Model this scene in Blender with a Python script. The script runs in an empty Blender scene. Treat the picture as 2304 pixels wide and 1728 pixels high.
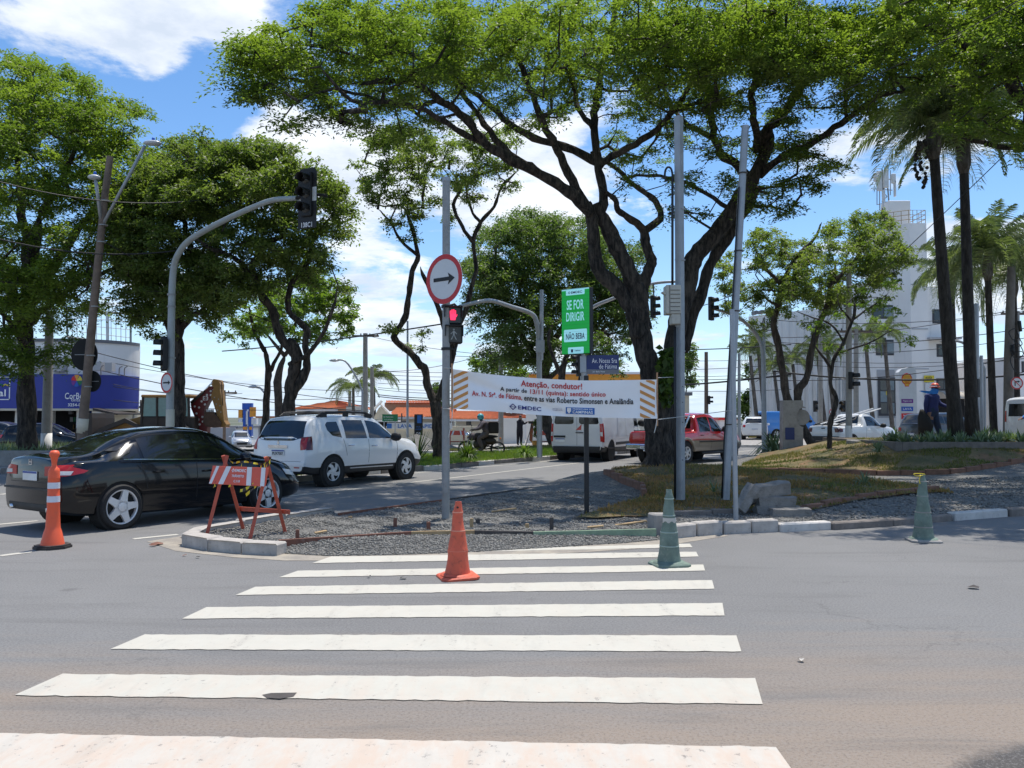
import bpy,math,random
import numpy as np
from mathutils import Vector,Matrix
from mathutils.bvhtree import BVHTree
from mathutils.geometry import delaunay_2d_cdt
random.seed(7)
R=math.radians
PI=math.pi
scene=bpy.context.scene
C=scene.collection
# --- camera
FPX,HZ,EYE=1860.0,938.0,1.6
PITCH=math.atan((HZ-864)/FPX)
cam_d=bpy.data.cameras.new('camera')
cam_d.sensor_width=36
cam_d.lens=36*FPX/2304
cam_d.clip_end=6000
cam_d.clip_start=0.05
cam=bpy.data.objects.new('camera',cam_d)
C.objects.link(cam)
cam.location=(0,0,EYE)
cam.rotation_euler=(PI/2+PITCH,0,0)
scene.camera=cam
# --- light
SUN_EL,SUN_AZ=73.0,28.0
EXPOSURE=0.38
SUN_STRENGTH=3.85
SKY_STRENGTH=0.08
sd=Vector((math.sin(R(SUN_AZ))*math.cos(R(SUN_EL)),math.cos(R(SUN_AZ))*math.cos(R(SUN_EL)),math.sin(R(SUN_EL))))
sun_l=bpy.data.lights.new('sun','SUN')
sun_l.energy=SUN_STRENGTH
sun_l.angle=R(0.5)
sun_l.color=(1.0,0.945,0.86)
sun=bpy.data.objects.new('sun',sun_l)
C.objects.link(sun)
sun.rotation_euler=sd.to_track_quat('Z','Y').to_euler()
scene.view_settings.view_transform='Standard'
scene.view_settings.look='None'
scene.view_settings.gamma=1
scene.view_settings.use_curve_mapping=False
scene.view_settings.exposure=EXPOSURE
scene.cycles.max_bounces=8
scene.cycles.transparent_max_bounces=8
def pix_dir(px,py):
 xc,yc=(px-1152)/FPX,(864-py)/FPX
 return Vector((xc,math.cos(PITCH)-yc*math.sin(PITCH),math.sin(PITCH)+yc*math.cos(PITCH)))
def at(px,py,Y):
 d=pix_dir(px,py)
 return Vector((d.x/d.y*Y,Y,EYE+d.z/d.y*Y))
def gr(px,py,z=0.0):
 d=pix_dir(px,py)
 t=(z-EYE)/d.z
 return Vector((d.x*t,d.y*t,z))
def dp(x,y,Y):
 return at(x/0.96,y/0.96,Y)
world=bpy.data.worlds.new('World')
scene.world=world
world.use_nodes=True
wn,wl=world.node_tree.nodes,world.node_tree.links
wn.clear()
def W(t,**kw):
 n=wn.new(t)
 for k,v in kw.items():setattr(n,k,v)
 return n
def wmath(op,a,b=None,c=None):
 n=W('ShaderNodeMath',operation=op)
 for i,v in enumerate((a,b,c)):
  if v is None:continue
  if isinstance(v,(int,float)):n.inputs[i].default_value=v
  else:wl.new(v,n.inputs[i])
 return n.outputs[0]
sky=W('ShaderNodeTexSky',sky_type='NISHITA')
sky.sun_disc=False
sky.sun_elevation=R(SUN_EL)
sky.sun_rotation=R(SUN_AZ)
sky.altitude=650
sky.air_density=1.0
sky.dust_density=0.35
sky.ozone_density=3.0
hsv=W('ShaderNodeHueSaturation')
hsv.inputs['Saturation'].default_value=1.18
hsv.inputs['Value'].default_value=1.75
wl.new(sky.outputs[0],hsv.inputs['Color'])
tc=W('ShaderNodeTexCoord')
nrm=W('ShaderNodeVectorMath',operation='NORMALIZE')
wl.new(tc.outputs['Generated'],nrm.inputs[0])
sep=W('ShaderNodeSeparateXYZ')
wl.new(nrm.outputs[0],sep.inputs[0])
zz=wmath('ADD',wmath('MAXIMUM',sep.outputs[2],0.0),0.14)
comb=W('ShaderNodeCombineXYZ')
wl.new(wmath('DIVIDE',sep.outputs[0],zz),comb.inputs[0])
wl.new(wmath('DIVIDE',sep.outputs[1],zz),comb.inputs[1])
comb.inputs[2].default_value=3.7
def wnoise(scale,detail,rough,vec,dist=0.0):
 n=W('ShaderNodeTexNoise')
 n.inputs['Scale'].default_value=scale
 n.inputs['Detail'].default_value=detail
 n.inputs['Roughness'].default_value=rough
 n.inputs['Distortion'].default_value=dist
 wl.new(vec,n.inputs['Vector'])
 return n.outputs[0]
n1=wnoise(1.5,10,0.62,comb.outputs[0],0.25)
acc=None
def blob(px,py,rad,amp):
 """a cloud bank (or, negative, a clear gap) round one direction of the sky"""
 global acc
 d=pix_dir(px,py).normalized()
 n=W('ShaderNodeVectorMath',operation='DISTANCE')
 wl.new(nrm.outputs[0],n.inputs[0])
 n.inputs[1].default_value=d
 f=wmath('MULTIPLY',wmath('DIVIDE',n.outputs['Value'],rad),wmath('DIVIDE',n.outputs['Value'],rad))
 g=wmath('MULTIPLY',wmath('EXPONENT',wmath('MULTIPLY',f,-1.0)),amp)
 acc=g if acc is None else wmath('ADD',acc,g)
for b in((120,0,.10,.20),(420,20,.11,.19),(340,150,.025,.09),(640,350,.075,.15),(850,390,.05,.12),(150,290,.12,-.20),(480,200,.055,-.22),(700,200,.05,-.12),(800,560,.035,.10),(840,640,.05,.07),(1330,430,.06,.05),(1500,640,.07,-.10),(2100,400,.14,.11),(1950,560,.05,-.07),(1100,380,.07,.06),(900,470,.06,-.08),(2250,640,.08,.06),(1130,900,.2,.035),(700,780,.16,.05),(1580,840,.06,.06),(300,900,.15,.04),(1600,720,.05,-.06)):
 blob(*b)
cl=wmath('ADD',n1,acc)
hz=wmath('MULTIPLY',wmath('EXPONENT',wmath('MULTIPLY',wmath('MAXIMUM',sep.outputs[2],0.0),-9.0)),0.075)
cl=wmath('ADD',cl,hz)
mr=W('ShaderNodeMapRange',interpolation_type='SMOOTHSTEP')
wl.new(cl,mr.inputs[0])
mr.inputs[1].default_value=0.535
mr.inputs[2].default_value=0.635
n2=wnoise(3.1,6,0.6,comb.outputs[0],0.1)
ccol=W('ShaderNodeMix',data_type='RGBA')
mr2=W('ShaderNodeMapRange')
wl.new(n2,mr2.inputs[0]);mr2.inputs[1].default_value=.38;mr2.inputs[2].default_value=.62
wl.new(mr2.outputs[0],ccol.inputs[0])
ccol.inputs[6].default_value=(7.2,8.0,9.2,1)
ccol.inputs[7].default_value=(11.2,11.5,12.0,1)
mixc=W('ShaderNodeMix',data_type='RGBA')
wl.new(wmath('MULTIPLY',mr.outputs[0],0.93),mixc.inputs[0])
wl.new(hsv.outputs[0],mixc.inputs[6])
wl.new(ccol.outputs[2],mixc.inputs[7])
mixh=W('ShaderNodeMix',data_type='RGBA')
wl.new(wmath('MULTIPLY',wmath('EXPONENT',wmath('MULTIPLY',wmath('MAXIMUM',sep.outputs[2],0.0),-11.0)),0.86),mixh.inputs[0])
wl.new(mixc.outputs[2],mixh.inputs[6]);mixh.inputs[7].default_value=(6.6,8.4,10.4,1)
bg=W('ShaderNodeBackground')
bg.inputs['Strength'].default_value=SKY_STRENGTH
wo=W('ShaderNodeOutputWorld')
wl.new(mixh.outputs[2],bg.inputs[0])
wl.new(bg.outputs[0],wo.inputs[0])
# --- materials
MATS={}
class NT:
 def __init__(s,m):
  s.m=m;s.n=m.node_tree.nodes;s.l=m.node_tree.links
  s.bsdf=s.n['Principled BSDF']
  s.geo=None
 def new(s,t,**kw):
  n=s.n.new(t)
  for k,v in kw.items():setattr(n,k,v)
  return n
 def put(s,sock,v):
  if isinstance(v,(int,float)):sock.default_value=v
  elif isinstance(v,(tuple,list)):sock.default_value=(*v,1)if len(v)==3 and len(sock.default_value)==4 else v
  else:s.l.new(v,sock)
 def coord(s,kind='Object'):
  return s.new('ShaderNodeTexCoord').outputs[kind]
 def pos(s):
  if s.geo is None:s.geo=s.new('ShaderNodeNewGeometry')
  return s.geo.outputs['Position']
 def noise(s,vec,scale,detail=4,rough=.55,dist=0,col=False):
  n=s.new('ShaderNodeTexNoise')
  s.l.new(vec,n.inputs['Vector'])
  n.inputs['Scale'].default_value=scale;n.inputs['Detail'].default_value=detail
  n.inputs['Roughness'].default_value=rough;n.inputs['Distortion'].default_value=dist
  return n.outputs[1 if col else 0]
 def mathn(s,op,a,b=0.0,clamp=False):
  n=s.new('ShaderNodeMath',operation=op,use_clamp=clamp)
  s.put(n.inputs[0],a);s.put(n.inputs[1],b)
  return n.outputs[0]
 def ramp(s,v,lo,hi,a=0.0,b=1.0):
  n=s.new('ShaderNodeMapRange')
  s.put(n.inputs[0],v);n.inputs[1].default_value=lo;n.inputs[2].default_value=hi
  n.inputs[3].default_value=a;n.inputs[4].default_value=b
  return n.outputs[0]
 def mix(s,f,a,b,mode='MIX'):
  n=s.new('ShaderNodeMix',data_type='RGBA',blend_type=mode)
  s.put(n.inputs[0],f);s.put(n.inputs[6],a);s.put(n.inputs[7],b)
  return n.outputs[2]
 def scale(s,vec,sc):
  n=s.new('ShaderNodeVectorMath',operation='MULTIPLY')
  s.l.new(vec,n.inputs[0]);n.inputs[1].default_value=sc
  return n.outputs[0]
 def sep(s,vec):
  n=s.new('ShaderNodeSeparateXYZ');s.l.new(vec,n.inputs[0]);return n.outputs
 def bump(s,h,strength=.3,dist=.01):
  n=s.new('ShaderNodeBump')
  n.inputs['Strength'].default_value=strength;n.inputs['Distance'].default_value=dist
  s.l.new(h,n.inputs['Height']);s.l.new(n.outputs[0],s.bsdf.inputs['Normal'])
 def color(s,v):s.put(s.bsdf.inputs['Base Color'],v)
 def rough(s,v):s.put(s.bsdf.inputs['Roughness'],v)
def newmat(name):
 m=bpy.data.materials.new(name);m.use_nodes=True
 MATS[name]=m
 return NT(m)
def simple(name,col,rough=.6,metal=0.0,vary=.12,nscale=3.0,dirt=None,bump=0.0,bscale=60.0,coat=0.0,spec=None):
 """a plain coloured material with uneven tone, optional grime and fine relief"""
 t=newmat(name)
 p=t.coord()
 n=t.noise(p,nscale,5,.6)
 lo=tuple(c*(1-vary)for c in col);hi=tuple(min(1,c*(1+vary))for c in col)
 c=t.mix(t.ramp(n,.3,.7),lo,hi)
 if dirt:
  d=t.ramp(t.noise(p,nscale*3.3,6,.7),.55,.75,0,dirt[1])
  c=t.mix(d,c,dirt[0])
 t.color(c);t.rough(t.ramp(n,.3,.7,max(0,rough-.07),min(1,rough+.07)))
 t.bsdf.inputs['Metallic'].default_value=metal
 if coat:
  t.bsdf.inputs['Coat Weight'].default_value=coat;t.bsdf.inputs['Coat Roughness'].default_value=.04
 if spec is not None:t.bsdf.inputs['Specular IOR Level'].default_value=spec
 if bump:t.bump(t.noise(p,bscale,4,.6),bump,.01)
 return t.m
t=newmat('asphalt')
P=t.pos();xyz=t.sep(P)
big=t.noise(P,.35,4,.6);mid=t.noise(P,2.2,6,.65);fine=t.noise(P,70,3,.7);grain=t.noise(P,260,2,.6)
base=t.mix(t.ramp(big,.3,.7),(.160,.158,.156),(.205,.203,.200))
base=t.mix(t.ramp(mid,.45,.75,0,.35),base,(.20,.193,.185))
stretch=t.noise(t.scale(P,(.25,1.6,1)),1.6,5,.6)
dustn=t.mathn('ADD',t.ramp(xyz[1],3.8,7.2,.80,-.45),t.mathn('MULTIPLY',t.mathn('SUBTRACT',stretch,.5),1.5))
dustn=t.mathn('ADD',dustn,t.ramp(xyz[0],0,4.5,0,.30))
dmask=t.ramp(dustn,.0,.75,0,.85)
base=t.mix(dmask,base,(.285,.222,.168))
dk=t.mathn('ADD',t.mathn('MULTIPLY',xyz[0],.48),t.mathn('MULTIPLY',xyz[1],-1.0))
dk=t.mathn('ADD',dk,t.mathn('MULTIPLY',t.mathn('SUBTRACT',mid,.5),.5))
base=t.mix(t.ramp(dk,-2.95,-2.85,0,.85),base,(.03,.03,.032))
vc=t.new('ShaderNodeTexVoronoi',feature='DISTANCE_TO_EDGE');vc.inputs['Scale'].default_value=.42
wv=t.new('ShaderNodeVectorMath',operation='ADD');t.l.new(P,wv.inputs[0]);t.l.new(t.scale(t.noise(P,1.6,6,.7,0,True),(.9,.9,0)),wv.inputs[1]);t.l.new(wv.outputs[0],vc.inputs['Vector'])
crk=t.mathn('MULTIPLY',t.ramp(vc.outputs['Distance'],.0,.006,1,0),t.ramp(t.noise(P,.5,3,.5,.3),.54,.60,0,.35))
base=t.mix(crk,base,(.05,.047,.044))
mott=t.noise(P,55,3,.8)
base=t.mix(t.ramp(mott,.50,.62,0,.45),base,(.27,.262,.25));base=t.mix(t.ramp(mott,.48,.36,0,.5),base,(.085,.082,.08))
tyre=t.noise(t.scale(P,(.35,2.6,1)),1.1,5,.65,.4)
base=t.mix(t.ramp(tyre,.54,.68,0,.30),base,(.095,.092,.090))
spot=t.noise(P,1.1,3,.5,.6)
base=t.mix(t.ramp(spot,.70,.74,0,.35),base,(.06,.058,.056))
base=t.mix(t.ramp(grain,.60,.72,0,.5),base,(.36,.35,.33))
base=t.mix(t.ramp(grain,.40,.28,0,.45),base,(.05,.05,.05))
t.color(base);t.rough(.88)
t.bump(t.mathn('ADD',fine,t.mathn('MULTIPLY',grain,.8)),.55,.008)
def paintmat(name,col,wear):
 t=newmat(name)
 P=t.pos();xyz=t.sep(P)
 grain=t.noise(P,170,3,.7);mid=t.noise(P,5,6,.7);edge=t.noise(P,18,5,.7)
 near=t.ramp(xyz[1],3.6,5.4,1.0,.0)
 streak=t.noise(t.scale(P,(1,.35,1)),6,6,.75)
 c=t.mix(t.ramp(mid,.35,.7,0,.5),col,tuple(k*.86 for k in col))
 c=t.mix(t.mathn('MULTIPLY',t.ramp(streak,.42,.6),t.mathn('ADD',t.mathn('MULTIPLY',near,.75),.10)),c,(.54,.42,.33))
 tw_=t.noise(t.scale(P,(2.2,.5,1)),2.0,6,.7,.5)
 w=t.ramp(t.mathn('ADD',t.mathn('ADD',edge,t.mathn('MULTIPLY',grain,.35)),t.ramp(tw_,.5,.72,0,.12)),wear,wear+.06,0,.8)
 c=t.mix(t.ramp(tw_,.52,.7,0,.35),c,(.36,.34,.30))
 c=t.mix(w,c,(.2,.18,.165))
 c=t.mix(t.ramp(grain,.66,.75,0,.35),c,(.3,.27,.24))
 t.color(c);t.rough(.75);t.bump(grain,.3,.005)
 return t.m
paintmat('road_paint',(.52,.50,.435),.83)
paintmat('road_paint_worn',(.54,.50,.44),.81)
t=newmat('gravel_bed')
P=t.pos();v=t.new('ShaderNodeTexVoronoi');t.l.new(P,v.inputs['Vector']);v.inputs['Scale'].default_value=34
c=t.mix(t.ramp(t.sep(v.outputs['Color'])[0],0,1),(.085,.083,.078),(.22,.215,.20))
c=t.mix(t.ramp(t.noise(P,.9,4,.6),.5,.72,0,.5),c,(.25,.225,.19))
t.color(c);t.rough(.95);t.bump(v.outputs['Distance'],.9,.02)
t=newmat('gravel_stone')
oi=t.new('ShaderNodeAttribute');oi.attribute_name='tint'
c=t.mix(oi.outputs['Fac'],(.10,.098,.09),(.32,.31,.285))
t.color(c);t.rough(.9)
t=newmat('earth')
P=t.pos()
c=t.mix(t.ramp(t.noise(P,1.3,6,.65),.35,.65),(.16,.095,.055),(.27,.175,.105))
c=t.mix(t.ramp(t.noise(P,14,5,.7),.4,.7,0,.6),c,(.12,.085,.055))
t.color(c);t.rough(.95);t.bump(t.noise(P,22,6,.7),.8,.04)
t=newmat('grassy_soil')
P=t.pos()
g=t.noise(P,.75,5,.6);f=t.noise(P,9,6,.7)
c=t.mix(t.ramp(g,.38,.62),(.095,.09,.03),(.27,.18,.085))
c=t.mix(t.ramp(t.noise(P,1.3,5,.65),.52,.62,0,.9),c,(.25,.13,.065))
c=t.mix(t.ramp(f,.35,.7,0,.6),c,(.05,.06,.02))
t.color(c);t.rough(.95);t.bump(f,.8,.05)
t=newmat('far_ground')
P=t.pos()
t.color(t.mix(t.ramp(t.noise(P,.02,5,.6),.4,.6),(.06,.08,.035),(.17,.16,.13)));t.rough(.95)
def leafmat(name,col,col2,trans=.5,gloss=.35):
 m=bpy.data.materials.new(name);m.use_nodes=True;MATS[name]=m
 t=NT(m)
 a=t.new('ShaderNodeAttribute');a.attribute_name='tint'
 c=t.mix(a.outputs['Fac'],col,col2)
 t.color(c);t.rough(.5)
 t.bsdf.inputs['Specular IOR Level'].default_value=gloss
 tr=t.new('ShaderNodeBsdfTranslucent')
 hs=t.new('ShaderNodeMix',data_type='RGBA',blend_type='MULTIPLY');hs.inputs[0].default_value=1
 t.l.new(c,hs.inputs[6]);hs.inputs[7].default_value=(1.35,1.6,.55,1)
 t.l.new(hs.outputs[2],tr.inputs[0])
 mx=t.new('ShaderNodeMixShader');mx.inputs[0].default_value=trans
 t.l.new(t.bsdf.outputs[0],mx.inputs[1]);t.l.new(tr.outputs[0],mx.inputs[2])
 t.l.new(mx.outputs[0],t.n['Material Output'].inputs[0])
 return m
leafmat('leaf_tipuana',(.064,.108,.026),(.26,.315,.065),.52,.5)
leafmat('leaf_dark',(.045,.085,.018),(.115,.165,.035),.42,.5)
leafmat('leaf_bright',(.085,.14,.025),(.18,.25,.045),.5,.6)
leafmat('leaf_round',(.062,.104,.036),(.175,.225,.085),.48,.5)
leafmat('leaf_mid',(.070,.110,.032),(.225,.26,.085),.54,.5)
leafmat('leaf_palm',(.085,.115,.05),(.24,.27,.15),.35,.6)
leafmat('grass_blade',(.065,.115,.02),(.27,.21,.09),.3,.3)
leafmat('grass_blade_dry',(.20,.125,.05),(.42,.25,.12),.3,.2)
leafmat('grass_green',(.09,.17,.025),(.20,.27,.06),.35,.3)
leafmat('leaf_agave',(.08,.125,.06),(.22,.27,.17),.2,.5)
def barkmat(name,a,b):
 t=newmat(name)
 p=t.coord()
 st=t.noise(t.scale(p,(5,5,1.1)),2.4,8,.72,.3)
 cr=t.noise(t.scale(p,(9,9,2.4)),3.0,6,.7)
 c=t.mix(t.ramp(st,.42,.62),a,b)
 c=t.mix(t.ramp(t.noise(p,1.3,4,.6),.55,.7,0,.5),c,tuple(k*1.5 for k in b))
 t.color(c);t.rough(.93);t.bump(t.mathn('ADD',st,cr),1.0,.06)
barkmat('bark_dark',(.016,.013,.011),(.115,.09,.072))
barkmat('bark_brown',(.045,.034,.026),(.125,.10,.078))
barkmat('bark_palm',(.03,.024,.020),(.075,.062,.052))
barkmat('bark_grey',(.09,.075,.06),(.2,.175,.15))
def carpaint(name,col,rough=.28,metal=0.0,flake=0,spec=.5,dusty=1.0,coat=.9):
 t=newmat(name)
 p=t.coord();n=t.noise(p,2.5,5,.6)
 z=t.sep(p)[2]
 c=t.mix(t.ramp(n,.3,.7,0,.10),col,tuple(k*.8 for k in col))
 dust=t.mathn('MULTIPLY',t.ramp(z,.22,.6,.30*dusty,0),t.ramp(t.noise(p,6,5,.7),.35,.65))
 c=t.mix(dust,c,(.27,.23,.19))
 t.color(c);t.put(t.bsdf.inputs['Roughness'],t.mathn('ADD',t.mathn('MULTIPLY',dust,.5),rough))
 t.bsdf.inputs['Metallic'].default_value=metal
 t.bsdf.inputs['Coat Weight'].default_value=coat;t.bsdf.inputs['Coat Roughness'].default_value=.03
 t.bsdf.inputs['Specular IOR Level'].default_value=spec
 return t.m
carpaint('paint_black',(.0035,.004,.0055),.14,dusty=.05,spec=.3,coat=.55)
carpaint('paint_white',(.80,.80,.79),.35)
carpaint('paint_van',(.66,.665,.665),.4)
carpaint('paint_red',(.46,.014,.016),.25)
carpaint('paint_beige',(.26,.225,.18),.35,.3)
carpaint('paint_silver',(.45,.46,.48),.3,.5)
carpaint('paint_graphite',(.045,.047,.055),.3,.2)
carpaint('paint_blue',(.03,.21,.60),.35)
simple('car_glass',(.008,.009,.010),.04,0,.1,spec=.8)
simple('car_glass_clear',(.05,.055,.06),.05,0,.2,spec=.8)
simple('rubber',(.016,.016,.017),.8,0,.3,9,((.12,.1,.085),.5),.3,90)
simple('black_plastic',(.018,.018,.019),.55,0,.2,6,((.09,.08,.07),.3))
simple('matte_black',(.008,.008,.008),.8)
simple('alloy',(.66,.66,.66),.35,.3,.08)
simple('chrome',(.72,.72,.73),.12,1.0,.05)
simple('lamp_red',(.42,.012,.010),.15,0,.1,spec=.8)
simple('lamp_darkred',(.10,.008,.008),.12,0,.1,spec=.8)
simple('lamp_white',(.62,.62,.60),.15,0,.05,spec=.8)
simple('lamp_amber',(.7,.22,.02),.2)
simple('plate_white',(.72,.72,.70),.4)
simple('plate_blue',(.02,.06,.30),.4)
simple('ink_black',(.012,.012,.014),.6)
simple('ink_navy',(.028,.028,.16),.6)
simple('ink_red',(.50,.022,.022),.6)
simple('ink_white',(.78,.78,.78),.5)
simple('ink_blue',(.02,.14,.45),.5)
simple('seam_dark',(.006,.006,.007),.7)
simple('galvanised',(.36,.38,.40),.5,.45,.14,5,((.22,.2,.18),.35),.1)
simple('galvanised_dull',(.30,.305,.30),.6,.3,.2,4,((.2,.13,.08),.5),.15)
simple('painted_grey',(.33,.36,.36),.5,.1,.12,4,((.18,.16,.14),.4))
simple('concrete',(.30,.285,.265),.85,0,.22,3,((.14,.12,.10),.65),.5,40)
simple('concrete_kerb',(.42,.39,.355),.85,0,.2,5,((.22,.17,.13),.75),.6,30)
simple('concrete_old',(.25,.235,.215),.9,0,.28,7,((.09,.075,.065),.8),.7,30)
simple('pole_old',(.17,.15,.13),.85,0,.2,3,((.09,.075,.06),.6),.4)
simple('concrete_kerb_dark',(.19,.165,.145),.9,0,.3,5,((.07,.06,.05),.7),.5,35)
simple('whitewash',(.56,.53,.49),.85,0,.14,4,((.25,.19,.15),.6),.4,30)
simple('concrete_pole',(.33,.31,.28),.85,0,.16,3,((.18,.15,.12),.5),.3)
simple('wood_pole',(.17,.125,.095),.85,0,.3,4,((.09,.07,.05),.6),.5,25)
simple('brick_edge',(.20,.105,.07),.9,0,.3,7,((.09,.06,.04),.6),.6,30)
simple('form_board_brown',(.20,.085,.055),.8,0,.25,5,((.35,.3,.25),.5),.4)
simple('form_board_raw',(.42,.29,.15),.8,0,.25,5,((.3,.25,.2),.4),.4)
simple('form_board_green',(.24,.33,.22),.8,0,.25,5,((.4,.36,.28),.5),.4)
simple('form_board_dark',(.07,.06,.055),.8,0,.3,5,((.3,.27,.23),.3),.4)
simple('cone_orange',(.62,.11,.055),.6,0,.18,7,((.16,.05,.035),.75),.2,50)
simple('delineator_orange',(.84,.12,.045),.5,0,.06,4,((.45,.12,.08),.25),.1,50)
simple('cone_green',(.15,.205,.168),.85,0,.3,6,((.36,.36,.32),.6),.3,50)
simple('cone_edge',(.72,.30,.20),.6)
simple('cone_green_edge',(.32,.40,.35),.8)
simple('cone_black_rubber',(.035,.03,.028),.8,0,.3,6,((.22,.18,.15),.5))
simple('reflective_white',(.66,.67,.72),.4,0,.06,6,((.4,.37,.35),.3))
simple('barrier_wood_red',(.44,.085,.045),.6,0,.2,6,((.22,.06,.04),.5),.3)
simple('barrier_red',(.72,.10,.05),.5,0,.06,6,((.5,.25,.2),.3))
simple('barrier_white',(.78,.76,.74),.5,0,.06,6,((.5,.4,.35),.3))
simple('tape_yellow',(.70,.55,.03),.45)
simple('tape_black',(.03,.03,.03),.45)
simple('sign_white',(.62,.63,.63),.45,0,.05,3,((.4,.38,.35),.2))
simple('sign_red',(.52,.02,.022),.45,0,.06)
simple('sign_blue_dark',(.018,.032,.13),.5,0,.1)
simple('sign_green',(.01,.16,.06),.5)
simple('signal_black',(.013,.013,.014),.6,0,.2)
simple('signal_lens_off',(.03,.03,.028),.25,0,.4,12)
simple('signal_lens_amber',(.10,.07,.03),.3,0,.4,12)
simple('banner_cloth',(.84,.84,.84),.6,0,.03,2)
simple('banner_orange',(.60,.27,.07),.6)
simple('rope',(.62,.60,.55),.8)
simple('stick_wood',(.42,.24,.13),.8)
simple('cabinet_beige',(.47,.45,.38),.6,0,.1,4,((.25,.2,.15),.4))
simple('cable_black',(.012,.012,.013),.6)
def stained(name,col):
 t=newmat(name);P=t.pos()
 s1=t.noise(t.scale(P,(1.3,1.3,.10)),1.0,7,.7);s2=t.noise(P,.35,5,.6)
 c=t.mix(t.ramp(s2,.35,.65),col,tuple(k*.9 for k in col))
 c=t.mix(t.ramp(s1,.54,.74,0,.45),c,(.34,.32,.29))
 t.color(c);t.rough(.8)
stained('wall_white',(.84,.82,.785));stained('wall_tile_white',(.86,.83,.79))
simple('wall_grey',(.40,.40,.41),.8,0,.08,.8)
simple('wall_cream',(.60,.54,.42),.85,0,.08,.8,((.4,.34,.26),.3))
simple('wall_salmon',(.58,.30,.17),.85)
simple('roof_clay',(.52,.165,.065),.85,0,.22,4,((.25,.11,.06),.5),.3)
simple('roof_grey',(.16,.165,.18),.7)
simple('store_blue',(.03,.045,.30),.45,0,.05)
simple('window_dark',(.02,.028,.035),.08,0,.2,1.5,spec=.7)
simple('window_blind',(.20,.25,.27),.3,0,.2,2)
simple('window_frame_dark',(.045,.045,.05),.5)
simple('interior_dark',(.014,.013,.014),.8,0,.5,2)
simple('awning',(.42,.38,.32),.7)
simple('fascia_yellow',(.78,.55,.02),.5)
simple('fascia_orange',(.80,.32,.03),.5)
simple('fascia_blue',(.02,.10,.45),.5)
simple('fascia_purple',(.18,.03,.25),.5)
simple('station_red',(.65,.02,.02),.5)
simple('station_yellow',(.80,.52,.04),.5)
simple('machine_red',(.13,.008,.010),.45,0,.15,4,((.1,.06,.05),.4))
simple('machine_yellow',(.26,.135,.03),.55,0,.15,4,((.15,.1,.06),.5))
simple('machine_dark',(.03,.022,.018),.6,0,.3)
simple('machine_glass',(.10,.22,.22),.08,0,.15,spec=.7)
simple('bucket_steel',(.085,.05,.035),.6,.4,.3,6,((.2,.12,.08),.5))
simple('skin',(.30,.165,.11),.6)
simple('cloth_blue',(.028,.035,.13),.8,0,.2,8)
simple('cloth_jeans',(.022,.04,.085),.85,0,.25,8)
simple('cloth_black',(.012,.012,.018),.85,0,.3,8)
simple('cloth_grey',(.085,.07,.08),.85,0,.25,8)
simple('cloth_brown',(.12,.095,.09),.85,0,.25,8)
simple('cloth_lightblue',(.04,.23,.62),.8,0,.15,8)
simple('helmet_orange',(.70,.09,.03),.4)
simple('helmet_teal',(.06,.35,.38),.25,0,.6,9)
simple('bag_black',(.02,.018,.016),.8,0,.3,8)
simple('boot',(.03,.022,.018),.7)
simple('ladder_alu',(.55,.56,.56),.4,.5)
simple('street_lamp_head',(.5,.51,.52),.4)
simple('photocell_blue',(.02,.12,.55),.4)
simple('litter',(.55,.52,.46),.8)
simple('flag_brown',(.23,.07,.03),.7)
simple('antenna_white',(.62,.62,.60),.5)
simple('railing_yellow',(.36,.27,.15),.6)
simple('red_sand',(.32,.17,.10),.95,0,.2,5,None,.6,20)
def emit(name,col,strength):
 t=newmat(name)
 t.color(col);t.rough(.4)
 t.put(t.bsdf.inputs['Emission Color'],(*col,1));t.bsdf.inputs['Emission Strength'].default_value=strength
 return t
emit('led_red',(1.0,.03,.10),1.15)
def ledmat(name,col,strength):
 t=newmat(name)
 z=t.sep(t.coord())[2]
 w=t.mathn('FRACT',t.mathn('MULTIPLY',z,18.0))
 m=t.ramp(w,.0,.10,.35,1.0)
 c=t.mix(m,(0,0,0),col)
 t.color(tuple(k*.35 for k in col));t.rough(.4)
 t.l.new(c,t.bsdf.inputs['Emission Color']);t.bsdf.inputs['Emission Strength'].default_value=strength
ledmat('led_green',(.0,.25,.035),.7)
ledmat('led_white',(.22,.52,.62),.75)
ledmat('led_navy',(.01,.012,.05),.4)
# --- mesh helpers
def link(o,parent=None):
 C.objects.link(o)
 if parent is not None:o.parent=parent
 return o
def mesh_obj(name,verts,faces,mat=None,parent=None,smooth=False,angle=None):
 me=bpy.data.meshes.new(name)
 me.from_pydata([tuple(v)for v in verts],[],faces)
 mats=mat if isinstance(mat,(list,tuple))else[mat]
 for m in mats:
  if m:me.materials.append(MATS[m]if isinstance(m,str)else m)
 if smooth:me.shade_smooth()
 if angle:me.set_sharp_from_angle(angle=R(angle))
 me.update()
 return link(bpy.data.objects.new(name,me),parent)
def fast_mesh(name,V,F,mat,parent=None,tint=None,smooth=False):
 """numpy vertices (n,3), faces (m,k), optional per-face tint"""
 me=bpy.data.meshes.new(name)
 n,k=F.shape
 me.vertices.add(len(V));me.vertices.foreach_set('co',np.ascontiguousarray(V,dtype=np.float32).ravel())
 me.loops.add(n*k);me.loops.foreach_set('vertex_index',F.astype(np.int32).ravel())
 me.polygons.add(n);me.polygons.foreach_set('loop_start',np.arange(n,dtype=np.int32)*k)
 me.polygons.foreach_set('loop_total',np.full(n,k,dtype=np.int32))
 if smooth:me.polygons.foreach_set('use_smooth',np.ones(n,dtype=bool))
 me.update(calc_edges=True)
 if tint is not None:
  a=me.attributes.new('tint','FLOAT','FACE');a.data.foreach_set('value',tint.astype(np.float32))
 me.materials.append(MATS[mat])
 return link(bpy.data.objects.new(name,me),parent)
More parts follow.
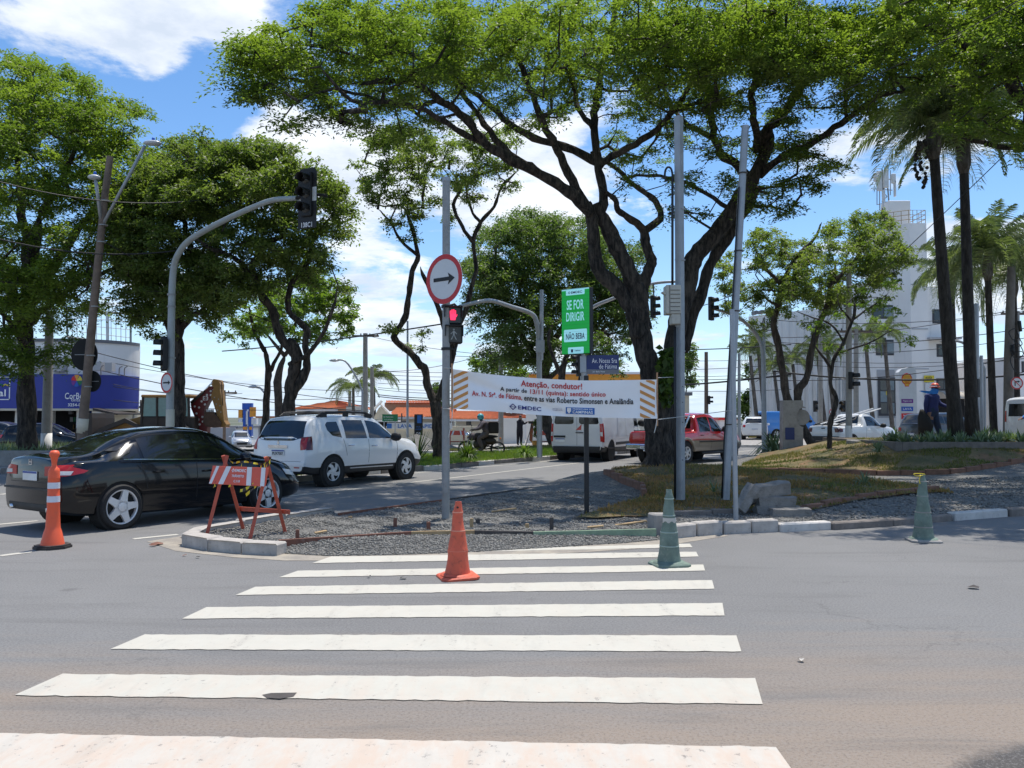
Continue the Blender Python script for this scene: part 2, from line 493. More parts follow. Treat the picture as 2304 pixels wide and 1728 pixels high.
def tag(o,label=None,cat=None,group=None,kind=None):
 if label:o['label']=label
 if cat:o['category']=cat
 if group:o['group']=group
 if kind:o['kind']=kind
 return o
def thing(name,label,cat,loc=(0,0,0),rotz=0.0,group=None):
 o=bpy.data.objects.new(name,None)
 C.objects.link(o)
 o.location=loc;o.rotation_euler=(0,0,rotz);o.empty_display_size=.2
 return tag(o,label,cat,group)
def struct(o):
 o['kind']='structure';return o
class MB:
 def __init__(s):s.v=[];s.f=[]
 def add(s,verts,faces):
  b=len(s.v);s.v+=[tuple(v)for v in verts];s.f+=[tuple(b+i for i in f)for f in faces];return s
 def box(s,x0,x1,y0,y1,z0,z1,M=None,bev=0.0):
  if bev>0:
   b=bev;vs=[]
   for sx in(0,1):
    for sy in(0,1):
     for sz in(0,1):
      X=(x0,x1)[sx];Y=(y0,y1)[sy];Z=(z0,z1)[sz]
      ix=b if sx==0 else-b;iy=b if sy==0 else-b;iz=b if sz==0 else-b
      vs+=[(X,Y+iy,Z+iz),(X+ix,Y,Z+iz),(X+ix,Y+iy,Z)]
   bi=lambda a,c,d,k:(a*4+c*2+d)*3+k
   fs=[(bi(0,0,0,0),bi(0,0,1,0),bi(0,1,1,0),bi(0,1,0,0)),(bi(1,0,0,0),bi(1,1,0,0),bi(1,1,1,0),bi(1,0,1,0)),(bi(0,0,0,1),bi(1,0,0,1),bi(1,0,1,1),bi(0,0,1,1)),(bi(0,1,0,1),bi(0,1,1,1),bi(1,1,1,1),bi(1,1,0,1)),(bi(0,0,0,2),bi(0,1,0,2),bi(1,1,0,2),bi(1,0,0,2)),(bi(0,0,1,2),bi(1,0,1,2),bi(1,1,1,2),bi(0,1,1,2))]
   for a in(0,1):
    for c in(0,1):
     fs.append((bi(0,a,c,1),bi(0,a,c,2),bi(1,a,c,2),bi(1,a,c,1)))
     fs.append((bi(a,0,c,0),bi(a,0,c,2),bi(a,1,c,2),bi(a,1,c,0)))
     fs.append((bi(a,c,0,0),bi(a,c,0,1),bi(a,c,1,1),bi(a,c,1,0)))
     for d in(0,1):fs.append((bi(a,c,d,0),bi(a,c,d,1),bi(a,c,d,2)))
  else:
   vs=[(x0,y0,z0),(x1,y0,z0),(x1,y1,z0),(x0,y1,z0),(x0,y0,z1),(x1,y0,z1),(x1,y1,z1),(x0,y1,z1)]
   fs=[(0,3,2,1),(4,5,6,7),(0,1,5,4),(1,2,6,5),(2,3,7,6),(3,0,4,7)]
  if M is not None:vs=[M@Vector(v)for v in vs]
  return s.add(vs,fs)
 def tube(s,pts,rad,n=8,caps=True,flat=1.0):
  pts=[Vector(p)for p in pts]
  if isinstance(rad,(int,float)):rad=[rad]*len(pts)
  b=len(s.v)
  ref=None
  for i,p in enumerate(pts):
   d=(pts[min(i+1,len(pts)-1)]-pts[max(i-1,0)])
   if d.length<1e-9:d=Vector((0,0,1))
   d.normalize()
   if ref is None:
    ref=Vector((1,0,0))if abs(d.x)<.8 else Vector((0,1,0))
   u=(ref-d*ref.dot(d))
   if u.length<1e-4:u=d.orthogonal()
   u.normalize();w=d.cross(u);ref=u
   for k in range(n):
    a=2*PI*k/n
    s.v.append(tuple(p+(u*math.cos(a)+w*math.sin(a)*flat)*rad[i]))
  for i in range(len(pts)-1):
   for k in range(n):
    s.f.append((b+i*n+k,b+i*n+(k+1)%n,b+(i+1)*n+(k+1)%n,b+(i+1)*n+k))
  if caps:
   s.f.append(tuple(b+k for k in reversed(range(n))))
   s.f.append(tuple(b+(len(pts)-1)*n+k for k in range(n)))
  return s
 def lathe(s,prof,n=24,M=None,caps=True,squash=(1,1)):
  """prof: (radius, z) pairs turned round z"""
  b=len(s.v)
  for r,z in prof:
   for k in range(n):
    a=2*PI*k/n
    v=Vector((r*math.cos(a)*squash[0],r*math.sin(a)*squash[1],z))
    s.v.append(tuple(M@v if M is not None else v))
  for i in range(len(prof)-1):
   for k in range(n):
    s.f.append((b+i*n+k,b+i*n+(k+1)%n,b+(i+1)*n+(k+1)%n,b+(i+1)*n+k))
  if caps:
   s.f.append(tuple(b+k for k in reversed(range(n))))
   s.f.append(tuple(b+(len(prof)-1)*n+k for k in range(n)))
  return s
 def prism(s,poly,d0,d1,axis='y',M=None):
  """poly of (a,b) extruded between d0 and d1 along an axis"""
  n=len(poly);vs=[]
  for d in(d0,d1):
   for a,c in poly:
    v={'y':(a,d,c),'z':(a,c,d),'x':(d,a,c)}[axis]
    vs.append(M@Vector(v)if M is not None else v)
  fs=[tuple(range(n)),tuple(range(2*n-1,n-1,-1))]
  for i in range(n):
   j=(i+1)%n
   fs.append((i,i+n,j+n,j))
  return s.add(vs,fs)
 def build(s,name,mat,parent=None,smooth=False,angle=None):
  o=mesh_obj(name,s.v,s.f,mat,parent,smooth,angle)
  bm_fix(o.data)
  return o
import bmesh
def bm_fix(me):
 bm=bmesh.new();bm.from_mesh(me)
 bmesh.ops.recalc_face_normals(bm,faces=bm.faces)
 bm.to_mesh(me);bm.free()
def frame(origin,xdir,up=Vector((0,0,1))):
 """matrix whose x runs along xdir (horizontal), z up, y = away"""
 x=Vector(xdir).normalized();y=up.cross(x).normalized();z=x.cross(y)
 M=Matrix((x,y,z)).transposed().to_4x4();M.translation=origin
 return M
def text(name,s,size,mat,parent,loc,width=None,bold=0.0,align='CENTER',depth=.002,M=None,rotz=0,warp=None,tilt=0,height=None):
 """flat lettering in the local xz plane, facing -y; width fits the line to a length"""
 cu=bpy.data.curves.new(name,'FONT')
 cu.body=s;cu.size=size;cu.align_x=align;cu.offset=min(bold,.020*size);cu.space_character=1.04;cu.extrude=depth/2;cu.resolution_u=3
 tmp=bpy.data.objects.new(name,cu)
 me=bpy.data.meshes.new_from_object(tmp)
 bpy.data.objects.remove(tmp);bpy.data.curves.remove(cu)
 vs=[v.co.copy()for v in me.vertices]
 if not vs:return None
 x0=min(v.x for v in vs);x1=max(v.x for v in vs)
 y0=min(v.y for v in vs);y1=max(v.y for v in vs)
 kx=1 if width is None else width/(x1-x0)
 ky=1 if height is None else height/(y1-y0)
 cx=(x0+x1)/2 if align=='CENTER' else(x0 if align=='LEFT' else x1)
 cy=(y0+y1)/2 if height is not None else 0
 L=Vector(loc)
 for i,v in enumerate(vs):
  q=Vector(((v.x-cx)*kx,-v.z,(v.y-cy)*ky))
  if tilt:q=Matrix.Rotation(tilt,3,'Y')@q
  if rotz:q=Matrix.Rotation(rotz,3,'Z')@q
  q=q+L
  if warp:q=warp(q)
  if M is not None:q=M@q
  me.vertices[i].co=q
 me.materials.clear();me.materials.append(MATS[mat])
 me.name=name
 me.update()
 return link(bpy.data.objects.new(name,me),parent)
def fill_poly(poly,step,zfun,name,mat,parent=None,jitter=.0,smooth=True):
 """a sheet filling a ground outline, heights from zfun"""
 P2=[]
 n=len(poly)
 for i in range(n):
  a=Vector(poly[i][:2]);b=Vector(poly[(i+1)%n][:2])
  k=max(1,int((b-a).length/step))
  for j in range(k):P2.append(a.lerp(b,j/k))
 nb=len(P2)
 edges=[(i,(i+1)%nb)for i in range(nb)]
 xs=[p.x for p in P2];ys=[p.y for p in P2]
 y=min(ys)+step/2
 pts=list(P2)
 while y<max(ys):
  x=min(xs)+step/2
  while x<max(xs):
   q=Vector((x+random.uniform(-jitter,jitter),y+random.uniform(-jitter,jitter)))
   if inside(q,P2):pts.append(q)
   x+=step
  y+=step
 vo,eo,fo,*_=delaunay_2d_cdt(pts,edges,[],1,1e-5)
 verts=[(v.x,v.y,zfun(v.x,v.y))for v in vo]
 faces=[f if True else f for f in fo]
 o=mesh_obj(name,verts,faces,mat,parent,smooth)
 bm_fix(o.data)
 me=o.data
 if me.polygons and sum(p.normal.z for p in me.polygons)<0:me.flip_normals()
 return o
def inside(q,poly):
 c=False;n=len(poly);j=n-1
 for i in range(n):
  a=poly[i];b=poly[j]
  if(a[1]>q[1])!=(b[1]>q[1])and q[0]<(b[0]-a[0])*(q[1]-a[1])/(b[1]-a[1])+a[0]:c=not c
  j=i
 return c
def catmull(pts,n=4):
 pts=[Vector(p)for p in pts];out=[]
 for i in range(len(pts)-1):
  p0=pts[max(i-1,0)];p1=pts[i];p2=pts[i+1];p3=pts[min(i+2,len(pts)-1)]
  for k in range(n):
   t=k/n
   out.append(.5*((2*p1)+(p2-p0)*t+(2*p0-5*p1+4*p2-p3)*t*t+(3*p1-p0-3*p2+p3)*t**3))
 out.append(pts[-1]);return out
def ss(a,b,x):
 t=max(0.0,min(1.0,(x-a)/(b-a)));return t*t*(3-2*t)
 # --- ground, road, islands
def H(x,y):
 return-0.03*max(0.0,min(y,110)-34)*(1-ss(-16,16,x))
def axis_vals(lo,hi,near_lo,near_hi,fine,growth=1.35):
 v=list(np.arange(near_lo,near_hi+1e-6,fine));s=fine
 while v[-1]<hi:s*=growth;v.append(min(hi,v[-1]+s))
 s=fine
 while v[0]>lo:s*=growth;v.insert(0,max(lo,v[0]-s))
 return v
def sheet(name,mat,xs,ys,dz):
 V=[(x,y,H(x,y)+dz)for y in ys for x in xs];nx=len(xs)
 F=[(j*nx+i,j*nx+i+1,(j+1)*nx+i+1,(j+1)*nx+i)for j in range(len(ys)-1)for i in range(nx-1)]
 return mesh_obj(name,V,F,mat,None,True)
struct(sheet('ground','far_ground',axis_vals(-2500,2500,-60,60,4),axis_vals(-300,4500,-12,120,4),-.06))
struct(sheet('road','asphalt',list(np.arange(-60,61,2.0)),list(np.arange(-12,109,2.0)),0))
def flat(name,pts,mat,dz=.004):
 o=mesh_obj(name,[(p[0],p[1],H(p[0],p[1])+dz)for p in pts],[tuple(range(len(pts)))],mat)
 bm_fix(o.data)
 if o.data.polygons[0].normal.z<0:o.data.flip_normals()
 return struct(o)
def band(name,corners,mat,wob=.012):
 c=[gr(*p)for p in corners]
 a,b,d,e=c
 n=70;V=[];
 for i in range(n+1):
  t=i/n
  lo=a.lerp(e,t);hi=b.lerp(d,t)
  V.append((lo.x,lo.y+random.uniform(-wob,wob),.005));V.append((hi.x,hi.y+random.uniform(-wob,wob),.005))
 F=[(2*i,2*i+2,2*i+3,2*i+1)for i in range(n)]
 return struct(mesh_obj(name,V,F,mat))
bars=[((0-90,1745),(-60,1650),(1745,1682),(1790,1745),'road_paint_worn'),((32,1566),(140,1518),(1700,1528),(1716,1586),'road_paint'),((248,1462),(325,1429),(1657,1431),(1668,1467),'road_paint'),((410,1393),(465,1367),(1626,1358),(1630,1386),'road_paint'),((530,1340),(575,1321),(1602,1306),(1608,1326),'road_paint'),((628,1300),(670,1285),(1582,1271),(1587,1285),'road_paint'),((702,1268),(745,1253),(1566,1242),(1572,1253),'road_paint'),((1010,1243),(1090,1236),(1552,1224),(1558,1232),'road_paint')]
for b in bars:band('crosswalk_stripe',b[:4],b[4],.009)
def line(p,q,w,mat='road_paint'):
 a=gr(*p);b=gr(*q);d=(b-a).normalized();n=Vector((-d.y,d.x,0))*w/2
 k=max(2,int((b-a).length/2));V=[]
 for i in range(k+1):
  c=a.lerp(b,i/k)
  for s in(-1,1):
   v=c+n*s;V.append((v.x,v.y,H(v.x,v.y)+.004))
 F=[(2*i,2*i+1,2*i+3,2*i+2)for i in range(k)]
 o=mesh_obj('lane_line',V,F,mat);bm_fix(o.data)
 if o.data.polygons[0].normal.z<0:o.data.flip_normals()
 return struct(o)
line((300,1213),(400,1203),.11)
line((0,1251),(70,1242),.11)
line((-200,1199),(85,1172),.11)
line((640,1118),(1000,1077),.10)
line((1004,1077),(1400,1030),.10)
line((0,1113),(60,1105),.12)
line((650,1093),(1000,1058),.10)
line((1000,1058),(1240,1037),.10)
line((1640,1029),(2000,992),.12)
line((1560,1028),(1760,1005),.10)
line((900,1022),(1230,1019),.10)
t=newmat('sand_dust')
P=t.pos();n=t.noise(P,3.2,6,.7);g=t.noise(P,120,3,.7)
c=t.mix(t.ramp(n,.4,.6),(.36,.32,.26),(.25,.225,.195));c=t.mix(t.ramp(g,.55,.7,0,.4),c,(.5,.46,.4))
t.color(c);t.rough(.95)
flat('sand_dust',[gr(*p)for p in((330,1219),(395,1240),(520,1254),(640,1262),(760,1262),(950,1257),(1120,1250),(1300,1244),(1480,1232),(1560,1218),(1640,1206),(1560,1196),(1400,1200),(640,1225),(420,1205))],'sand_dust',.0035)
o=flat('tar_patch',[gr(*p)for p in((590,1566),(610,1562),(668,1561),(660,1570),(630,1575),(600,1573))],'form_board_dark',.0075)
# ---- kerbs: single stones along a line
STONE={}
def kerb(name,pts,mats,h=.14,w=.16,L=1.0,label=None,taper=True,z=0.0,seed=1):
 """a row of kerb stones; each is a part"""
 rng=random.Random(seed)
 root=bpy.data.objects.new(name,None);C.objects.link(root);root['kind']='structure'
 root.location=(pts[0][0],pts[0][1],H(pts[0][0],pts[0][1]))
 inv=-root.location
 P=[Vector((p[0],p[1],0))for p in pts]
 segs=[(P[i],P[i+1])for i in range(len(P)-1)]
 k=0
 for a,b in segs:
  n=max(1,round((b-a).length/L))
  for i in range(n):
   p=a.lerp(b,i/n);q=a.lerp(b,(i+1)/n)
   d=(q-p);l=d.length;d.normalize()
   m=mats[k%len(mats)];k+=1
   g=.008
   hh=h+rng.uniform(-.012,.012)
   mb=MB();mb.box(g,l-g,0,w,-.05,hh,bev=.018)
   o=mb.build('kerb_stone',m,root,smooth=False)
   M=frame(p+Vector((0,0,z+H(p.x,p.y)))+inv,d)
   M=M@Matrix.Rotation(rng.uniform(-.015,.015),4,'Z')@Matrix.Rotation(rng.uniform(-.01,.01),4,'X')
   o.matrix_basis=M
 return root
def MZ(x,y):
 """height of the central island: gravel bed, tree mound, planted mound"""
 z=.09
 z+=.30*math.exp(-((x-3.55)/2.6)**2-((y-19.4)/2.3)**2)
 z+=.66*ss(20.4,24.4,y)*ss(6.5,11.5,x)*(1-ss(27.5,31,y))
 z+=.16*ss(12.8,16,y)*(1-ss(18,21,y))*ss(2.0,5,x)*(1-ss(7.4,9,x))
 z+=.10*ss(13.5,19,y)*ss(8.5,12,x)
 return z
isl=[gr(*p)for p in((402,1226),(520,1243),(640,1236))]+[gr(*p,.09)for p in((640,1216),(922,1196),(1066,1194),(1202,1197),(1470,1191))]+[gr(*p)for p in((1522,1211),(1629,1199),(1755,1195),(1874,1190),(2010,1182),(2148,1168),(2304,1156))]+[Vector((15,17.0,0)),Vector((26,22.5,0)),Vector((40,29,0)),Vector((40,40,0)),Vector((24,37.5,0)),Vector((16,35.5,0)),Vector((10.7,32.2,0)),Vector((7.6,27.8,0)),Vector((5.6,25.6,0))]+[gr(*p,.09)for p in((1440,1057),(1368,1076),(1228,1093),(1000,1124),(761,1156),(735,1150),(626,1168),(530,1184),(440,1202))]
isl2=[(p.x,p.y)for p in isl]
def island_z(x,y):
 return MZ(x,y)+.012*math.sin(x*9.1+y*3)*math.sin(y*7.3)
g=struct(fill_poly(isl2,.35,island_z,'gravel_bed','gravel_bed',jitter=.08))
apron=[gr(*p)for p in((630,1246),(740,1252),(880,1250),(1060,1243),(1240,1233),(1400,1223),(1480,1216),(1520,1206))]+[gr(*p)for p in((1480,1200),(1202,1206),(922,1208),(640,1228))]
apron2=[(p.x,p.y)for p in apron]
apf=[(p.x,p.y)for p in apron[:8]]
def apron_z(x,y):
 yf=float(np.interp(x,[q[0]for q in apf],[q[1]for q in apf]))
 return .006+.07*ss(0.0,.8,y-yf)*(1+.2*math.sin(x*2.3))
struct(fill_poly(apron2,.25,apron_z,'gravel_apron','gravel_bed',jitter=.06))
def stones(name,poly,zf,n,size,region=None,label=None,weight=None,seed=3):
 rng=np.random.default_rng(seed)
 xs=[p[0]for p in poly];ys=[p[1]for p in poly]
 pts=[]
 while len(pts)<n:
  x=rng.uniform(min(xs),max(xs));y=rng.uniform(min(ys),max(ys))
  if region and not region(x,y):continue
  if not inside((x,y),poly):continue
  if weight and rng.random()>weight(x,y):continue
  pts.append((x,y,zf(x,y)))
 Pn=np.array(pts)
 base=np.array([(1,0,0),(0,1,0),(-1,0,0),(0,-1,0),(0,0,1),(0,0,-1)],float)
 tri=np.array([(0,1,4),(1,2,4),(2,3,4),(3,0,4),(1,0,5),(2,1,5),(3,2,5),(0,3,5)])
 N=len(Pn)
 sc=size*rng.uniform(.5,1.35,(N,1,1))*rng.uniform(.6,1.15,(N,6,1))
 q=rng.normal(size=(N,3,3));q,_=np.linalg.qr(q)
 Vv=(base[None]*sc)@q
 Vv[...,2]*=.75
 Vv+=Pn[:,None,:]+np.array([0,0,size*.25])
 F=(tri[None]+(np.arange(N)*6)[:,None,None]).reshape(-1,3)
 tint=np.repeat(rng.beta(1.6,2.4,N),8)
 o=fast_mesh(name,Vv.reshape(-1,3),F,'gravel_stone',None,tint)
 return tag(o,label,None,None,'stuff')
near_gravel=lambda x,y:y<16.5 and x<4.6
stones('gravel',isl2,island_z,26000,.017,near_gravel,'grey crushed gravel filling the unfinished traffic island',lambda x,y:min(1,(12.2/y)**3))
stones('gravel',apron2,apron_z,9000,.017,None,'grey crushed gravel spilled in front of the wooden form boards',seed=5)
stones('gravel',isl2,island_z,9000,.026,lambda x,y:(y<19.5 and x>4.4),'dark crushed gravel on the shaded path right of the tree mound',seed=6)
# ---- kerbs of the central island
kl=[gr(*p)for p in((627,1250),(520,1244),(452,1237),(412,1229))]
kerb('kerb',list(reversed([(gr(412,1229).x,gr(412,1229).y),(gr(470,1240).x,gr(470,1240).y),(gr(545,1247).x,gr(545,1247).y),(gr(626,1251).x,gr(626,1251).y)])),['concrete_kerb','concrete_kerb'],.15,-.18,.8,z=.0)
bk=[gr(*p,.0)for p in((412,1229),(440,1212),(530,1196),(626,1180),(735,1163))]
kerb('kerb',[(p.x,p.y)for p in bk],['concrete_kerb'],.16,-.14,.9,seed=4)
kr=[gr(*p)for p in((1512,1213),(1570,1207),(1629,1202),(1755,1197))]
kerb('kerb',[(p.x,p.y)for p in kr],['concrete_kerb','concrete_kerb'],.17,.18,.55,seed=5)
kr=[gr(*p)for p in((1757,1198),(1874,1192))]
kerb('kerb',[(p.x,p.y)for p in kr],['whitewash'],.11,.16,1.1,seed=6)
kr=[gr(*p)for p in((1876,1193),(2010,1184),(2146,1172))]
kerb('kerb',[(p.x,p.y)for p in kr],['concrete_kerb_dark'],.11,.16,.9,seed=7)
kr=[gr(*p)for p in((2150,1172),(2272,1163))]
kerb('kerb',[(p.x,p.y)for p in kr],['whitewash'],.13,.17,1.4,seed=8)
kr=[gr(2275,1163),Vector((9.4,13.9,0)),Vector((15,16.9,0)),Vector((26,22.4,0))]
kerb('kerb',[(p.x,p.y)for p in kr],['concrete_kerb_dark','concrete_kerb_dark','concrete_kerb_dark','whitewash'],.13,.16,1.0,seed=9)
# ---- wooden form boards: front row and back row, with pegs
def board(a,b,h,w,mat,z0=0.0,label=None):
 a=Vector((a.x,a.y,z0));b=Vector((b.x,b.y,z0));d=b-a
 mb=MB();n=8;
 M=frame(a,d)
 for i in range(n):
  x0=d.length*i/n;x1=d.length*(i+1)/n
 mb.box(0,d.length,-w/2,w/2,-.03,h,M=M,bev=.004)
 o=mb.build('form_board',mat)
 return tag(o,label,'form board','wooden boards edging the unfinished island')
fb=[((627,1216),(925,1197),'form_board_brown','reddish brown form board beside the end of the left kerb'),((925,1197),(1068,1194),'form_board_raw','raw yellow form board behind the orange cone'),((1068,1195),(1200,1197),'form_board_dark','dark form board right behind the orange cone'),((1200,1198),(1476,1191),'form_board_green','long greenish form board ending at the right kerb')]
for a,b,m,l in fb:
 board(gr(*a,.11),gr(*b,.11),.12,.03,m,0,l)
fr=[(761,1158),(1000,1126),(1228,1095),(1368,1077),(1440,1059)]
for i in range(4):
 board(gr(*fr[i],.10),gr(*fr[i+1],.10),.125,.03,'form_board_dark' if i%2 else 'form_board_brown',0,['reddish form board along the avenue edge, from the left kerb to behind the sign pole','dark form board along the avenue edge behind the grey pole','form board along the avenue edge behind the black pole','dark form board along the avenue edge ending at the tree'][i])
def peg(px,py,h,w,mat,label,lean=0.0):
 p=gr(px,py,.06)
 mb=MB();mb.box(-w/2,w/2,-.015,.015,-.05,h,bev=.003)
 o=mb.build('wooden_peg',mat);o.location=p;o.rotation_euler=(lean*.3,lean,random.uniform(-.4,.4))
 tag(o,label,'peg','wooden pegs holding the form boards')
for a in((669,1219,.15,.045,'form_board_brown','reddish wooden peg near the left end of the front form board'),(889,1192,.16,.05,'form_board_brown','brown peg at the middle of the reddish form board'),(964,1198,.14,.05,'form_board_brown','dark knobbly peg behind the raw yellow board'),(788,1172,.07,.055,'form_board_raw','short peg standing alone in the gravel left of the pole'),(1061,1191,.15,.045,'form_board_raw','pale peg just right of the orange cone top'),(1075,1184,.10,.06,'form_board_dark','squat dark peg right of the pale peg by the orange cone'),(1241,1198,.20,.05,'form_board_dark','brown peg standing against the greenish board'),(1186,1193,.09,.05,'form_board_raw','small pale peg left of the greenish board')):
 peg(*a)
for px,py,l,a,lab in((722,1200,.16,.5,'thin broken wood offcut leaning in the gravel by the barricade'),(1340,1188,.22,-.2,'split wood scrap lying near the greenish board'),(1420,1180,.45,.1,'flat brown wood scrap by the concrete block'),(1134,1151,.40,.12,'grey wood strip lying in the shaded gravel')):
 mb=MB();mb.box(-l/2,l/2,-.025,.025,0,.02,bev=.004)
 o=mb.build('wood_scrap','form_board_raw');p=gr(px,py,.1);o.location=(p.x,p.y,island_z(p.x,p.y)+.02);o.rotation_euler=(.1,-.12,a)
 tag(o,lab,'wood scrap')
mb=MB();mb.box(-.13,.13,-.12,.12,0,.30,bev=.02)
o=mb.build('concrete_block','concrete');p=gr(1487,1208);o.location=(p.x,p.y+.12,0);o.rotation_euler=(0,.03,.25)
tag(o,'pale concrete block standing upright between green form board and right kerb','concrete block')
# ---- grass mounds on the island
tm=[gr(*p,.12)for p in((1293,1166),(1370,1140),(1452,1118),(1440,1106),(1397,1094),(1362,1084),(1440,1060))]+[Vector((4.9,24.2,0)),Vector((6.3,22.6,0))]+[gr(*p,.15)for p in((1665,1070),(1788,1080),(2013,1089),(2100,1100),(2148,1115),(2054,1121),(1927,1129),(1809,1145),(1651,1147),(1456,1155),(1340,1160))]
tm2=[(p.x,p.y)for p in tm]
def mound_z(x,y):return island_z(x,y)+.03+.015*math.sin(x*3.3+1)*math.sin(y*2.9)
struct(fill_poly(tm2,.3,mound_z,'tree_mound','grassy_soil',jitter=.08))
gm=[gr(*p,.13)for p in((1661,1057),(1800,1062),(1972,1068),(2136,1070),(2304,1062))]+[Vector((18,23,0)),Vector((28,26.5,0)),Vector((28,35,0)),Vector((20,34,0)),Vector((15,33.5,0)),Vector((11,31.8,0)),Vector((8.4,28,0)),Vector((7.1,25.4,0))]
gm2=[(p.x,p.y)for p in gm]
def mound2_z(x,y):return island_z(x,y)+.06+.02*math.sin(x*2.1)*math.sin(y*3.1)
struct(fill_poly(gm2,.35,mound2_z,'grass_mound','grassy_soil',jitter=.1))
def blades(name,poly,zf,n,length,mat,label,seed=1,region=None,weight=None,lean=.5,width=.012,dens=None):
 rng=np.random.default_rng(seed)
 xs=[p[0]for p in poly];ys=[p[1]for p in poly]
 pts=[];tries=0
 while len(pts)<n and tries<n*30:
  tries+=1
  x=rng.uniform(min(xs),max(xs));y=rng.uniform(min(ys),max(ys))
  if region and not region(x,y):continue
  if not inside((x,y),poly):continue
  if weight and rng.random()>weight(x,y):continue
  pts.append((x,y,zf(x,y)))
 Pn=np.array(pts);N=len(Pn)
 a=rng.uniform(0,2*PI,N);L=length*rng.uniform(.5,1.3,N)
 w=np.stack([np.cos(a),np.sin(a),np.zeros(N)],1)*(width*rng.uniform(.6,1.4,N))[:,None]
 b=rng.uniform(0,2*PI,N);tl=rng.uniform(0,lean*1.6,N)
 tip=np.stack([np.cos(b)*np.sin(tl),np.sin(b)*np.sin(tl),np.cos(tl)],1)*L[:,None]
 V=np.stack([Pn-w,Pn+w,Pn+tip],1).reshape(-1,3)
 F=np.arange(N*3).reshape(-1,3)
 pat=.5+.5*np.sin(Pn[:,0]*1.7+1.3*np.sin(Pn[:,1]*1.1))*np.sin(Pn[:,1]*1.3+Pn[:,0]*.6)
 tint=np.clip(pat*.6+rng.uniform(0,.5,N),0,1)
 return tag(fast_mesh(name,V,F,mat,None,tint),label,None,None,'stuff')
def patchy(x,y):return .05+.95*(math.sin(x*1.9+math.sin(y*1.3)*2)*math.sin(y*2.3+x)>-.05)
blades('grass',tm2,mound_z,17000,.07,'grass_blade_dry','short dry yellowish grass on the mound round the big tree',2,None,patchy,1.0)
blades('grass',tm2,mound_z,9000,.06,'grass_blade','short green grass patches on the mound round the big tree',3,None,lambda x,y:1.0 if math.sin(x*1.3+2)*math.sin(y*1.1)>.1 else .1,.8)
blades('grass',gm2,mound2_z,26000,.07,'grass_blade','patchy green and dry grass on the mound before the planter wall',4,lambda x,y:y<26.5 and x<19,patchy,.9)
def edging(name,pts,zf,mat='brick_edge',L=.42,h=.10,seed=2):
 rng=random.Random(seed)
 root=bpy.data.objects.new(name,None);C.objects.link(root);root['kind']='structure'
 for i in range(len(pts)-1):
  a=Vector((pts[i][0],pts[i][1],0));b=Vector((pts[i+1][0],pts[i+1][1],0))
  n=max(1,round((b-a).length/L))
  for k in range(n):
   p=a.lerp(b,k/n);q=a.lerp(b,(k+1)/n);l=(q-p).length
   mb=MB();mb.box(.006,l-.006,-.05,.05,-.05,h,bev=.012)
   o=mb.build('edging_brick',mat,root)
   z=zf((p.x+q.x)/2,(p.y+q.y)/2)
   o.matrix_basis=frame(Vector((p.x,p.y,z+rng.uniform(-.015,.01))),q-p)@Matrix.Rotation(rng.uniform(-.04,.04),4,'Y')
 return root
edging('mound_edging',[(p.x,p.y)for p in[gr(*q,.13)for q in((1658,1058),(1800,1063),(1972,1069),(2136,1071),(2304,1063))]]+[(18,23)],MZ,L=.62,h=.12)
edging('mound_edging',[(p.x,p.y)for p in[gr(*q,.12)for q in((1700,1148),(1809,1146),(1927,1130),(2054,1122),(2110,1118))]],MZ,L=.55,h=.09,seed=3)
edging('mound_edging',[(p.x,p.y)for p in[gr(*q,.12)for q in((1362,1085),(1397,1095),(1446,1107),(1450,1118))]],MZ,L=.5,h=.14,seed=4)
edging('mound_edging',[(p.x,p.y)for p in[gr(*q,.12)for q in((1500,1157),(1600,1153),(1700,1149))]],MZ,'concrete_kerb_dark',.7,.08,seed=5)
# ---- left planter island (behind the black car) and the avenue median
pl=[(-40,25.5),(-14.5,23.6),(-10.5,21.6),(-8.4,20.3),(-7.4,21.2),(-9,25.5),(-14,30),(-40,33)]
struct(fill_poly(pl,1.0,lambda x,y:.12,'pavement','concrete'))
kerb('kerb',[(-40,25.4),(-14.5,23.5),(-10.5,21.5),(-8.4,20.2)],['whitewash','concrete_kerb_dark'],.15,.16,1.2,seed=11)
mb=MB();mb.box(-38,-11.4,25.0,25.2,.1,.58).box(-11.4,-11.2,25.0,29.2,.1,.58).box(-38,-11.4,29.0,29.2,.1,.58)
tag(mb.build('planter_wall','concrete'),'low concrete planter wall under the big left tree, behind the black car','planter wall')
soil_l=[(-38,25.2),(-11.4,25.2),(-11.4,29),(-38,29)]
struct(fill_poly(soil_l,1.0,lambda x,y:.5,'planter_soil','earth'))
blades('ground_cover',soil_l,lambda x,y:.5,9000,.28,'leaf_agave','low spiky ground cover in the left planter',7,None,None,.8,.03)
md=[gr(*p)for p in((640,1088),(769,1074),(858,1066),(998,1056),(1114,1044),(1238,1035))]+[Vector((5.6,37.5,0)),Vector((9.5,43.5,0)),Vector((7.4,45.5,0)),Vector((1.6,40.2,0)),Vector((-1.4,34,0)),Vector((-4.0,31.3,0)),Vector((-7.5,26,0)),Vector((-8.0,22.5,0)),Vector((-7.2,20.6,0))]
md2=[(p.x,p.y)for p in md]
med_z=lambda x,y:H(x,y)+.13+.02*math.sin(x*3)
struct(fill_poly(md2,.6,med_z,'median','grassy_soil',jitter=.1))
kerb('kerb',[(p[0],p[1])for p in md2[:8]],['whitewash','concrete_kerb_dark','concrete_kerb_dark'],.15,.15,1.0,seed=12)
kerb('kerb',[(9.6,43.6),(7.4,45.6),(1.6,40.3),(-1.4,34.1),(-4.0,31.4),(-7.5,26.1)][::-1],['concrete_kerb_dark','whitewash'],.14,.15,1.2,seed=13)
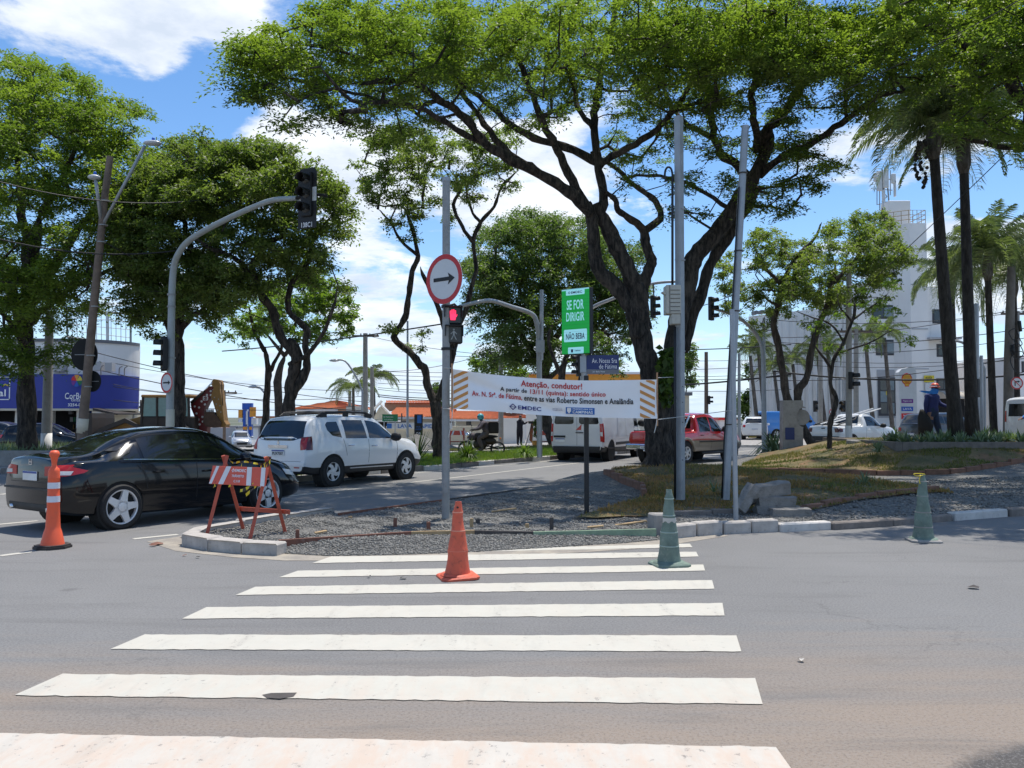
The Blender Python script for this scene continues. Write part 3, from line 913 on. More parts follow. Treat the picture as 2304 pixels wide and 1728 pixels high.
blades('grass',md2,med_z,30000,.13,'grass_green','bright green grass along the avenue median',8,None,lambda x,y:1 if y>24 else .3,.6,.016)
fv=[(-2.6,36.2),(2.2,41.2),(6.5,48),(11,57),(14,66),(-30,66),(-30,58),(-9,46)]
struct(fill_poly(fv,1.5,lambda x,y:H(x,y)+.12,'far_pavement','concrete'))
fvg=[(-2.2,36.8),(2.0,41.6),(6.0,48),(4.6,49),(0.4,43.6),(-3.6,38.2)]
struct(fill_poly(fvg,.7,lambda x,y:H(x,y)+.16,'verge','grassy_soil'))
blades('grass',fvg,lambda x,y:H(x,y)+.16,5000,.1,'grass_blade','thin grass on the verge behind the motorcyclist',9,None,None,.6,.016)
kerb('kerb',[(-9,46),(-2.6,36.2),(2.2,41.2),(6.5,48)],['concrete_kerb','whitewash'],.14,.15,1.3,seed=14)
fr_=[(9.0,44.5),(16,43),(30,42),(60,40),(60,90),(16,90),(12,60)]
struct(fill_poly(fr_,2.5,lambda x,y:H(x,y)+.1,'pavement','concrete'))
kerb('kerb',[(9.0,44.5),(16,43),(30,42)],['whitewash','concrete_kerb_dark'],.14,.15,1.4,seed=15)
# --- trees
DENS,LEAFX=2.1,1.75
def leaves(name,centers,radii,count,size,mat,parent,seed=1,squash=.5,flatness=.55,aspect=.42,droop=0.0,tone=None,shell=0.0):
 """leaf-sized faces spread round clump centres"""
 rng=np.random.default_rng(seed)
 centers=np.asarray(centers,float);radii=np.asarray(radii,float)
 cnt=np.maximum(1,(LEAFX*count*rng.uniform(.7,1.3,len(centers))*(radii/radii.mean())**2)).astype(int)
 idx=np.repeat(np.arange(len(centers)),cnt);N=len(idx)
 sp=rng.normal(size=(len(centers),7,3));sp/=np.linalg.norm(sp,axis=2,keepdims=True)
 sp*=rng.uniform(.35,1.0,(len(centers),7,1));sp[...,2]*=squash
 k=rng.integers(0,7,N)
 tt=rng.uniform(.25,1.0,N)
 off=sp[idx,k]*tt[:,None]+rng.normal(size=(N,3))*np.array([.16,.16,.16*max(squash,.4)])
 p=centers[idx]+off*radii[idx][:,None]
 p[:,2]-=droop*np.linalg.norm(off[:,:2],axis=1)**2*radii[idx]
 n=rng.normal(size=(N,3));n[:,2]=np.abs(n[:,2])+flatness*2.2
 n/=np.linalg.norm(n,axis=1,keepdims=True)
 out=off.copy();out[:,2]-=.35
 d=out+rng.normal(size=(N,3))*.5
 d-=n*(d*n).sum(1)[:,None];d/=np.linalg.norm(d,axis=1,keepdims=True)+1e-9
 s=np.cross(n,d)
 L=size*rng.uniform(.65,1.35,N);w=L*aspect
 a=p-d*(L*.5)[:,None];c=p+d*(L*.5)[:,None]-np.array([0,0,1])*(L*.12)[:,None]
 m=p+d*(L*.02)[:,None]+n*(L*.08)[:,None]
 V=np.stack([a,m+s*(w*.5)[:,None],c,m-s*(w*.5)[:,None]],1).reshape(-1,3)
 F=np.arange(N*4).reshape(-1,4)
 clump_t=rng.uniform(0,1,len(centers))
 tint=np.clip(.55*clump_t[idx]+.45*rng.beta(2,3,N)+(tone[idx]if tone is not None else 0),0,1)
 return fast_mesh(name,V,F,mat,parent,tint)
def grow(limbs,clumps,min_z=None,kr=.011,rng=None,up_pen=.5,root_skip=2):
 """join every clump centre to the nearest wood by a crooked twig; returns tube paths with radii"""
 rng=rng or np.random.default_rng(5)
 nodes,par,cnt,rad,ok=[],[],[],[],[]
 limb_paths=[]
 for pts,rads in limbs:
  path=[]
  for i,(p,r)in enumerate(zip(pts,rads)):
   nodes.append(np.array(p));par.append(path[-1]if path else-1);cnt.append(0);rad.append(r);ok.append(i>=root_skip)
   path.append(len(nodes)-1)
  limb_paths.append(path)
 cap=len(nodes)+len(clumps)*6
 A=np.zeros((cap,3));OK=np.zeros(cap,bool);n0=len(nodes)
 A[:n0]=np.array(nodes);OK[:n0]=ok
 n=n0
 base=A[:n0][OK[:n0]]
 cl=np.array(clumps)
 d0=np.array([np.min(np.linalg.norm(base-c,axis=1))for c in cl])
 paths=[]
 for ci in np.argsort(d0):
  c=cl[ci]
  dv=c-A[:n]
  dist=np.linalg.norm(dv,axis=1)+up_pen*np.maximum(0,-dv[:,2])
  dist[~OK[:n]]=1e9
  j=int(np.argmin(dist));L=np.linalg.norm(c-A[j])
  k=max(1,min(5,int(L/.35)))
  path=[j];prev=j;pos=A[j]
  side=rng.normal(size=3)*.13*L;side[2]=abs(side[2])*.5-.08*L
  for q in range(1,k+1):
   t=q/k
   p=A[j]*(1-t)+c*t+side*math.sin(PI*t)+(rng.normal(size=3)*.035*L if q<k else 0)
   A[n]=p;OK[n]=True;par.append(prev);cnt.append(0);prev=n;path.append(n);n+=1
  q=prev
  while q>=0:cnt[q]+=1;q=par[q]
  paths.append(path)
 out=[]
 for path in paths:
  pts=[A[i]for i in path]
  rs=[kr*max(1,cnt[i])**.5 for i in path[1:]]
  rs=[rs[0]*1.1]+rs
  rs[-1]*=.6
  out.append((pts,rs))
 return out
def limb(pts,r0,r1,n=5,wig=0.0,seed=0,end=True):
 rng=random.Random(seed)
 P=catmull(pts,n)
 m=len(P)-1
 if wig:
  P=[p+Vector((rng.uniform(-wig,wig),rng.uniform(-wig,wig),rng.uniform(-wig,wig)*.6))if 0<i<m else p for i,p in enumerate(P)]
 R0=[r0+(r1-r0)*(i/m)**.85 for i in range(m+1)]
 if end:R0[-1]*=.25;R0[-2]*=.6;R0[-3]*=.85
 return P,R0
def wood(name,limbs,twigs,mat,parent,sides=12,flare=None):
 mb=MB();rng=random.Random(3)
 for pts,rads in limbs:
  rads=[r*(1+.07*math.sin(i*1.9)+rng.uniform(-.05,.05))for i,r in enumerate(rads)]
  mb.tube(pts,rads,sides)
 for i in range(len(mb.v)):
  pass
 from mathutils import noise as mn
 for i,v in enumerate(mb.v):
  q=Vector(v);d=mn.noise_vector(Vector((q.x*3.2,q.y*3.2,q.z*1.5)))*.045+mn.noise_vector(q*9)*.018
  mb.v[i]=(v[0]+d.x,v[1]+d.y,v[2])
 o=mb.build(name,mat,parent,smooth=True)
 if twigs:
  tb=MB()
  for pts,rs in twigs:tb.tube(pts,rs,4 if rs[0]<.03 else 6,caps=False)
  t=mesh_obj('twigs',tb.v,tb.f,mat,parent,True);t['kind']='stuff'
 return o
def pads(lst,per,rng,jitterY=0.0,gap=.0):
 """clump centres from crown pads: (x, y, rx, ry, Y0, Y1[, density]) on the 2212 px wide view"""
 out=[]
 area0=90*50
 for p in lst:
  x,y,rx,ry,Y0,Y1=p[:6];dn=p[6]if len(p)>6 else 1
  n=max(2,int(DENS*per*dn*rx*ry/area0))
  k=0
  while k<n:
   a=rng.uniform(0,2*PI);r=math.sqrt(rng.uniform(0,1))
   q=(x+math.cos(a)*r*rx,y+math.sin(a)*r*ry)
   out.append(np.array(dp(q[0],q[1],rng.uniform(Y0,Y1))));k+=1
 return out
def D(lst,Ys):
 """limb points from pixels of the native photo with distances interpolated along the limb"""
 n=len(lst)
 if isinstance(Ys,(int,float)):Ys=(Ys,Ys)
 return[at(x,y,Ys[0]+(Ys[1]-Ys[0])*i/(n-1))for i,(x,y)in enumerate(lst)]
 # ---- the big twin-trunk tree in the middle of the island
T=thing('umbrella_tree','huge spreading umbrella tree with twin dark trunks standing behind the banner','tree',tuple(gr(1490,1060,.3)))
base_t=T.location.copy()
def rel(limbs,o):return[([Vector(p)-o for p in pts],r)for pts,r in limbs]
YT=19.4
lm=[]
lm.append(limb(D([(1484,1078),(1484,1040),(1482,960),(1484,900),(1468,845),(1450,790),(1438,720),(1434,665),(1423,633),(1399,580),(1375,527),(1352,485),(1338,460)],(YT,YT-.2)),.36,.135,5,.012,1,False))
lm.append(limb(D([(1506,1078),(1506,1030),(1508,927),(1513,850),(1517,782),(1529,710),(1549,637),(1563,580),(1597,541),(1635,493),(1664,445),(1698,396),(1722,339),(1725,300)],(YT+.2,YT+.6)),.27,.15,5,.012,2,False))
lm.append(limb(D([(1440,760),(1428,710),(1409,676),(1380,640),(1350,610),(1339,575),(1336,531),(1329,483),(1318,460)],(YT-.15,YT-.3)),.21,.14,4,.01,22,False))
lm.append(limb(D([(1452,740),(1447,690),(1447,640),(1462,600),(1465,585),(1454,555),(1447,517)],(YT+.2,YT+.5)),.17,.12,5,.01,3,False))
lm.append(limb(D([(1449,521),(1423,495),(1392,474),(1384,452),(1370,436),(1350,418)],(YT+.5,YT-.6)),.10,.04,4,.01,4))
lm.append(limb(D([(1449,521),(1485,492),(1480,462),(1462,440),(1428,417),(1376,370),(1330,345)],(YT+.5,YT+2.2)),.10,.05,4,.01,5))
lm.append(limb(D([(1330,480),(1277,432),(1204,385),(1152,362),(1094,323),(1042,262),(990,226),(937,190),(870,182),(790,190)],(YT-.4,16.2)),.15,.045,5,.03,6))
lm.append(limb(D([(1326,474),(1287,406),(1256,338),(1230,292),(1204,234),(1183,172),(1150,110),(1120,40)],(YT-.3,17.5)),.11,.045,4,.03,7))
lm.append(limb(D([(1335,490),(1360,448),(1345,365),(1334,286),(1345,208),(1355,146),(1376,78),(1385,-10)],(YT-.2,YT+.4)),.13,.06,5,.03,8))
lm.append(limb(D([(1345,365),(1265,330),(1183,302),(1120,255),(1060,205),(980,150),(900,120)],(YT,20.5)),.11,.04,4,.03,9))
lm.append(limb(D([(1345,375),(1376,354),(1412,333),(1475,292),(1517,245),(1548,198),(1580,130)],(YT,18)),.10,.05,4,.03,10))
lm.append(limb(D([(1094,323),(1040,300),(985,262),(930,240),(860,228),(790,225),(720,150)],(18.0,14.8)),.07,.03,4,.03,11))
lm.append(limb(D([(1204,385),(1130,330),(1080,262),(1030,190),(1000,120)],(18.2,20)),.09,.04,4,.03,12))
lm.append(limb(D([(937,190),(880,150),(810,130),(740,110),(660,100)],(16.8,16)),.05,.02,4,.03,13))
lm.append(limb(D([(990,226),(900,240),(820,215),(740,200),(660,235)],(17.2,15)),.05,.02,4,.03,14))
lm.append(limb(D([(1704,339),(1725,292),(1761,260),(1803,193),(1855,151),(1907,130),(1985,115)],(YT+.6,18.5)),.15,.05,5,.03,15))
lm.append(limb(D([(1708,395),(1766,349),(1824,323),(1881,286),(1933,250),(1985,213),(2037,206)],(YT+.6,17)),.10,.05,4,.03,16))
lm.append(limb(D([(1678,406),(1673,385),(1621,344),(1605,292),(1595,224),(1590,150),(1600,60)],(YT+.6,21.5)),.13,.06,4,.03,17))
lm.append(limb(D([(1607,310),(1548,281),(1517,250),(1490,190),(1470,110)],(YT+1,23)),.07,.04,4,.03,18))
lm.append(limb(D([(1704,339),(1700,280),(1690,230),(1700,170),(1720,100),(1730,30)],(YT+.6,17)),.10,.05,4,.03,19))
lm.append(limb(D([(1535,790),(1549,734),(1577,662),(1597,599),(1626,551),(1650,512),(1684,459),(1700,420)],(YT+.9,YT+1.0)),.17,.12,4,.01,20,False))
lm.append(limb(D([(1640,469),(1560,420),(1500,400),(1450,395),(1400,400)],(YT+.5,21)),.06,.03,4,.03,21))
lm.append(limb(D([(1334,286),(1300,240),(1290,170),(1270,90),(1250,20)],(YT,21.5)),.08,.04,4,.03,23))
lm.append(limb(D([(1803,193),(1780,130),(1790,60),(1800,-10)],(19,20)),.07,.04,4,.03,24))
rng=np.random.default_rng(11)
N_,Fr=(14.0,19.0),(17.5,24.5)
P1=[(525,125,50,38,15,17),(520,185,40,22,15,16.5,.7),(590,110,60,50,15,18),(640,165,80,52,15,19),(632,268,34,17,14.6,15.6,.8),(570,210,40,18,15,16.5,.6),(700,60,60,48,15,20),(700,225,55,25,14.6,17,.7),(760,130,90,60,15,22),(770,245,60,22,15,18,.6),(800,50,80,45,15,22),(850,190,80,42,15,21),(850,285,60,26,17,21,.6),(900,120,100,60,15,23),(940,40,100,42,15,23),(930,260,60,25,17,22,.5),(1000,160,90,50,16,23,.9),(1060,60,110,55,15,24),(1060,235,60,35,17,22,.5),(1140,150,90,60,16,24,.75),(1180,40,110,45,15,25),(1170,265,60,30,17,23,.5),(1230,210,70,40,16,23,.5),(1270,110,90,55,16,25,.7),(1330,30,110,40,15,25,.8),(1390,150,70,55,16,24,.7),(1380,250,70,35,17,24,.6),(1440,70,100,50,15,24),(1450,200,70,40,16,23,.9),(1400,350,70,30,18,24,.55),(1330,310,50,25,19,24,.45),(1500,130,100,45,15,21,1.2),(1560,50,110,45,15,24,1.1),(1500,290,80,32,17,23,.7),(1460,400,55,22,18,22,.5),(1570,215,90,42,16,22),(1600,330,60,28,17,22,.6),(1640,120,110,50,15,22,1.2),(1700,40,110,42,15,24),(1530,385,45,20,17,21,.6),(1600,410,50,22,18,22,.6),(1730,150,90,45,15,22,1.1),(1700,230,60,35,17,22,.7),(1790,70,100,45,15,23,1.1),(1690,330,50,28,18,22,.8),(1740,300,60,28,17,21,.6),(1770,350,55,22,17,20,.8),(1720,395,55,22,17,20,.7),(1790,410,26,14,17,19,.8),(1690,445,40,20,17.5,20,.8),(1640,430,35,20,18,21,.8),(1850,140,90,45,15,21),(1880,50,90,40,15,22),(1940,110,80,40,15,21),(1970,50,80,35,15,21),(1500,470,40,20,18,21,.45),(1455,455,30,14,18,20,.5),(1340,395,40,14,18,20,.35),(1850,220,60,30,16,20,.8),(1020,95,90,40,15,20,.5),(720,0,60,25,15,19),(1245,-30,500,30,15,24,.5),(1600,-40,400,35,14,22,.5),(1240,130,330,60,15,20,.35),(1650,80,300,60,15,19,.5)]
cl=pads(P1,20,rng)
rads=rng.uniform(.40,.74,len(cl))
tone=np.array([.18*ss(11.5,8.0,0)for _ in cl])
tw=grow(lm,cl,kr=.0085,rng=rng,root_skip=14)
tr=wood('trunk',rel(lm,base_t),rel(tw,base_t),'bark_dark',T,20)
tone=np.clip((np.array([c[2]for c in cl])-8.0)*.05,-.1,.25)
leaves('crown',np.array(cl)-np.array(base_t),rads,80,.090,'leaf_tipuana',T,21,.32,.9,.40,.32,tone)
print('T1 clumps',len(cl))
fl=MB()
for k in range(9):
 a=2*PI*k/9+.3
 fl.tube([Vector((.05*math.cos(a),.05*math.sin(a),.75)),Vector((.26*math.cos(a),.24*math.sin(a),.28)),Vector((.46*math.cos(a),.42*math.sin(a),.03)),Vector((.66*math.cos(a),.62*math.sin(a),-.12))],[.16,.15,.10,.04],8)
fl.build('root','bark_dark',T,smooth=True)
ep=thing('epiphyte_plant','dark broad-leaved climber growing between the twin trunks','plant',tuple(at(1500,830,YT-.5)))
leaves('leaves',[(0,0,0),(-.1,0,-.35),(.05,0,.35),(0,.1,-.7)],[.4,.35,.35,.25],60,.22,'leaf_dark',ep,5,.9,.2,.7)
def generic_tree(name,label,cat_loc,limb_list,padl,per,rad,cnt,size,leaf,bark,seed,squash=.6,flat=.5,kr=.010,sides=9,skip=5,group=None,aspect=.45,droop=.2,tonev=0.0):
 rg=np.random.default_rng(seed)
 o=thing(name,label,'tree',tuple(cat_loc),0,group)
 b=o.location.copy()
 cl=pads(padl,per,rg)
 rr=rg.uniform(rad*.7,rad*1.3,len(cl))
 tw=grow(limb_list,cl,kr=kr,rng=rg,root_skip=skip)
 wood('trunk',rel(limb_list,b),rel(tw,b),bark,o,sides)
 leaves('crown',np.array(cl)-np.array(b),rr,cnt,size,leaf,o,seed+1,squash,flat,aspect,droop,np.full(len(cl),tonev))
 print(name,'clumps',len(cl))
 return o
 # ---- tree off to the right whose canopy hangs in at the top right corner
lr=[limb([Vector((13.4,17.5,.2)),Vector((13.2,17.4,2.5)),Vector((12.8,17.2,5.0)),Vector((12.0,17,6.8))],.38,.26,5,.02,1),limb([Vector((12.6,17.2,5.4)),Vector((11.4,17,7.2)),Vector((10.2,16.8,8.6)),Vector((8.8,16.5,9.4)),Vector((7.4,16.2,9.8))],.2,.07,5,.04,2),limb([Vector((12.2,17.1,6.3)),Vector((12,16,8)),Vector((11,15,9)),Vector((9.6,14.2,9.6))],.16,.06,5,.04,3),limb([Vector((12.2,17.1,6.3)),Vector((13,18.5,8.3)),Vector((13.4,20,9.8)),Vector((12.6,21.5,10.8))],.16,.06,5,.04,4),limb([Vector((12.4,17.1,6.0)),Vector((14,16.6,8)),Vector((16,16.2,9.4))],.16,.06,5,.04,5),limb([Vector((11.4,17,7.2)),Vector((10.6,17.6,7.4)),Vector((9.8,18,7.8))],.08,.04,5,.04,6)]
PR=[(1850,-60,200,50,22,28,.7),(2150,-50,220,60,22,28,.7),(1900,-120,200,60,15,27,.7),(2250,-120,250,80,15,27,.6),(1700,-110,200,50,16,26,.6),(2150,60,120,90,18,26,.7),(2000,20,100,45,13.5,21),(2080,90,80,50,13.5,20),(2150,30,90,50,13,21),(2160,130,70,50,13,20),(2030,150,60,35,14,19),(2100,215,60,35,14,18,.8),(2180,260,45,45,14,18,.8),(2260,120,90,120,13,21),(2350,80,90,160,13,21,.8),(2215,320,35,30,14,17,.7),(2500,100,100,150,13.5,20,.6),(2100,-60,260,60,13,20,.6),(2450,-80,220,80,13,21,.5),(2650,60,100,140,14,20,.5),(2060,260,40,22,14,17,.7),(1950,190,60,30,15,19,.7),(1900,250,30,14,16,18,.5)]  # leading pads lie above the view: unseen crown added to shade the mounds
generic_tree('umbrella_tree','spreading tree beyond the right edge, its dark canopy hanging over the top right corner, with unseen crown added for shade',(13.4,17.5,.3),lr,PR,15,.5,75,.10,'leaf_tipuana','bark_dark',31,.42,.8,.0085,12,8,None,.40,.35)
# ---- large tree at the far left
def L3(*p):return[Vector(q)for q in p]
b2=at(62,1010,26);b2.z=.55
ll=[limb([b2,at(60,860,26),at(58,720,26),at(66,600,26),at(90,480,26)],.30,.16,5,.03,1),limb([at(60,760,26),at(20,640,25.6),at(-40,520,25),at(-70,400,25)],.2,.08,5,.05,2),limb([at(60,700,26),at(120,600,26.5),at(190,500,27),at(240,420,27)],.18,.07,5,.05,3),limb([at(66,600,26),at(50,480,26.4),at(40,360,27),at(60,240,27)],.16,.06,5,.05,4),limb([at(90,480,26),at(150,380,25.5),at(180,300,25)],.12,.05,5,.05,5),limb([at(64,730,26),at(140,660,25),at(220,620,24.4),at(300,590,24)],.12,.04,5,.05,6),limb([at(60,780,26),at(20,720,24.5),at(-30,680,23.5)],.12,.05,5,.05,7)]
PL=[(60,620,90,60,22,29,.9),(180,620,80,50,22,28,.8),(30,760,50,60,23,27,.7),(120,770,50,40,23,26,.5),(260,480,60,50,23,27,.9),(60,160,80,40,24,29),(20,230,80,60,23,29),(140,200,90,50,23.5,28.5),(120,280,100,60,22.5,29),(210,270,90,60,23,28),(20,330,80,60,22,29),(250,350,80,55,23,28),(150,380,100,55,22,29),(40,430,90,55,22,29),(270,430,60,40,23,28,.8),(180,470,80,45,22,28,.9),(60,530,80,50,22,29,.9),(150,560,70,40,22,28,.75),(20,610,60,45,22,28,.8),(230,540,50,40,23,27,.6),(110,640,60,30,22.5,27,.6),(25,690,45,35,23,27,.6),(120,700,40,20,23,26,.5),(10,800,25,40,23,25,.35),(-80,300,60,150,23,28,.7),(-90,560,60,120,23,28,.6),(320,330,30,20,24,27,.8),(290,250,35,22,24,27,.8),(60,130,60,16,25,28,.5),(150,740,30,20,23,25,.4)]
generic_tree('umbrella_tree','tall full-crowned tree rising from the left planter behind the black car',b2,ll,PL,17,.66,92,.115,'leaf_tipuana','bark_dark',41,.55,.6,.010,10,6,None,.45,.3)
# ---- trees behind the signal mast
b3=Vector((-9.75,24.3,.12))
k3=lambda x,y,Y=24.3:at(x,y,Y)
l3=[limb([b3,k3(402,960),k3(405,860),k3(400,760),k3(408,690),k3(430,600,24)],.21,.13,5,.02,1),limb([k3(400,790),k3(370,700),k3(330,600,24),k3(290,520,23.5),k3(270,450,23.5)],.14,.05,5,.04,2),limb([k3(408,690),k3(470,590,25),k3(500,500,25.5),k3(490,420,25.5)],.13,.05,5,.04,3),limb([k3(430,600,24),k3(420,520,23.6),k3(380,440,23.3)],.11,.05,5,.04,4),limb([k3(405,740),k3(460,690,23.8),k3(520,650,23.5)],.1,.04,5,.04,5)]
P3=[(300,560,60,50,22,26,.9),(400,600,70,50,22,26,.9),(330,660,60,45,22,26,.8),(440,660,50,45,22,26,.8),(430,320,70,22,22,27),(360,400,90,50,22,27),(280,450,60,60,22,26),(300,420,50,40,22,26),(350,360,60,30,22,27),(420,350,70,30,22,27),(370,430,60,40,21.5,26),(290,500,45,45,22,26),(350,510,55,45,21.5,26),(430,440,60,45,22,27),(320,590,45,40,22,26,.8),(420,540,55,45,22,27,.8),(370,630,50,35,22,26,.7),(270,610,30,40,23,26,.6),(440,630,50,35,23,27,.6),(310,680,45,25,22.5,25.5,.5),(450,700,30,20,23,25,.4),(340,720,25,14,23,25,.3)]
generic_tree('street_tree','dark green tree on the planter right behind the curved signal mast',b3,l3,P3,30,.52,92,.10,'leaf_mid','bark_dark',51,.65,.35,.009,9,6,'trees along the avenue',.5,.2)
b4=Vector((-6.35,23.4,.15))
k4=lambda x,y,Y=23.4:at(x,y,Y)
l4=[limb([b4,k4(652,990),k4(650,930),k4(655,860),k4(668,800),k4(650,760)],.21,.14,5,.02,1),limb([k4(650,900),k4(680,850),k4(692,810),k4(685,770),k4(690,740),k4(650,700),k4(655,640),k4(690,600),k4(705,540)],.13,.06,4,.02,2),limb([k4(668,800),k4(630,755),k4(615,700),k4(585,660),k4(570,600),k4(600,550),k4(640,520),k4(640,460)],.15,.06,4,.02,3),limb([k4(652,820),k4(700,790,23),k4(740,720,22.6),k4(760,640,22.5)],.08,.03,4,.03,4),limb([k4(585,660),k4(540,590,22.6),k4(480,560,22.2),k4(430,530,22)],.09,.04,4,.03,5),limb([k4(640,460),k4(600,420,24),k4(560,380,24.4)],.07,.03,4,.03,6)]
P4=[(560,560,60,50,21.5,25,.8),(640,560,60,40,21.5,25,.7),(500,620,50,40,21.5,25,.6),(540,322,80,20,22,26),(470,380,60,50,22,26),(640,370,60,25,22,25),(500,350,70,30,21.5,26),(580,340,60,28,21.5,26),(540,400,70,35,21,26),(610,400,50,35,21.5,26),(680,420,55,40,21.5,25),(730,440,30,40,22,25,.8),(480,430,50,40,21,25.5),(570,460,60,38,21.5,25,.9),(640,490,50,35,21.5,25,.8),(700,500,45,30,22,25,.7),(520,500,55,38,21.5,25,.8),(600,540,50,30,22,25,.6),(700,560,35,25,22,25,.5),(490,570,40,30,21.5,24.5,.6),(740,620,22,25,22,24,.3),(560,620,40,20,22,24,.4),(480,640,30,20,22,24,.4),(640,590,35,25,22,24.5,.5)]
generic_tree('street_tree','crooked-limbed tree with twisting dark branches behind the white car',b4,l4,P4,28,.50,88,.10,'leaf_mid','bark_dark',61,.65,.35,.009,9,6,'trees along the avenue',.5,.2)
b5=Vector((-9.2,30.5,.1))
l5=[limb([b5,at(600,900,30.5),at(603,830,30.5),at(596,780,30.5)],.15,.10,4,.02,1),limb([at(603,840,30.5),at(630,790,30.5),at(640,740,30)],.08,.04,4,.02,2),limb([at(596,790,30.5),at(570,740,30.5),at(560,690,30)],.08,.04,4,.02,3)]
generic_tree('street_tree','slender forked tree between the backhoe and the crooked tree',b5,l5,[(560,690,40,35,29,32,.8),(520,730,35,22,29,32,.6),(610,680,40,35,29,32,.7),(580,640,50,30,29,32,.7)],14,.5,80,.14,'leaf_bright','bark_dark',71,.6,.4,.009,8,4,'trees along the avenue')
b6=Vector((-14.5,52,-.3))
generic_tree('street_tree','bright yellow-green tree far behind the crooked-limbed tree',b6,[limb([b6,at(625,860,52),at(640,800,52)],.3,.2,4,.02,1),limb([at(640,800,52),at(690,740,52)],.15,.06,4,0,2),limb([at(640,800,52),at(590,740,52)],.15,.06,4,0,2)],[(700,640,55,45,49,55,1.6),(660,580,40,40,49,55),(620,640,60,45,49,55),(560,680,50,35,49,55),(720,710,45,35,49,55),(640,720,60,30,49,55,.8),(520,710,40,25,49,55,.8)],15,.8,75,.26,'leaf_bright','bark_brown',81,.7,.5,.014,6,4)
# ---- median tree with the S-bent limb, behind the sign pole
b7=Vector((-2.62,29.5,.15));k7=lambda x,y,Y=29.5:at(x,y,Y)
l7=[limb([b7,k7(986,1000),k7(986,950),k7(980,915),k7(976,895)],.24,.19,4,.01,1),limb([k7(978,905),k7(962,870),k7(956,830),k7(943,820),k7(926,795),k7(905,780),k7(887,758),k7(900,735),k7(914,705),k7(921,660),k7(928,610),k7(940,575),k7(930,520),k7(915,480)],.15,.08,4,.01,2),limb([k7(982,905),k7(1000,860),k7(1018,800),k7(1030,740),k7(1050,690),k7(1062,640),k7(1070,600),k7(1065,545),k7(1082,500),k7(1112,465),k7(1128,420),k7(1165,385)],.13,.05,4,.01,3),limb([k7(1022,800),k7(1000,740),k7(985,690),k7(960,640),k7(945,600)],.10,.06,4,.01,4),limb([k7(1065,545),k7(1040,510),k7(1020,460),k7(1035,420),k7(1010,380)],.08,.04,4,.02,5),limb([k7(940,575),k7(900,540),k7(880,500),k7(850,470)],.07,.03,4,.02,6),limb([k7(1082,500),k7(1060,470),k7(1050,420),k7(1080,380)],.06,.03,4,.02,7)]
P7=[(800,370,50,28,27,31,.8),(850,320,60,35,26.5,31),(880,380,60,30,27,31,.9),(820,420,50,22,27,31,.6),(930,330,60,35,27,31),(900,440,50,28,27.5,31,.8),(860,470,30,16,28,30.5,.6),(980,380,50,30,27,31,.8),(1010,310,50,30,27,31,.9),(960,460,35,22,28,31,.5),(1060,350,50,25,27,31,.8),(1090,300,50,25,27.5,31,.8),(890,505,22,14,28,30,.8),(1020,420,30,18,28,30.5,.5),(800,300,40,22,27,30,.9),(870,280,60,22,27,31,.8),(845,715,16,12,28.5,30,.5),(920,725,24,10,29,30,.5),(900,750,16,8,29,30,.4),(1110,400,35,10,28,30,.5)]
generic_tree('street_tree','S-bent forked tree on the grassy median behind the round arrow sign',b7,l7,P7,26,.5,76,.105,'leaf_mid','bark_dark',91,.6,.4,.009,10,6,'trees along the avenue',.5,.2)
# ---- dense round-headed tree and its neighbours behind the digital sign
b8=Vector((2.6,46,-.1));k8=lambda x,y,Y=46:at(x,y,Y)
l8=[limb([b8,k8(1222,930),k8(1225,850),k8(1235,790),k8(1240,740)],.42,.25,4,.03,1),limb([k8(1228,840),k8(1190,780),k8(1150,720),k8(1130,640)],.2,.08,4,.03,2),limb([k8(1238,780),k8(1290,700),k8(1340,640),k8(1370,600)],.2,.08,4,.03,3),limb([k8(1240,740),k8(1235,660),k8(1240,570)],.18,.08,4,.03,4),limb([k8(1225,860),k8(1300,800,45),k8(1370,790,44)],.15,.07,4,.03,5)]
P8=[(1150,500,100,38,42,50),(1080,540,80,45,42,50),(1230,510,90,40,42,50),(1040,600,60,45,42,49),(1120,600,90,50,41,49),(1210,590,90,50,41,49),(1290,560,60,50,42,49),(1330,620,55,50,42,49),(1060,670,55,40,42,48),(1130,690,70,45,41,48,.9),(1210,680,80,45,41,48,.9),(1290,670,70,50,42,48,.9),(1090,750,50,35,42,48,.9),(1160,760,60,35,42,48,.8),(1350,700,45,45,42,48,.7),(1290,760,55,30,42,48,.6),(1060,790,25,18,43,47,.5),(1370,560,30,40,43,48,.8),(1130,470,60,16,43,49,.8),(1380,640,25,50,43,48,.6)]
generic_tree('round_tree','dense round-headed tree behind the digital sign and street name plate',b8,l8,P8,32,.9,88,.165,'leaf_round','bark_brown',101,.7,.4,.014,9,4)
for i,(px,top,Y,lean,lab)in enumerate(((1310,800,40,30,'dark leaning trunk tree seen above the banner right of the digital sign'),(1265,800,38,-16,'thin dark tree seen between banner and digital sign'))):
 bb=at(px-lean,1000,Y);bb.z=0
 generic_tree('street_tree',lab,bb,[limb([bb,at(px,850,Y),at(px+20,780,Y),at(px+60,740,Y)],.2,.08,4,.03,1),limb([at(px,850,Y),at(px-30,770,Y),at(px-20,720,Y)],.12,.05,4,.03,1)],[(px*.96+20,760,50,26,Y-2,Y+2,.5),(px*.96+60,730,50,26,Y-2,Y+2,.5),(px*.96+10,700,40,26,Y-2,Y+2,.5),(px*.96+90,790,30,24,Y-2,Y+2,.5)],12,.6,60,.17,'leaf_dark','bark_dark',110+i,.7,.4,.01,8,3)
b9=at(1135,960,90);b9.z=-1.0
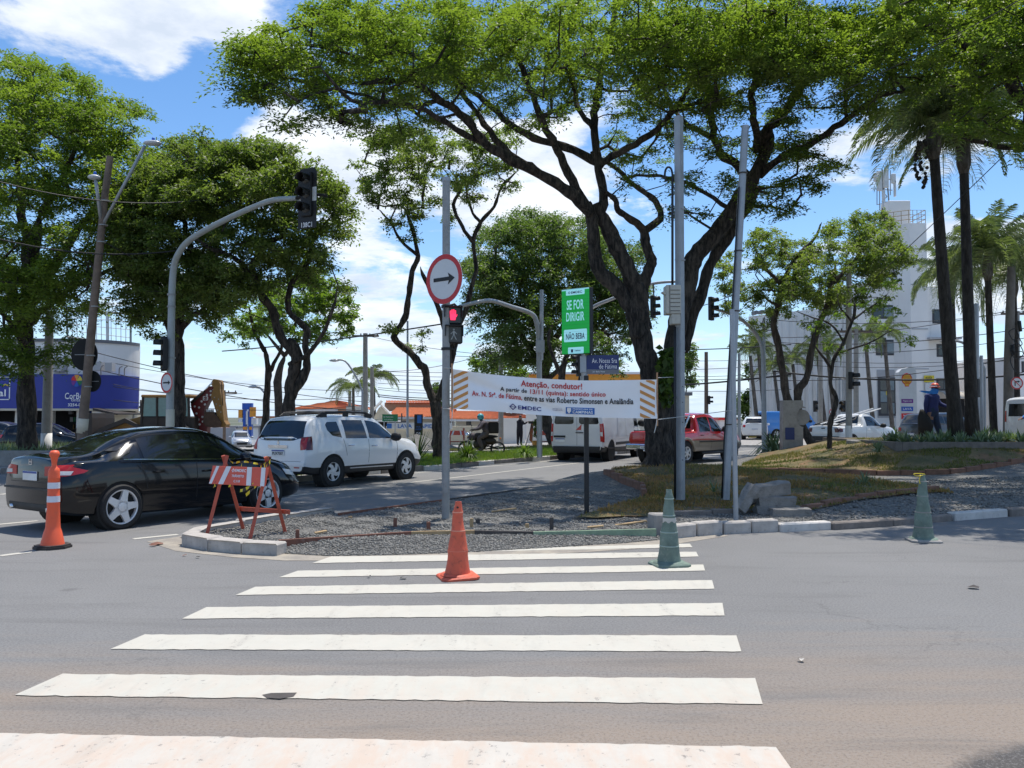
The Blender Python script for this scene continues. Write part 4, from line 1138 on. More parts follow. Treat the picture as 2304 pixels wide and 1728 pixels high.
generic_tree('far_tree','small pale green tree above the banner left of the round-headed tree',b9,[limb([b9,at(1135,860,90)],.3,.2,3,0,1)],[(1050,790,36,18,86,94),(1085,780,30,22,86,94),(1100,800,40,16,86,94)],24,1.2,60,.45,'leaf_bright','bark_brown',121,.8,.4,.03,5,1)
b9=at(985,960,88);b9.z=-1.2
generic_tree('far_tree','dark cypress-like tree behind the fork of the S-bent tree',b9,[limb([b9,at(985,900,88)],.3,.2,3,0,1)],[(945,850,14,30,86,90),(950,880,24,14,86,90)],50,1.0,60,.4,'leaf_dark','bark_brown',122,.8,.4,.03,5,1)
# ---- right hand trees
b10=Vector((12.6,34.5,.25));k10=lambda x,y,Y=34.5:at(x,y,Y)
l10=[limb([b10,k10(1800,950),k10(1772,900),k10(1762,840),k10(1752,780),k10(1742,730),k10(1752,680),k10(1760,640)],.19,.12,4,.01,1),limb([k10(1795,930),k10(1795,880),k10(1815,850),k10(1825,790),k10(1842,730),k10(1862,690),k10(1870,640),k10(1880,600)],.18,.1,4,.01,2),limb([k10(1760,640),k10(1720,600),k10(1700,560)],.1,.05,4,.02,3),limb([k10(1760,640),k10(1790,580),k10(1830,540),k10(1850,500)],.11,.05,4,.02,4),limb([k10(1870,640),k10(1920,590),k10(1960,540),k10(2010,590)],.1,.04,4,.02,5),limb([k10(1752,690),k10(1720,670),k10(1690,650)],.06,.03,4,.02,6)]
P10=[(1880,475,50,22,32,38),(1830,510,60,32,32,38),(1900,530,60,35,32,37),(1660,520,50,26,32,37,.9),(1720,540,50,32,32,38,.9),(1780,570,60,38,32,38),(1860,590,60,40,32,37),(1690,590,50,34,32,37,.9),(1640,560,30,26,33,37,.8),(1620,630,40,26,32,37,.8),(1740,630,60,36,32,37),(1810,650,50,34,32,37,.9),(1950,560,26,26,33,36,.9),(1920,590,30,20,33,36,.6),(1580,600,26,32,33,37,.7),(1590,660,30,26,33,37,.7),(1680,660,40,26,33,37,.8),(1640,700,30,20,33,36,.5),(1560,560,20,26,34,37,.6),(1880,650,40,24,33,36,.5),(1760,700,26,22,33,36,.6)]
generic_tree('street_tree','broad green tree rising in two trunks behind the concrete marker',b10,l10,P10,31,.55,88,.115,'leaf_mid','bark_brown',131,.65,.4,.010,10,6,None,.5,.2,.05)
b11=Vector((at(1864,1000,25.3).x,25.3,.55));k11=lambda x,y,Y=25.3:at(x,y,Y)
l11=[limb([b11,k11(1866,985),k11(1870,940),k11(1882,900),k11(1868,865),k11(1872,835),k11(1880,800),k11(1898,770),k11(1918,720),k11(1925,680)],.085,.045,4,.005,1),limb([k11(1872,830),k11(1850,800),k11(1830,770),k11(1840,720)],.05,.02,4,.01,2),limb([k11(1880,800),k11(1900,790),k11(1960,770),k11(2010,740)],.045,.015,4,.01,3),limb([k11(1898,770),k11(1870,730),k11(1830,715),k11(1790,700)],.04,.015,4,.01,4),limb([k11(1918,720),k11(1960,690),k11(2000,660)],.035,.015,4,.01,5),limb([k11(1918,725),k11(1890,690),k11(1880,650)],.035,.015,4,.01,6)]
P11=[(1860,650,50,22,24,27,.8),(1900,620,40,24,24,27,.8),(1930,660,35,22,24.3,26.5,.7),(1830,690,45,22,24,27,.5),(1890,690,40,20,24,27,.5),(1770,700,40,22,24.3,26.6,.4),(1940,700,40,20,24,27,.35),(1860,740,50,24,24,27,.2),(1950,740,30,18,24,26,.2),(1800,760,30,20,24,26,.15)]
generic_tree('sapling_tree','thin dark-stemmed tree with sparse yellowish leaves before the white pickup',b11,l11,P11,16,.3,22,.11,'leaf_bright','bark_dark',141,.6,.4,.0042,7,5,None,.4,.2,.2)
b12=Vector((22,72,0))
generic_tree('rounded_shrub_tree','dark rounded shrub tree beside the ribbed white building',b12,[limb([b12,at(1735,900,72)],.3,.2,3,0,1)],[(1625,880,36,50,70,74),(1650,850,36,40,70,74),(1670,880,36,50,70,74),(1640,820,20,26,70,74,.8),(1690,860,22,40,70,74),(1625,800,16,22,70,74,.6)],30,1.0,80,.34,'leaf_dark','bark_brown',151,.9,.4,.03,5,1)
b13=at(1540,960,62);b13.z=0
generic_tree('street_tree','leafy tree seen just right of the twin trunks above the red pickup',b13,[limb([b13,at(1545,860,62)],.2,.1,3,0,1)],[(1490,800,14,40,60,64),(1478,770,16,26,60,64)],44,.8,60,.26,'leaf_round','bark_brown',152,.8,.4,.02,5,1)
# ---- palms
def frond_mesh(name,L,droop,leaf,nl,width,seed,lw=.017):
 rg=np.random.default_rng(seed);V=[];F=[];tint=[]
 pts=[]
 for i in range(nl+1):
  t=i/nl
  pts.append(np.array([L*(t-.18*t*t*droop),0,L*(.55*t-droop*.62*t*t)]))
 for i in range(nl):
  a,b=pts[i],pts[i+1];w=.028*(1-i/nl)+.006
  k=len(V);V+=[a+[0,w,0],a-[0,w,0],b-[0,w,0],b+[0,w,0]];F.append((k,k+1,k+2,k+3));tint.append(.7)
 for i in range(3,nl+1):
  t=i/nl;c=pts[i]
  ll=leaf*(math.sin(PI*min(1,.12+t*.86))**.6)
  for s in(-1,1):
   for q in range(2):
    ang=rg.uniform(.25,.75);up=rg.uniform(-.5,.35)
    d=np.array([math.cos(ang*1.3)*.75,s*1.0,up]);d/=np.linalg.norm(d)
    c0=c+rg.uniform(-.03,.03,3)
    l1=ll*rg.uniform(.75,1.15)
    m=c0+d*l1*.55;e=c0+d*l1*.92+np.array([0,0,-l1*rg.uniform(.35,.7)*width])
    wv=np.array([lw,0,lw*.5])
    k=len(V);V+=[c0-wv*.6,c0+wv*.6,m+wv,m-wv,e]
    F.append((k,k+1,k+2,k+3));F.append((k+3,k+2,k+4,k+4));tint+=[rg.uniform(0,1)]*2
 V=np.array(V)
 me=bpy.data.meshes.new(name)
 me.from_pydata(V.tolist(),[],[tuple(dict.fromkeys(f))for f in F]);me.update()
 a=me.attributes.new('tint','FLOAT','FACE');a.data.foreach_set('value',np.array(tint,dtype=np.float32))
 me.materials.append(MATS['leaf_palm'])
 return me
FR=[frond_mesh('frond',3.2,1.25,.72,50,1.0,1),frond_mesh('frond',3.1,1.6,.74,50,1.1,2),frond_mesh('frond',2.7,1.9,.62,40,1.2,3),frond_mesh('frond',2.5,.7,.55,40,.9,4)]
def palm(label,foot,top,r0,r1,nf,scale,seed,group,name='palm_tree',shaft=True,fruit=False,mat='bark_palm',fall=1.15):
 rg=random.Random(seed)
 o=thing(name,label,'palm tree',tuple(foot),0,group)
 tp=Vector(top)-Vector(foot)
 n=16;pts=[];rr=[]
 for i in range(n+1):
  t=i/n
  pts.append(tp*t+Vector((math.sin(t*3)*.05*tp.x,0,0)));rr.append((r0*(1-t)+r1*t)*(1.25-.25*min(1,t*8))*(1+.03*(i%2)))
 MB().tube(pts,rr,12).build('trunk',mat,o,smooth=True)
 if shaft:
  MB().lathe([(r1*1.05,-.1),(r1*1.7,.25),(r1*1.6,.7),(r1*.9,1.3),(.03,1.8)],12,Matrix.Translation(tp+Vector((0,0,-.5)))).build('crownshaft','bark_grey',o,smooth=True)
 for i in range(nf):
  a=2*PI*i*.382+rg.uniform(-.2,.2)
  t=i/nf
  me=FR[3]if t<.22 else(FR[0]if t<.5 else(FR[1]if t<.78 else FR[2]))
  f=bpy.data.objects.new('frond',me);C.objects.link(f);f.parent=o
  f.location=tp+Vector((0,0,.75-.5*t))*scale
  f.rotation_euler=(rg.uniform(-.25,.25),-.85+fall*t+rg.uniform(-.12,.12),a)
  f.scale=(scale,)*3
 if fruit:
  mb=MB()
  for k in range(60):
   z=-rg.uniform(0,1.5);w=.2*math.sin(min(PI,(-z/1.5)*2.6+.4))
   a=rg.uniform(0,6.28);c=Vector((-.42+math.cos(a)*w,-.1+math.sin(a)*w,z))+tp
   mb.lathe([(.02,-.055),(.055,-.02),(.055,.02),(.02,.055)],5,Matrix.Translation(c))
  mb.build('fruit_bunch','bark_dark',o,smooth=True)
 return o
g1='tall palms in the right planter'
palm('tall dark-stemmed palm with a hanging seed bunch, nearest the blue-clad worker',(at(2153,985,25.3).x,25.3,.86),at(2100,318,25.3),.205,.135,30,1.0,1,g1,fruit=True,fall=.8)
palm('tall dark palm right of the one with the seed bunch',(at(2188,985,25.8).x,25.8,.86),at(2168,350,25.8),.19,.125,26,.86,2,g1,fall=.6)
g2='palms behind the right planter'
palm('feathery palm in front of the green shop, left of the utility pole',(at(2237,980,34).x,34,.3),at(2222,600,34),.15,.12,28,.98,3,g2)
palm('feathery palm partly cut by the right edge behind the utility pole',(at(2290,980,37).x,37,.2),at(2280,640,37),.15,.12,24,.95,4,g2)
palm('pale feathery palm beside the white tower',(at(2150,960,44).x,44,.1),at(2142,640,44),.16,.12,22,.95,5,g2)
g3='slender palms before the ribbed white building'
for i,(px,py,Y)in enumerate(((1688,800,58),(1706,785,58),(1742,835,60),(1784,820,60),(1840,800,60),(1862,790,60),(1948,770,55),(1990,760,56))):
 palm(['slender palm leftmost before the ribbed white building','slender palm second from the left before the ribbed wall','short slender palm third before the ribbed wall','slender palm fourth before the ribbed wall, above the concrete marker','slender palm between the two trunks of the broad tree','slender palm right of the broad tree trunks','slender palm before the tall dark window','slender palm nearest the fuel sign'][i],(at(px+20,960,Y).x,Y,.1),at(px,py,Y),.15,.11,14,.62,20+i,g3,mat='bark_grey',shaft=False)
pb=thing('palm_tree','small leaning coconut-like palm by the far utility poles, left of the sign pole','palm tree',(at(795,980,62).x,62,-.4))
tp=at(795,872,62)-pb.location
MB().tube([Vector((0,0,0)),tp*.6,tp],[.16,.12,.1],8).build('trunk','bark_grey',pb,smooth=True)
for i in range(11):
 f=bpy.data.objects.new('frond',FR[i%3]);C.objects.link(f);f.parent=pb;f.location=tp
 f.rotation_euler=(random.uniform(-.2,.2),-.4+.05*i,2.5+i*.95);f.scale=(.78,)*3
pb=thing('palm_tree','taller small palm rising behind the twin far utility poles','palm tree',(at(845,980,66).x,66,-.6))
tp=at(840,850,66)-pb.location
MB().tube([Vector((0,0,0)),tp*.6,tp],[.16,.12,.1],8).build('trunk','bark_grey',pb,smooth=True)
for i in range(12):
 f=bpy.data.objects.new('frond',FR[i%3]);C.objects.link(f);f.parent=pb;f.location=tp
 f.rotation_euler=(random.uniform(-.2,.2),-.7+.06*i,1.5+i*2.39);f.scale=(.85,)*3
 # --- vehicles
def pchip(keys):
 xs=np.array([k[0]for k in keys],float);ys=np.array([k[1]for k in keys],float)
 h=np.diff(xs);d=np.diff(ys)/h;m=np.zeros(len(xs));m[0]=d[0];m[-1]=d[-1]
 for i in range(1,len(xs)-1):
  if d[i-1]*d[i]>0:
   w1=2*h[i]+h[i-1];w2=h[i]+2*h[i-1];m[i]=(w1+w2)/(w1/d[i-1]+w2/d[i])
 def f(x):
  x=min(max(x,xs[0]),xs[-1]);i=min(int(np.searchsorted(xs,x,'right'))-1,len(xs)-2);i=max(i,0)
  t=(x-xs[i])/h[i]
  return(1+2*t)*(1-t)**2*ys[i]+t*(1-t)**2*h[i]*m[i]+t*t*(3-2*t)*ys[i+1]+t*t*(t-1)*h[i]*m[i+1]
 return f
class Car:
 def __init__(s,name,label,cat,spec,paint,group=None):
  s.sp=spec;s.root=thing(name,label,cat,(0,0,0),0,group);s.paint=paint
  s.F={k:pchip(spec[k])for k in('zt','zs','zb','wm','ws','wt','zm')}
  s.x0=spec['zt'][0][0];s.x1=spec['zt'][-1][0]
  s.body()
 def section(s,x):
  F=s.F;rd0,rd1=s.sp.get('round',(.35,.5));kr=s.sp.get('kr',(.14,.24))
  def roll(d,rd,k):
   if d>=rd:return 1.0
   q=1-d/rd;return 1-k*(1-math.sqrt(max(0,1-q*q)))
  g=roll(x-s.x0,rd0,kr[0])*roll(s.x1-x,rd1,kr[1])
  zt,zs,zb,wm,ws,wt,zm=[F[k](x)for k in('zt','zs','zb','wm','ws','wt','zm')]
  zs=min(zs,zt-.05);zm=min(zm,zs-.05)
  wm*=g;ws*=g;wt*=g
  e=min(.09,(zt-zs)*.6);cr=s.sp.get('crown',.025)
  pts=[(0,zb),(wm*.45,zb),(wm*.86,zb),(wm*.93,zb+.035)]
  for t in(.33,.66):pts.append((wm*(.945+.055*t**.7),zb+.035+(zm-zb-.035)*t))
  pts.append((wm,zm))
  for t in(.3,.6,.85):pts.append((wm+(ws-wm)*t**1.8,zm+(zs-zm)*t))
  pts.append((ws,zs))
  for t in(.12,.35,.65,.88):pts.append((ws+(wt-ws)*t+.02*math.sin(PI*t),zs+(zt-e-zs)*t))
  pts+=[(wt,zt-e),(wt-e*.25,zt-e*.42),(wt-e*.8,zt-e*.1),(wt*.7,zt+cr*.3),(wt*.35,zt+cr*.8),(0,zt+cr)]
  return pts
 def body(s):
  xs=list(np.arange(s.x0+.06,s.x1-.06,.055))+[s.x1-.06]
  rows=[]
  for e,sc in((s.x0,.90),(s.x0+.012,.955),(s.x0+.035,.985)):rows.append((e,s.x0+.06,sc))
  for x in xs:rows.append((x,x,1))
  for e,sc in((s.x1-.035,.985),(s.x1-.012,.955),(s.x1,.90)):rows.append((e,s.x1-.06,sc))
  V=[];n=None
  for x,xr,sc in rows:
   P=s.section(xr);full=P+[(-y,z)for y,z in reversed(P[1:-1])]
   cz=(P[0][1]+P[-1][1])/2
   n=len(full)
   for y,z in full:V.append((x,y*(1-(1-sc)*.8),cz+(z-cz)*sc))
  Fc=[tuple(range(n)),tuple(reversed([(len(rows)-1)*n+k for k in range(n)]))]
  for i in range(len(rows)-1):
   for k in range(n):
    Fc.append((i*n+k,(i+1)*n+k,(i+1)*n+(k+1)%n,i*n+(k+1)%n))
  me=bpy.data.meshes.new('body');me.from_pydata(V,[],Fc);bm_fix(me)
  s.V=V;s.bvh=BVHTree.FromPolygons([Vector(v)for v in V],[tuple(f)for f in Fc])
  mats=[s.paint]+([s.sp['lower_mat']]if 'lower' in s.sp else[])
  for m in mats:me.materials.append(MATS[m])
  if 'lower' in s.sp:
   lz=s.sp['lower']
   for p in me.polygons:
    if p.center.z<(lz(p.center.x)if callable(lz)else lz):p.material_index=1
  o=bpy.data.objects.new('body',me);C.objects.link(o)
  r=s.sp['R']+s.sp.get('gap',.055)
  cut=MB()
  for ax in s.sp['axles']:
   for sy in(1,-1):
    M=Matrix.Translation((ax,sy*1.02,s.sp['R']))@Matrix.Rotation(PI/2,4,'X')
    cut.lathe([(r,-.55),(r,.55)],28,M)
  me2=bpy.data.meshes.new('c');me2.from_pydata(cut.v,[],cut.f);bm_fix(me2)
  me2.materials.append(MATS['matte_black'])
  co=bpy.data.objects.new('c',me2);C.objects.link(co)
  md=o.modifiers.new('b','BOOLEAN');md.operation='DIFFERENCE';md.solver='FAST';md.object=co
  try:md.material_mode='TRANSFER'
  except Exception:pass
  dg=bpy.context.evaluated_depsgraph_get();dg.update()
  me3=bpy.data.meshes.new_from_object(o.evaluated_get(dg),preserve_all_data_layers=True,depsgraph=dg)
  bpy.data.objects.remove(co);o.modifiers.clear();o.data=me3;me3.name='body'
  if len(me3.materials)<2:pass
  me3.shade_smooth();me3.set_sharp_from_angle(angle=R(33))
  o.parent=s.root;s.bo=o
  lin=MB()
  for ax in s.sp['axles']:
   for sy in(1,-1):
    M=Matrix.Translation((ax,sy*(s.sp['wm'][1][1]-.16),s.sp['R']))@Matrix.Rotation(PI/2,4,'X')
    lin=MB();lin.lathe([(r*.99,-.12),(r*.99,.14)],24,M);lin.build('wheel_arch','matte_black',s.root)
 def hit(s,axis,a,b,side=1):
  if axis=='side':o,d=Vector((a,4*side,b)),Vector((0,-side,0))
  elif axis=='rear':o,d=Vector((-6,a,b)),Vector((1,0,0))
  elif axis=='front':o,d=Vector((6,a,b)),Vector((-1,0,0))
  else:o,d=Vector((a,b,4)),Vector((0,0,-1))
  h,nn,i,dd=s.bvh.ray_cast(o,d)
  if h is None:return None,None
  if nn.dot(d)>0:nn=-nn
  return h,nn
 def patch(s,name,mat,axis,A,B,off=.006,side=1,nu=14,nv=6,thick=.012,parent=None,label=None):
  """a shell lying on the body between two polylines of the (x,z) or (y,z) view"""
  def res(P,t):
   L=[0]
   for i in range(len(P)-1):L.append(L[-1]+math.hypot(P[i+1][0]-P[i][0],P[i+1][1]-P[i][1]))
   d=t*L[-1]
   for i in range(len(P)-1):
    if d<=L[i+1]+1e-9:
     k=(d-L[i])/max(1e-9,L[i+1]-L[i]);return(P[i][0]+(P[i+1][0]-P[i][0])*k,P[i][1]+(P[i+1][1]-P[i][1])*k)
   return P[-1]
  V=[];W_=[]
  for j in range(nv+1):
   for i in range(nu+1):
    a=res(A,i/nu);b=res(B,i/nu);k=j/nv
    p=(a[0]+(b[0]-a[0])*k,a[1]+(b[1]-a[1])*k)
    h,nn=s.hit(axis,p[0],p[1],side)
    if h is None:h=V[-1]if V else Vector((0,0,0));nn=Vector((0,0,1));V.append(h);W_.append(h);continue
    V.append(h+nn*off);W_.append(h-nn*thick)
  n=nu+1;m=nv+1;N=len(V);F=[]
  for j in range(nv):
   for i in range(nu):F.append((j*n+i,j*n+i+1,(j+1)*n+i+1,(j+1)*n+i))
  rim=[i for i in range(n)]+[j*n+nu for j in range(1,m)]+[nv*n+i for i in range(nu-1,-1,-1)]+[j*n for j in range(nv-1,0,-1)]
  for i in range(len(rim)):
   a,b=rim[i],rim[(i+1)%len(rim)];F.append((a,a+N,b+N,b))
  o=mesh_obj(name,V+W_,F,mat,parent or s.root,True,40)
  bm_fix(o.data);o.data.shade_smooth();o.data.set_sharp_from_angle(angle=R(40))
  if label:o['label']=label
  return o
 def window(s,x0,x1,lo=.035,hi=.10,side=1,slope=(0,0),name='side_window',mat='car_glass',n=14):
  A=[];B=[]
  for i in range(n+1):
   x=x0+(x1-x0)*i/n
   zb_=s.F['zs'](x)+lo;
   xt=x0+slope[0]+(x1+slope[1]-x0-slope[0])*i/n
   zt_=s.F['zt'](xt)-hi
   A.append((x,zb_));B.append((xt,max(zb_+.01,zt_)))
  return s.patch(name,mat,'side',A,B,.005,side,n,6)
 def seam(s,x,z0,z1,side=1,x2=None,w=.005):
  x2=x if x2 is None else x2
  return s.patch('door_seam','seam_dark','side',[(x-w,z0),(x+w,z0)],[(x2-w,z1),(x2+w,z1)],.0015,side,1,8,.004)
 def strip(s,name,mat,axis,pts,w,off=.01,side=1,n=24,thick=.01):
  A=[(p[0],p[1]-w/2)for p in pts];B=[(p[0],p[1]+w/2)for p in pts]
  return s.patch(name,mat,axis,A,B,off,side,n,2,thick)
 def put(s,mb,name,mat,axis,a,b,side=1,smooth=True,parent=None):
  h,nn=s.hit(axis,a,b,side)
  o=mb.build(name,mat,parent or s.root,smooth=smooth,angle=35)
  z=Vector((0,0,1));x=z.cross(nn).normalized();u=nn.cross(x)
  M=Matrix((x,-nn,u)).transposed().to_4x4();M.translation=h
  o.matrix_basis=M;return o
 def handle(s,x,z,side=1,mat=None):
  mb=MB();mb.tube([(-.085,0,0),(-.075,-.035,0),(0,-.042,0),(.075,-.035,0),(.085,0,0)],[.012,.013,.014,.013,.012],8)
  return s.put(mb,'door_handle',mat or s.paint,'side',x,z,side)
 def mirror(s,x,z,side=1,mat=None,sz=1.0):
  y=s.F['ws'](x)*side
  mb=MB();M=Matrix.Translation((x,y+.12*side*sz,z))@Matrix.Diagonal((.075*sz,.125*sz,.085*sz,1))
  mb.lathe([(.02,-1),(.6,-.85),(.95,-.4),(1,.1),(.8,.75),(.3,1)],12,M)
  mb.tube([(x,y-.04*side,z-.05),(x,y+.08*side,z-.04)],.025,6)
  return mb.build('mirror',mat or s.paint,s.root,smooth=True)
 def wheels(s,style='five',rim='alloy',Rr=None,width=.2,track=None,caliper=None):
  Rw=s.sp['R'];rr=Rr or Rw*.66;y0=track or s.sp['track']
  meshes=None
  for ax in s.sp['axles']:
   for sy in(-1,1):
    if meshes is None:
     t=MB();w=width/2
     t.lathe([(rr*.98,-w*.8),(rr*1.02,-w),(Rw*.93,-w),(Rw*.985,-w*.8),(Rw,-w*.55),(Rw,w*.55),(Rw*.985,w*.8),(Rw*.93,w),(rr*1.02,w),(rr*.98,w*.8)],36,None,False)
     r_=MB()
     r_.lathe([(rr*.9,-w*.5),(rr*.92,-w*.92),(rr*.99,-w*1.0),(rr*1.0,-w*.85),(rr,w*.8),(rr*.9,w*.8),(rr*.88,-w*.5)],36,None,False)
     k={'five':5,'six':6,'steel':8,'blade':5}[style]
     for q in range(k):
      a=2*PI*q/k
      M=Matrix.Rotation(a,4,'Z')
      if style=='five':
       r_.prism([(-.30*rr,.1*rr),(-.20*rr,.55*rr),(-.17*rr,.94*rr),(.17*rr,.94*rr),(.20*rr,.55*rr),(.30*rr,.1*rr)],-w*.98,-w*.55,'z',M)
      elif style=='blade':
       r_.prism([(-.30*rr,.1*rr),(-.30*rr,.55*rr),(-.10*rr,.94*rr),(.34*rr,.90*rr),(.10*rr,.55*rr),(.12*rr,.1*rr)],-w*.98,-w*.55,'z',M)
      elif style=='six':
       r_.prism([(-.13*rr,.1*rr),(-.10*rr,.94*rr),(.10*rr,.94*rr),(.13*rr,.1*rr)],-w*.98,-w*.5,'z',M)
      else:
       r_.prism([(-.22*rr,.1*rr),(-.24*rr,.94*rr),(.24*rr,.94*rr),(.22*rr,.1*rr)],-w*.7,-w*.5,'z',M)
     h=MB();h.lathe([(rr*.27,-w*.8),(rr*.25,-w*1.04),(rr*.10,-w*1.08)],16)
     d=MB();d.lathe([(rr*.9,-w*.35),(rr*.9,-w*.2)],24)
     meshes=[t.build('wheel','rubber',None,True,40).data,r_.build('rim',rim,None,False).data,h.build('hub',rim,None,True,40).data,d.build('brake_disc','machine_dark' if caliper is None else caliper,None).data]
     for o in list(C.objects)[-4:]:
      if o.data in meshes:bpy.data.objects.remove(o)
    wh=bpy.data.objects.new('wheel',meshes[0]);C.objects.link(wh);wh.parent=s.root
    wh.location=(ax,sy*y0,Rw)
    wh.rotation_euler=(PI/2*(1 if sy<0 else-1)*1,0,0)
    wh.rotation_euler=(PI/2,0,0)if sy>0 else(-PI/2,0,0)
    wh.rotation_euler.rotate_axis('Z',random.uniform(0,1.2))
    for me,nm in((meshes[1],'rim'),(meshes[2],'hub'),(meshes[3],'brake_disc')):
     c=bpy.data.objects.new(nm,me);C.objects.link(c);c.parent=wh
 def plate(s,x,z,txt=None,y=0.0,w=.40,h=.13):
  hh,nn=s.hit('rear',y,z)
  M=Matrix.Translation((hh.x-.012,y,z))
  mb=MB();mb.box(-.006,.006,-w/2,w/2,-h/2,h/2,bev=.003)
  o=mb.build('licence_plate','plate_white',s.root);o.matrix_basis=M
  b=MB();b.box(-.0095,-.0065,-w/2+.005,w/2-.005,h*.27,h/2-.004)
  o2=b.build('plate_band','plate_blue',o)
  if txt:text('plate_number',txt,.1,'ink_black',o,(-.009,0,-h*.12),width=w*.86,height=h*.52,rotz=-PI/2,bold=.002)
  return o
 def place(s,x,y,heading,z=0.0):
  s.root.location=(x,y,z);s.root.rotation_euler=(0,0,R(heading))
def anchor(car,ax_x,side,gx,gy,heading,z=0.0):
 """put a wheel (axle at ax_x, side +1 left / -1 right) on a ground point"""
 t=R(heading);lx,ly=ax_x,side*car.sp['track']
 car.place(gx-(lx*math.cos(t)-ly*math.sin(t)),gy-(lx*math.sin(t)+ly*math.cos(t)),heading,z)
 # ---- black saloon
civ=dict(R=.325,axles=(-1.31,1.39),track=.80,gap=.045,crown=.03,round=(.42,.55),kr=(.16,.26),zt=[(-2.19,.93),(-2.13,1.04),(-1.75,1.085),(-1.62,1.11),(-1.15,1.30),(-.75,1.405),(-.2,1.44),(.2,1.425),(.5,1.36),(1.0,1.12),(1.32,.985),(1.6,.92),(2.0,.81),(2.2,.70),(2.29,.58)],zs=[(-2.19,.86),(-1.9,.97),(-1.4,.985),(-.5,.955),(1.2,.885),(1.6,.84),(2.0,.70),(2.29,.50)],zb=[(-2.19,.30),(-1.9,.24),(-1.0,.19),(1.0,.18),(1.9,.20),(2.29,.24)],zm=[(-2.19,.62),(-1,.62),(1,.58),(2.29,.42)],wm=[(-2.19,.86),(-1.3,.875),(0,.870),(1.4,.875),(2.29,.84)],ws=[(-2.19,.78),(-1.4,.83),(0,.83),(1.2,.82),(1.7,.78),(2.29,.74)],wt=[(-2.19,.70),(-1.7,.68),(-1.3,.60),(-.75,.56),(.2,.56),(.7,.60),(1.3,.70),(1.8,.70),(2.29,.66)])
c=Car('parked_car','glossy black four-door saloon with silver five-spoke wheels driving past the barricade','car',civ,'paint_black')
c.root.name='black_car'
for sd_ in(-1,1):
 c.window(.02,1.02,.03,.085,sd_,(0,-.02));c.window(-.92,-.06,.03,.085,sd_,(.0,0));c.patch('quarter_window','car_glass','side',[(-1.30,1.015),(-.98,1.01)],[(-1.12,1.10),(-.98,1.22)],.005,sd_,6,4)
 c.strip('window_trim','chrome','side',[(x,c.F['zs'](x)+.018)for x in np.linspace(-1.25,1.1,12)],.010,.006,sd_)
 c.seam(-.01,.30,.93,sd_);c.seam(.98,.30,.88,sd_,1.0);c.seam(-.88,.55,.95,sd_,-.98)
 c.strip('sill_line','seam_dark','side',[(-.9,.30),(1.0,.28)],.006,.002,sd_,thick=.003)
 c.handle(-.70,.80,sd_);c.handle(.18,.77,sd_)
 c.mirror(.86,.95,sd_)
 c.patch('tail_light','lamp_red','side',[(-2.10,.80),(-1.86,.84)],[(-2.09,.95),(-1.80,.87)],.008,sd_,8,4)
 a,b=sd_*.78,sd_*.40
 c.patch('tail_light','lamp_red','rear',[(b,.80),(a,.80)],[(b,.93),(a,.955)],.008,1,10,4)
 c.patch('reversing_light','lamp_white','rear',[(sd_*.52,.825),(sd_*.80,.815)],[(sd_*.52,.875),(sd_*.80,.868)],.013,1,8,2)
 c.patch('headlight','lamp_white','side',[(1.85,.62),(2.16,.58)],[(1.78,.72),(2.12,.67)],.006,sd_,8,3)
 M_=MB();M_.tube([(0,0,0),(.14,0,0)],[.035,.035],12);o=M_.build('exhaust_tip','chrome',c.root,True);o.matrix_basis=Matrix.Translation((-2.22,sd_*.52,.33))
c.patch('rear_window','car_glass','rear',[(-.66,1.125),(-.3,1.12),(.3,1.12),(.66,1.125)],[(-.50,1.375),(-.2,1.39),(.2,1.39),(.50,1.375)],.005,1,16,10)
c.patch('windscreen','car_glass','front',[(-.68,1.0),(0,1.0),(.68,1.0)],[(-.50,1.37),(0,1.385),(.50,1.37)],.005,1,16,10)
c.patch('boot_seam','seam_dark','rear',[(-.58,.70),(.58,.70)],[(-.58,.706),(.58,.706)],.002,1,12,1,.004)
c.patch('bumper_ledge','black_plastic','rear',[(-.74,.60),(0,.60),(.74,.60)],[(-.74,.625),(0,.625),(.74,.625)],.022,1,18,2)
c.patch('bumper_insert','black_plastic','rear',[(-.55,.30),(.55,.30)],[(-.62,.40),(.62,.40)],.006,1,14,3)
c.plate(0,.79)
mb=MB();mb.box(-.045,.045,-.012,.0,-.04,-.03).box(-.045,-.033,-.012,0,-.03,.04).box(.033,.045,-.012,0,-.03,.04).box(-.033,.033,-.012,0,-.006,.006).box(-.02,-.012,-.012,0,.006,.04).box(.012,.02,-.012,0,.006,.04)
c.put(mb,'emblem','chrome','rear',0,.985,1,False)
c.wheels('five','alloy',.252,.21)
anchor(c,-1.31,-1,-5.64,11.82,56)
c.root.scale=(.955,.97,.985)
BLACK=c
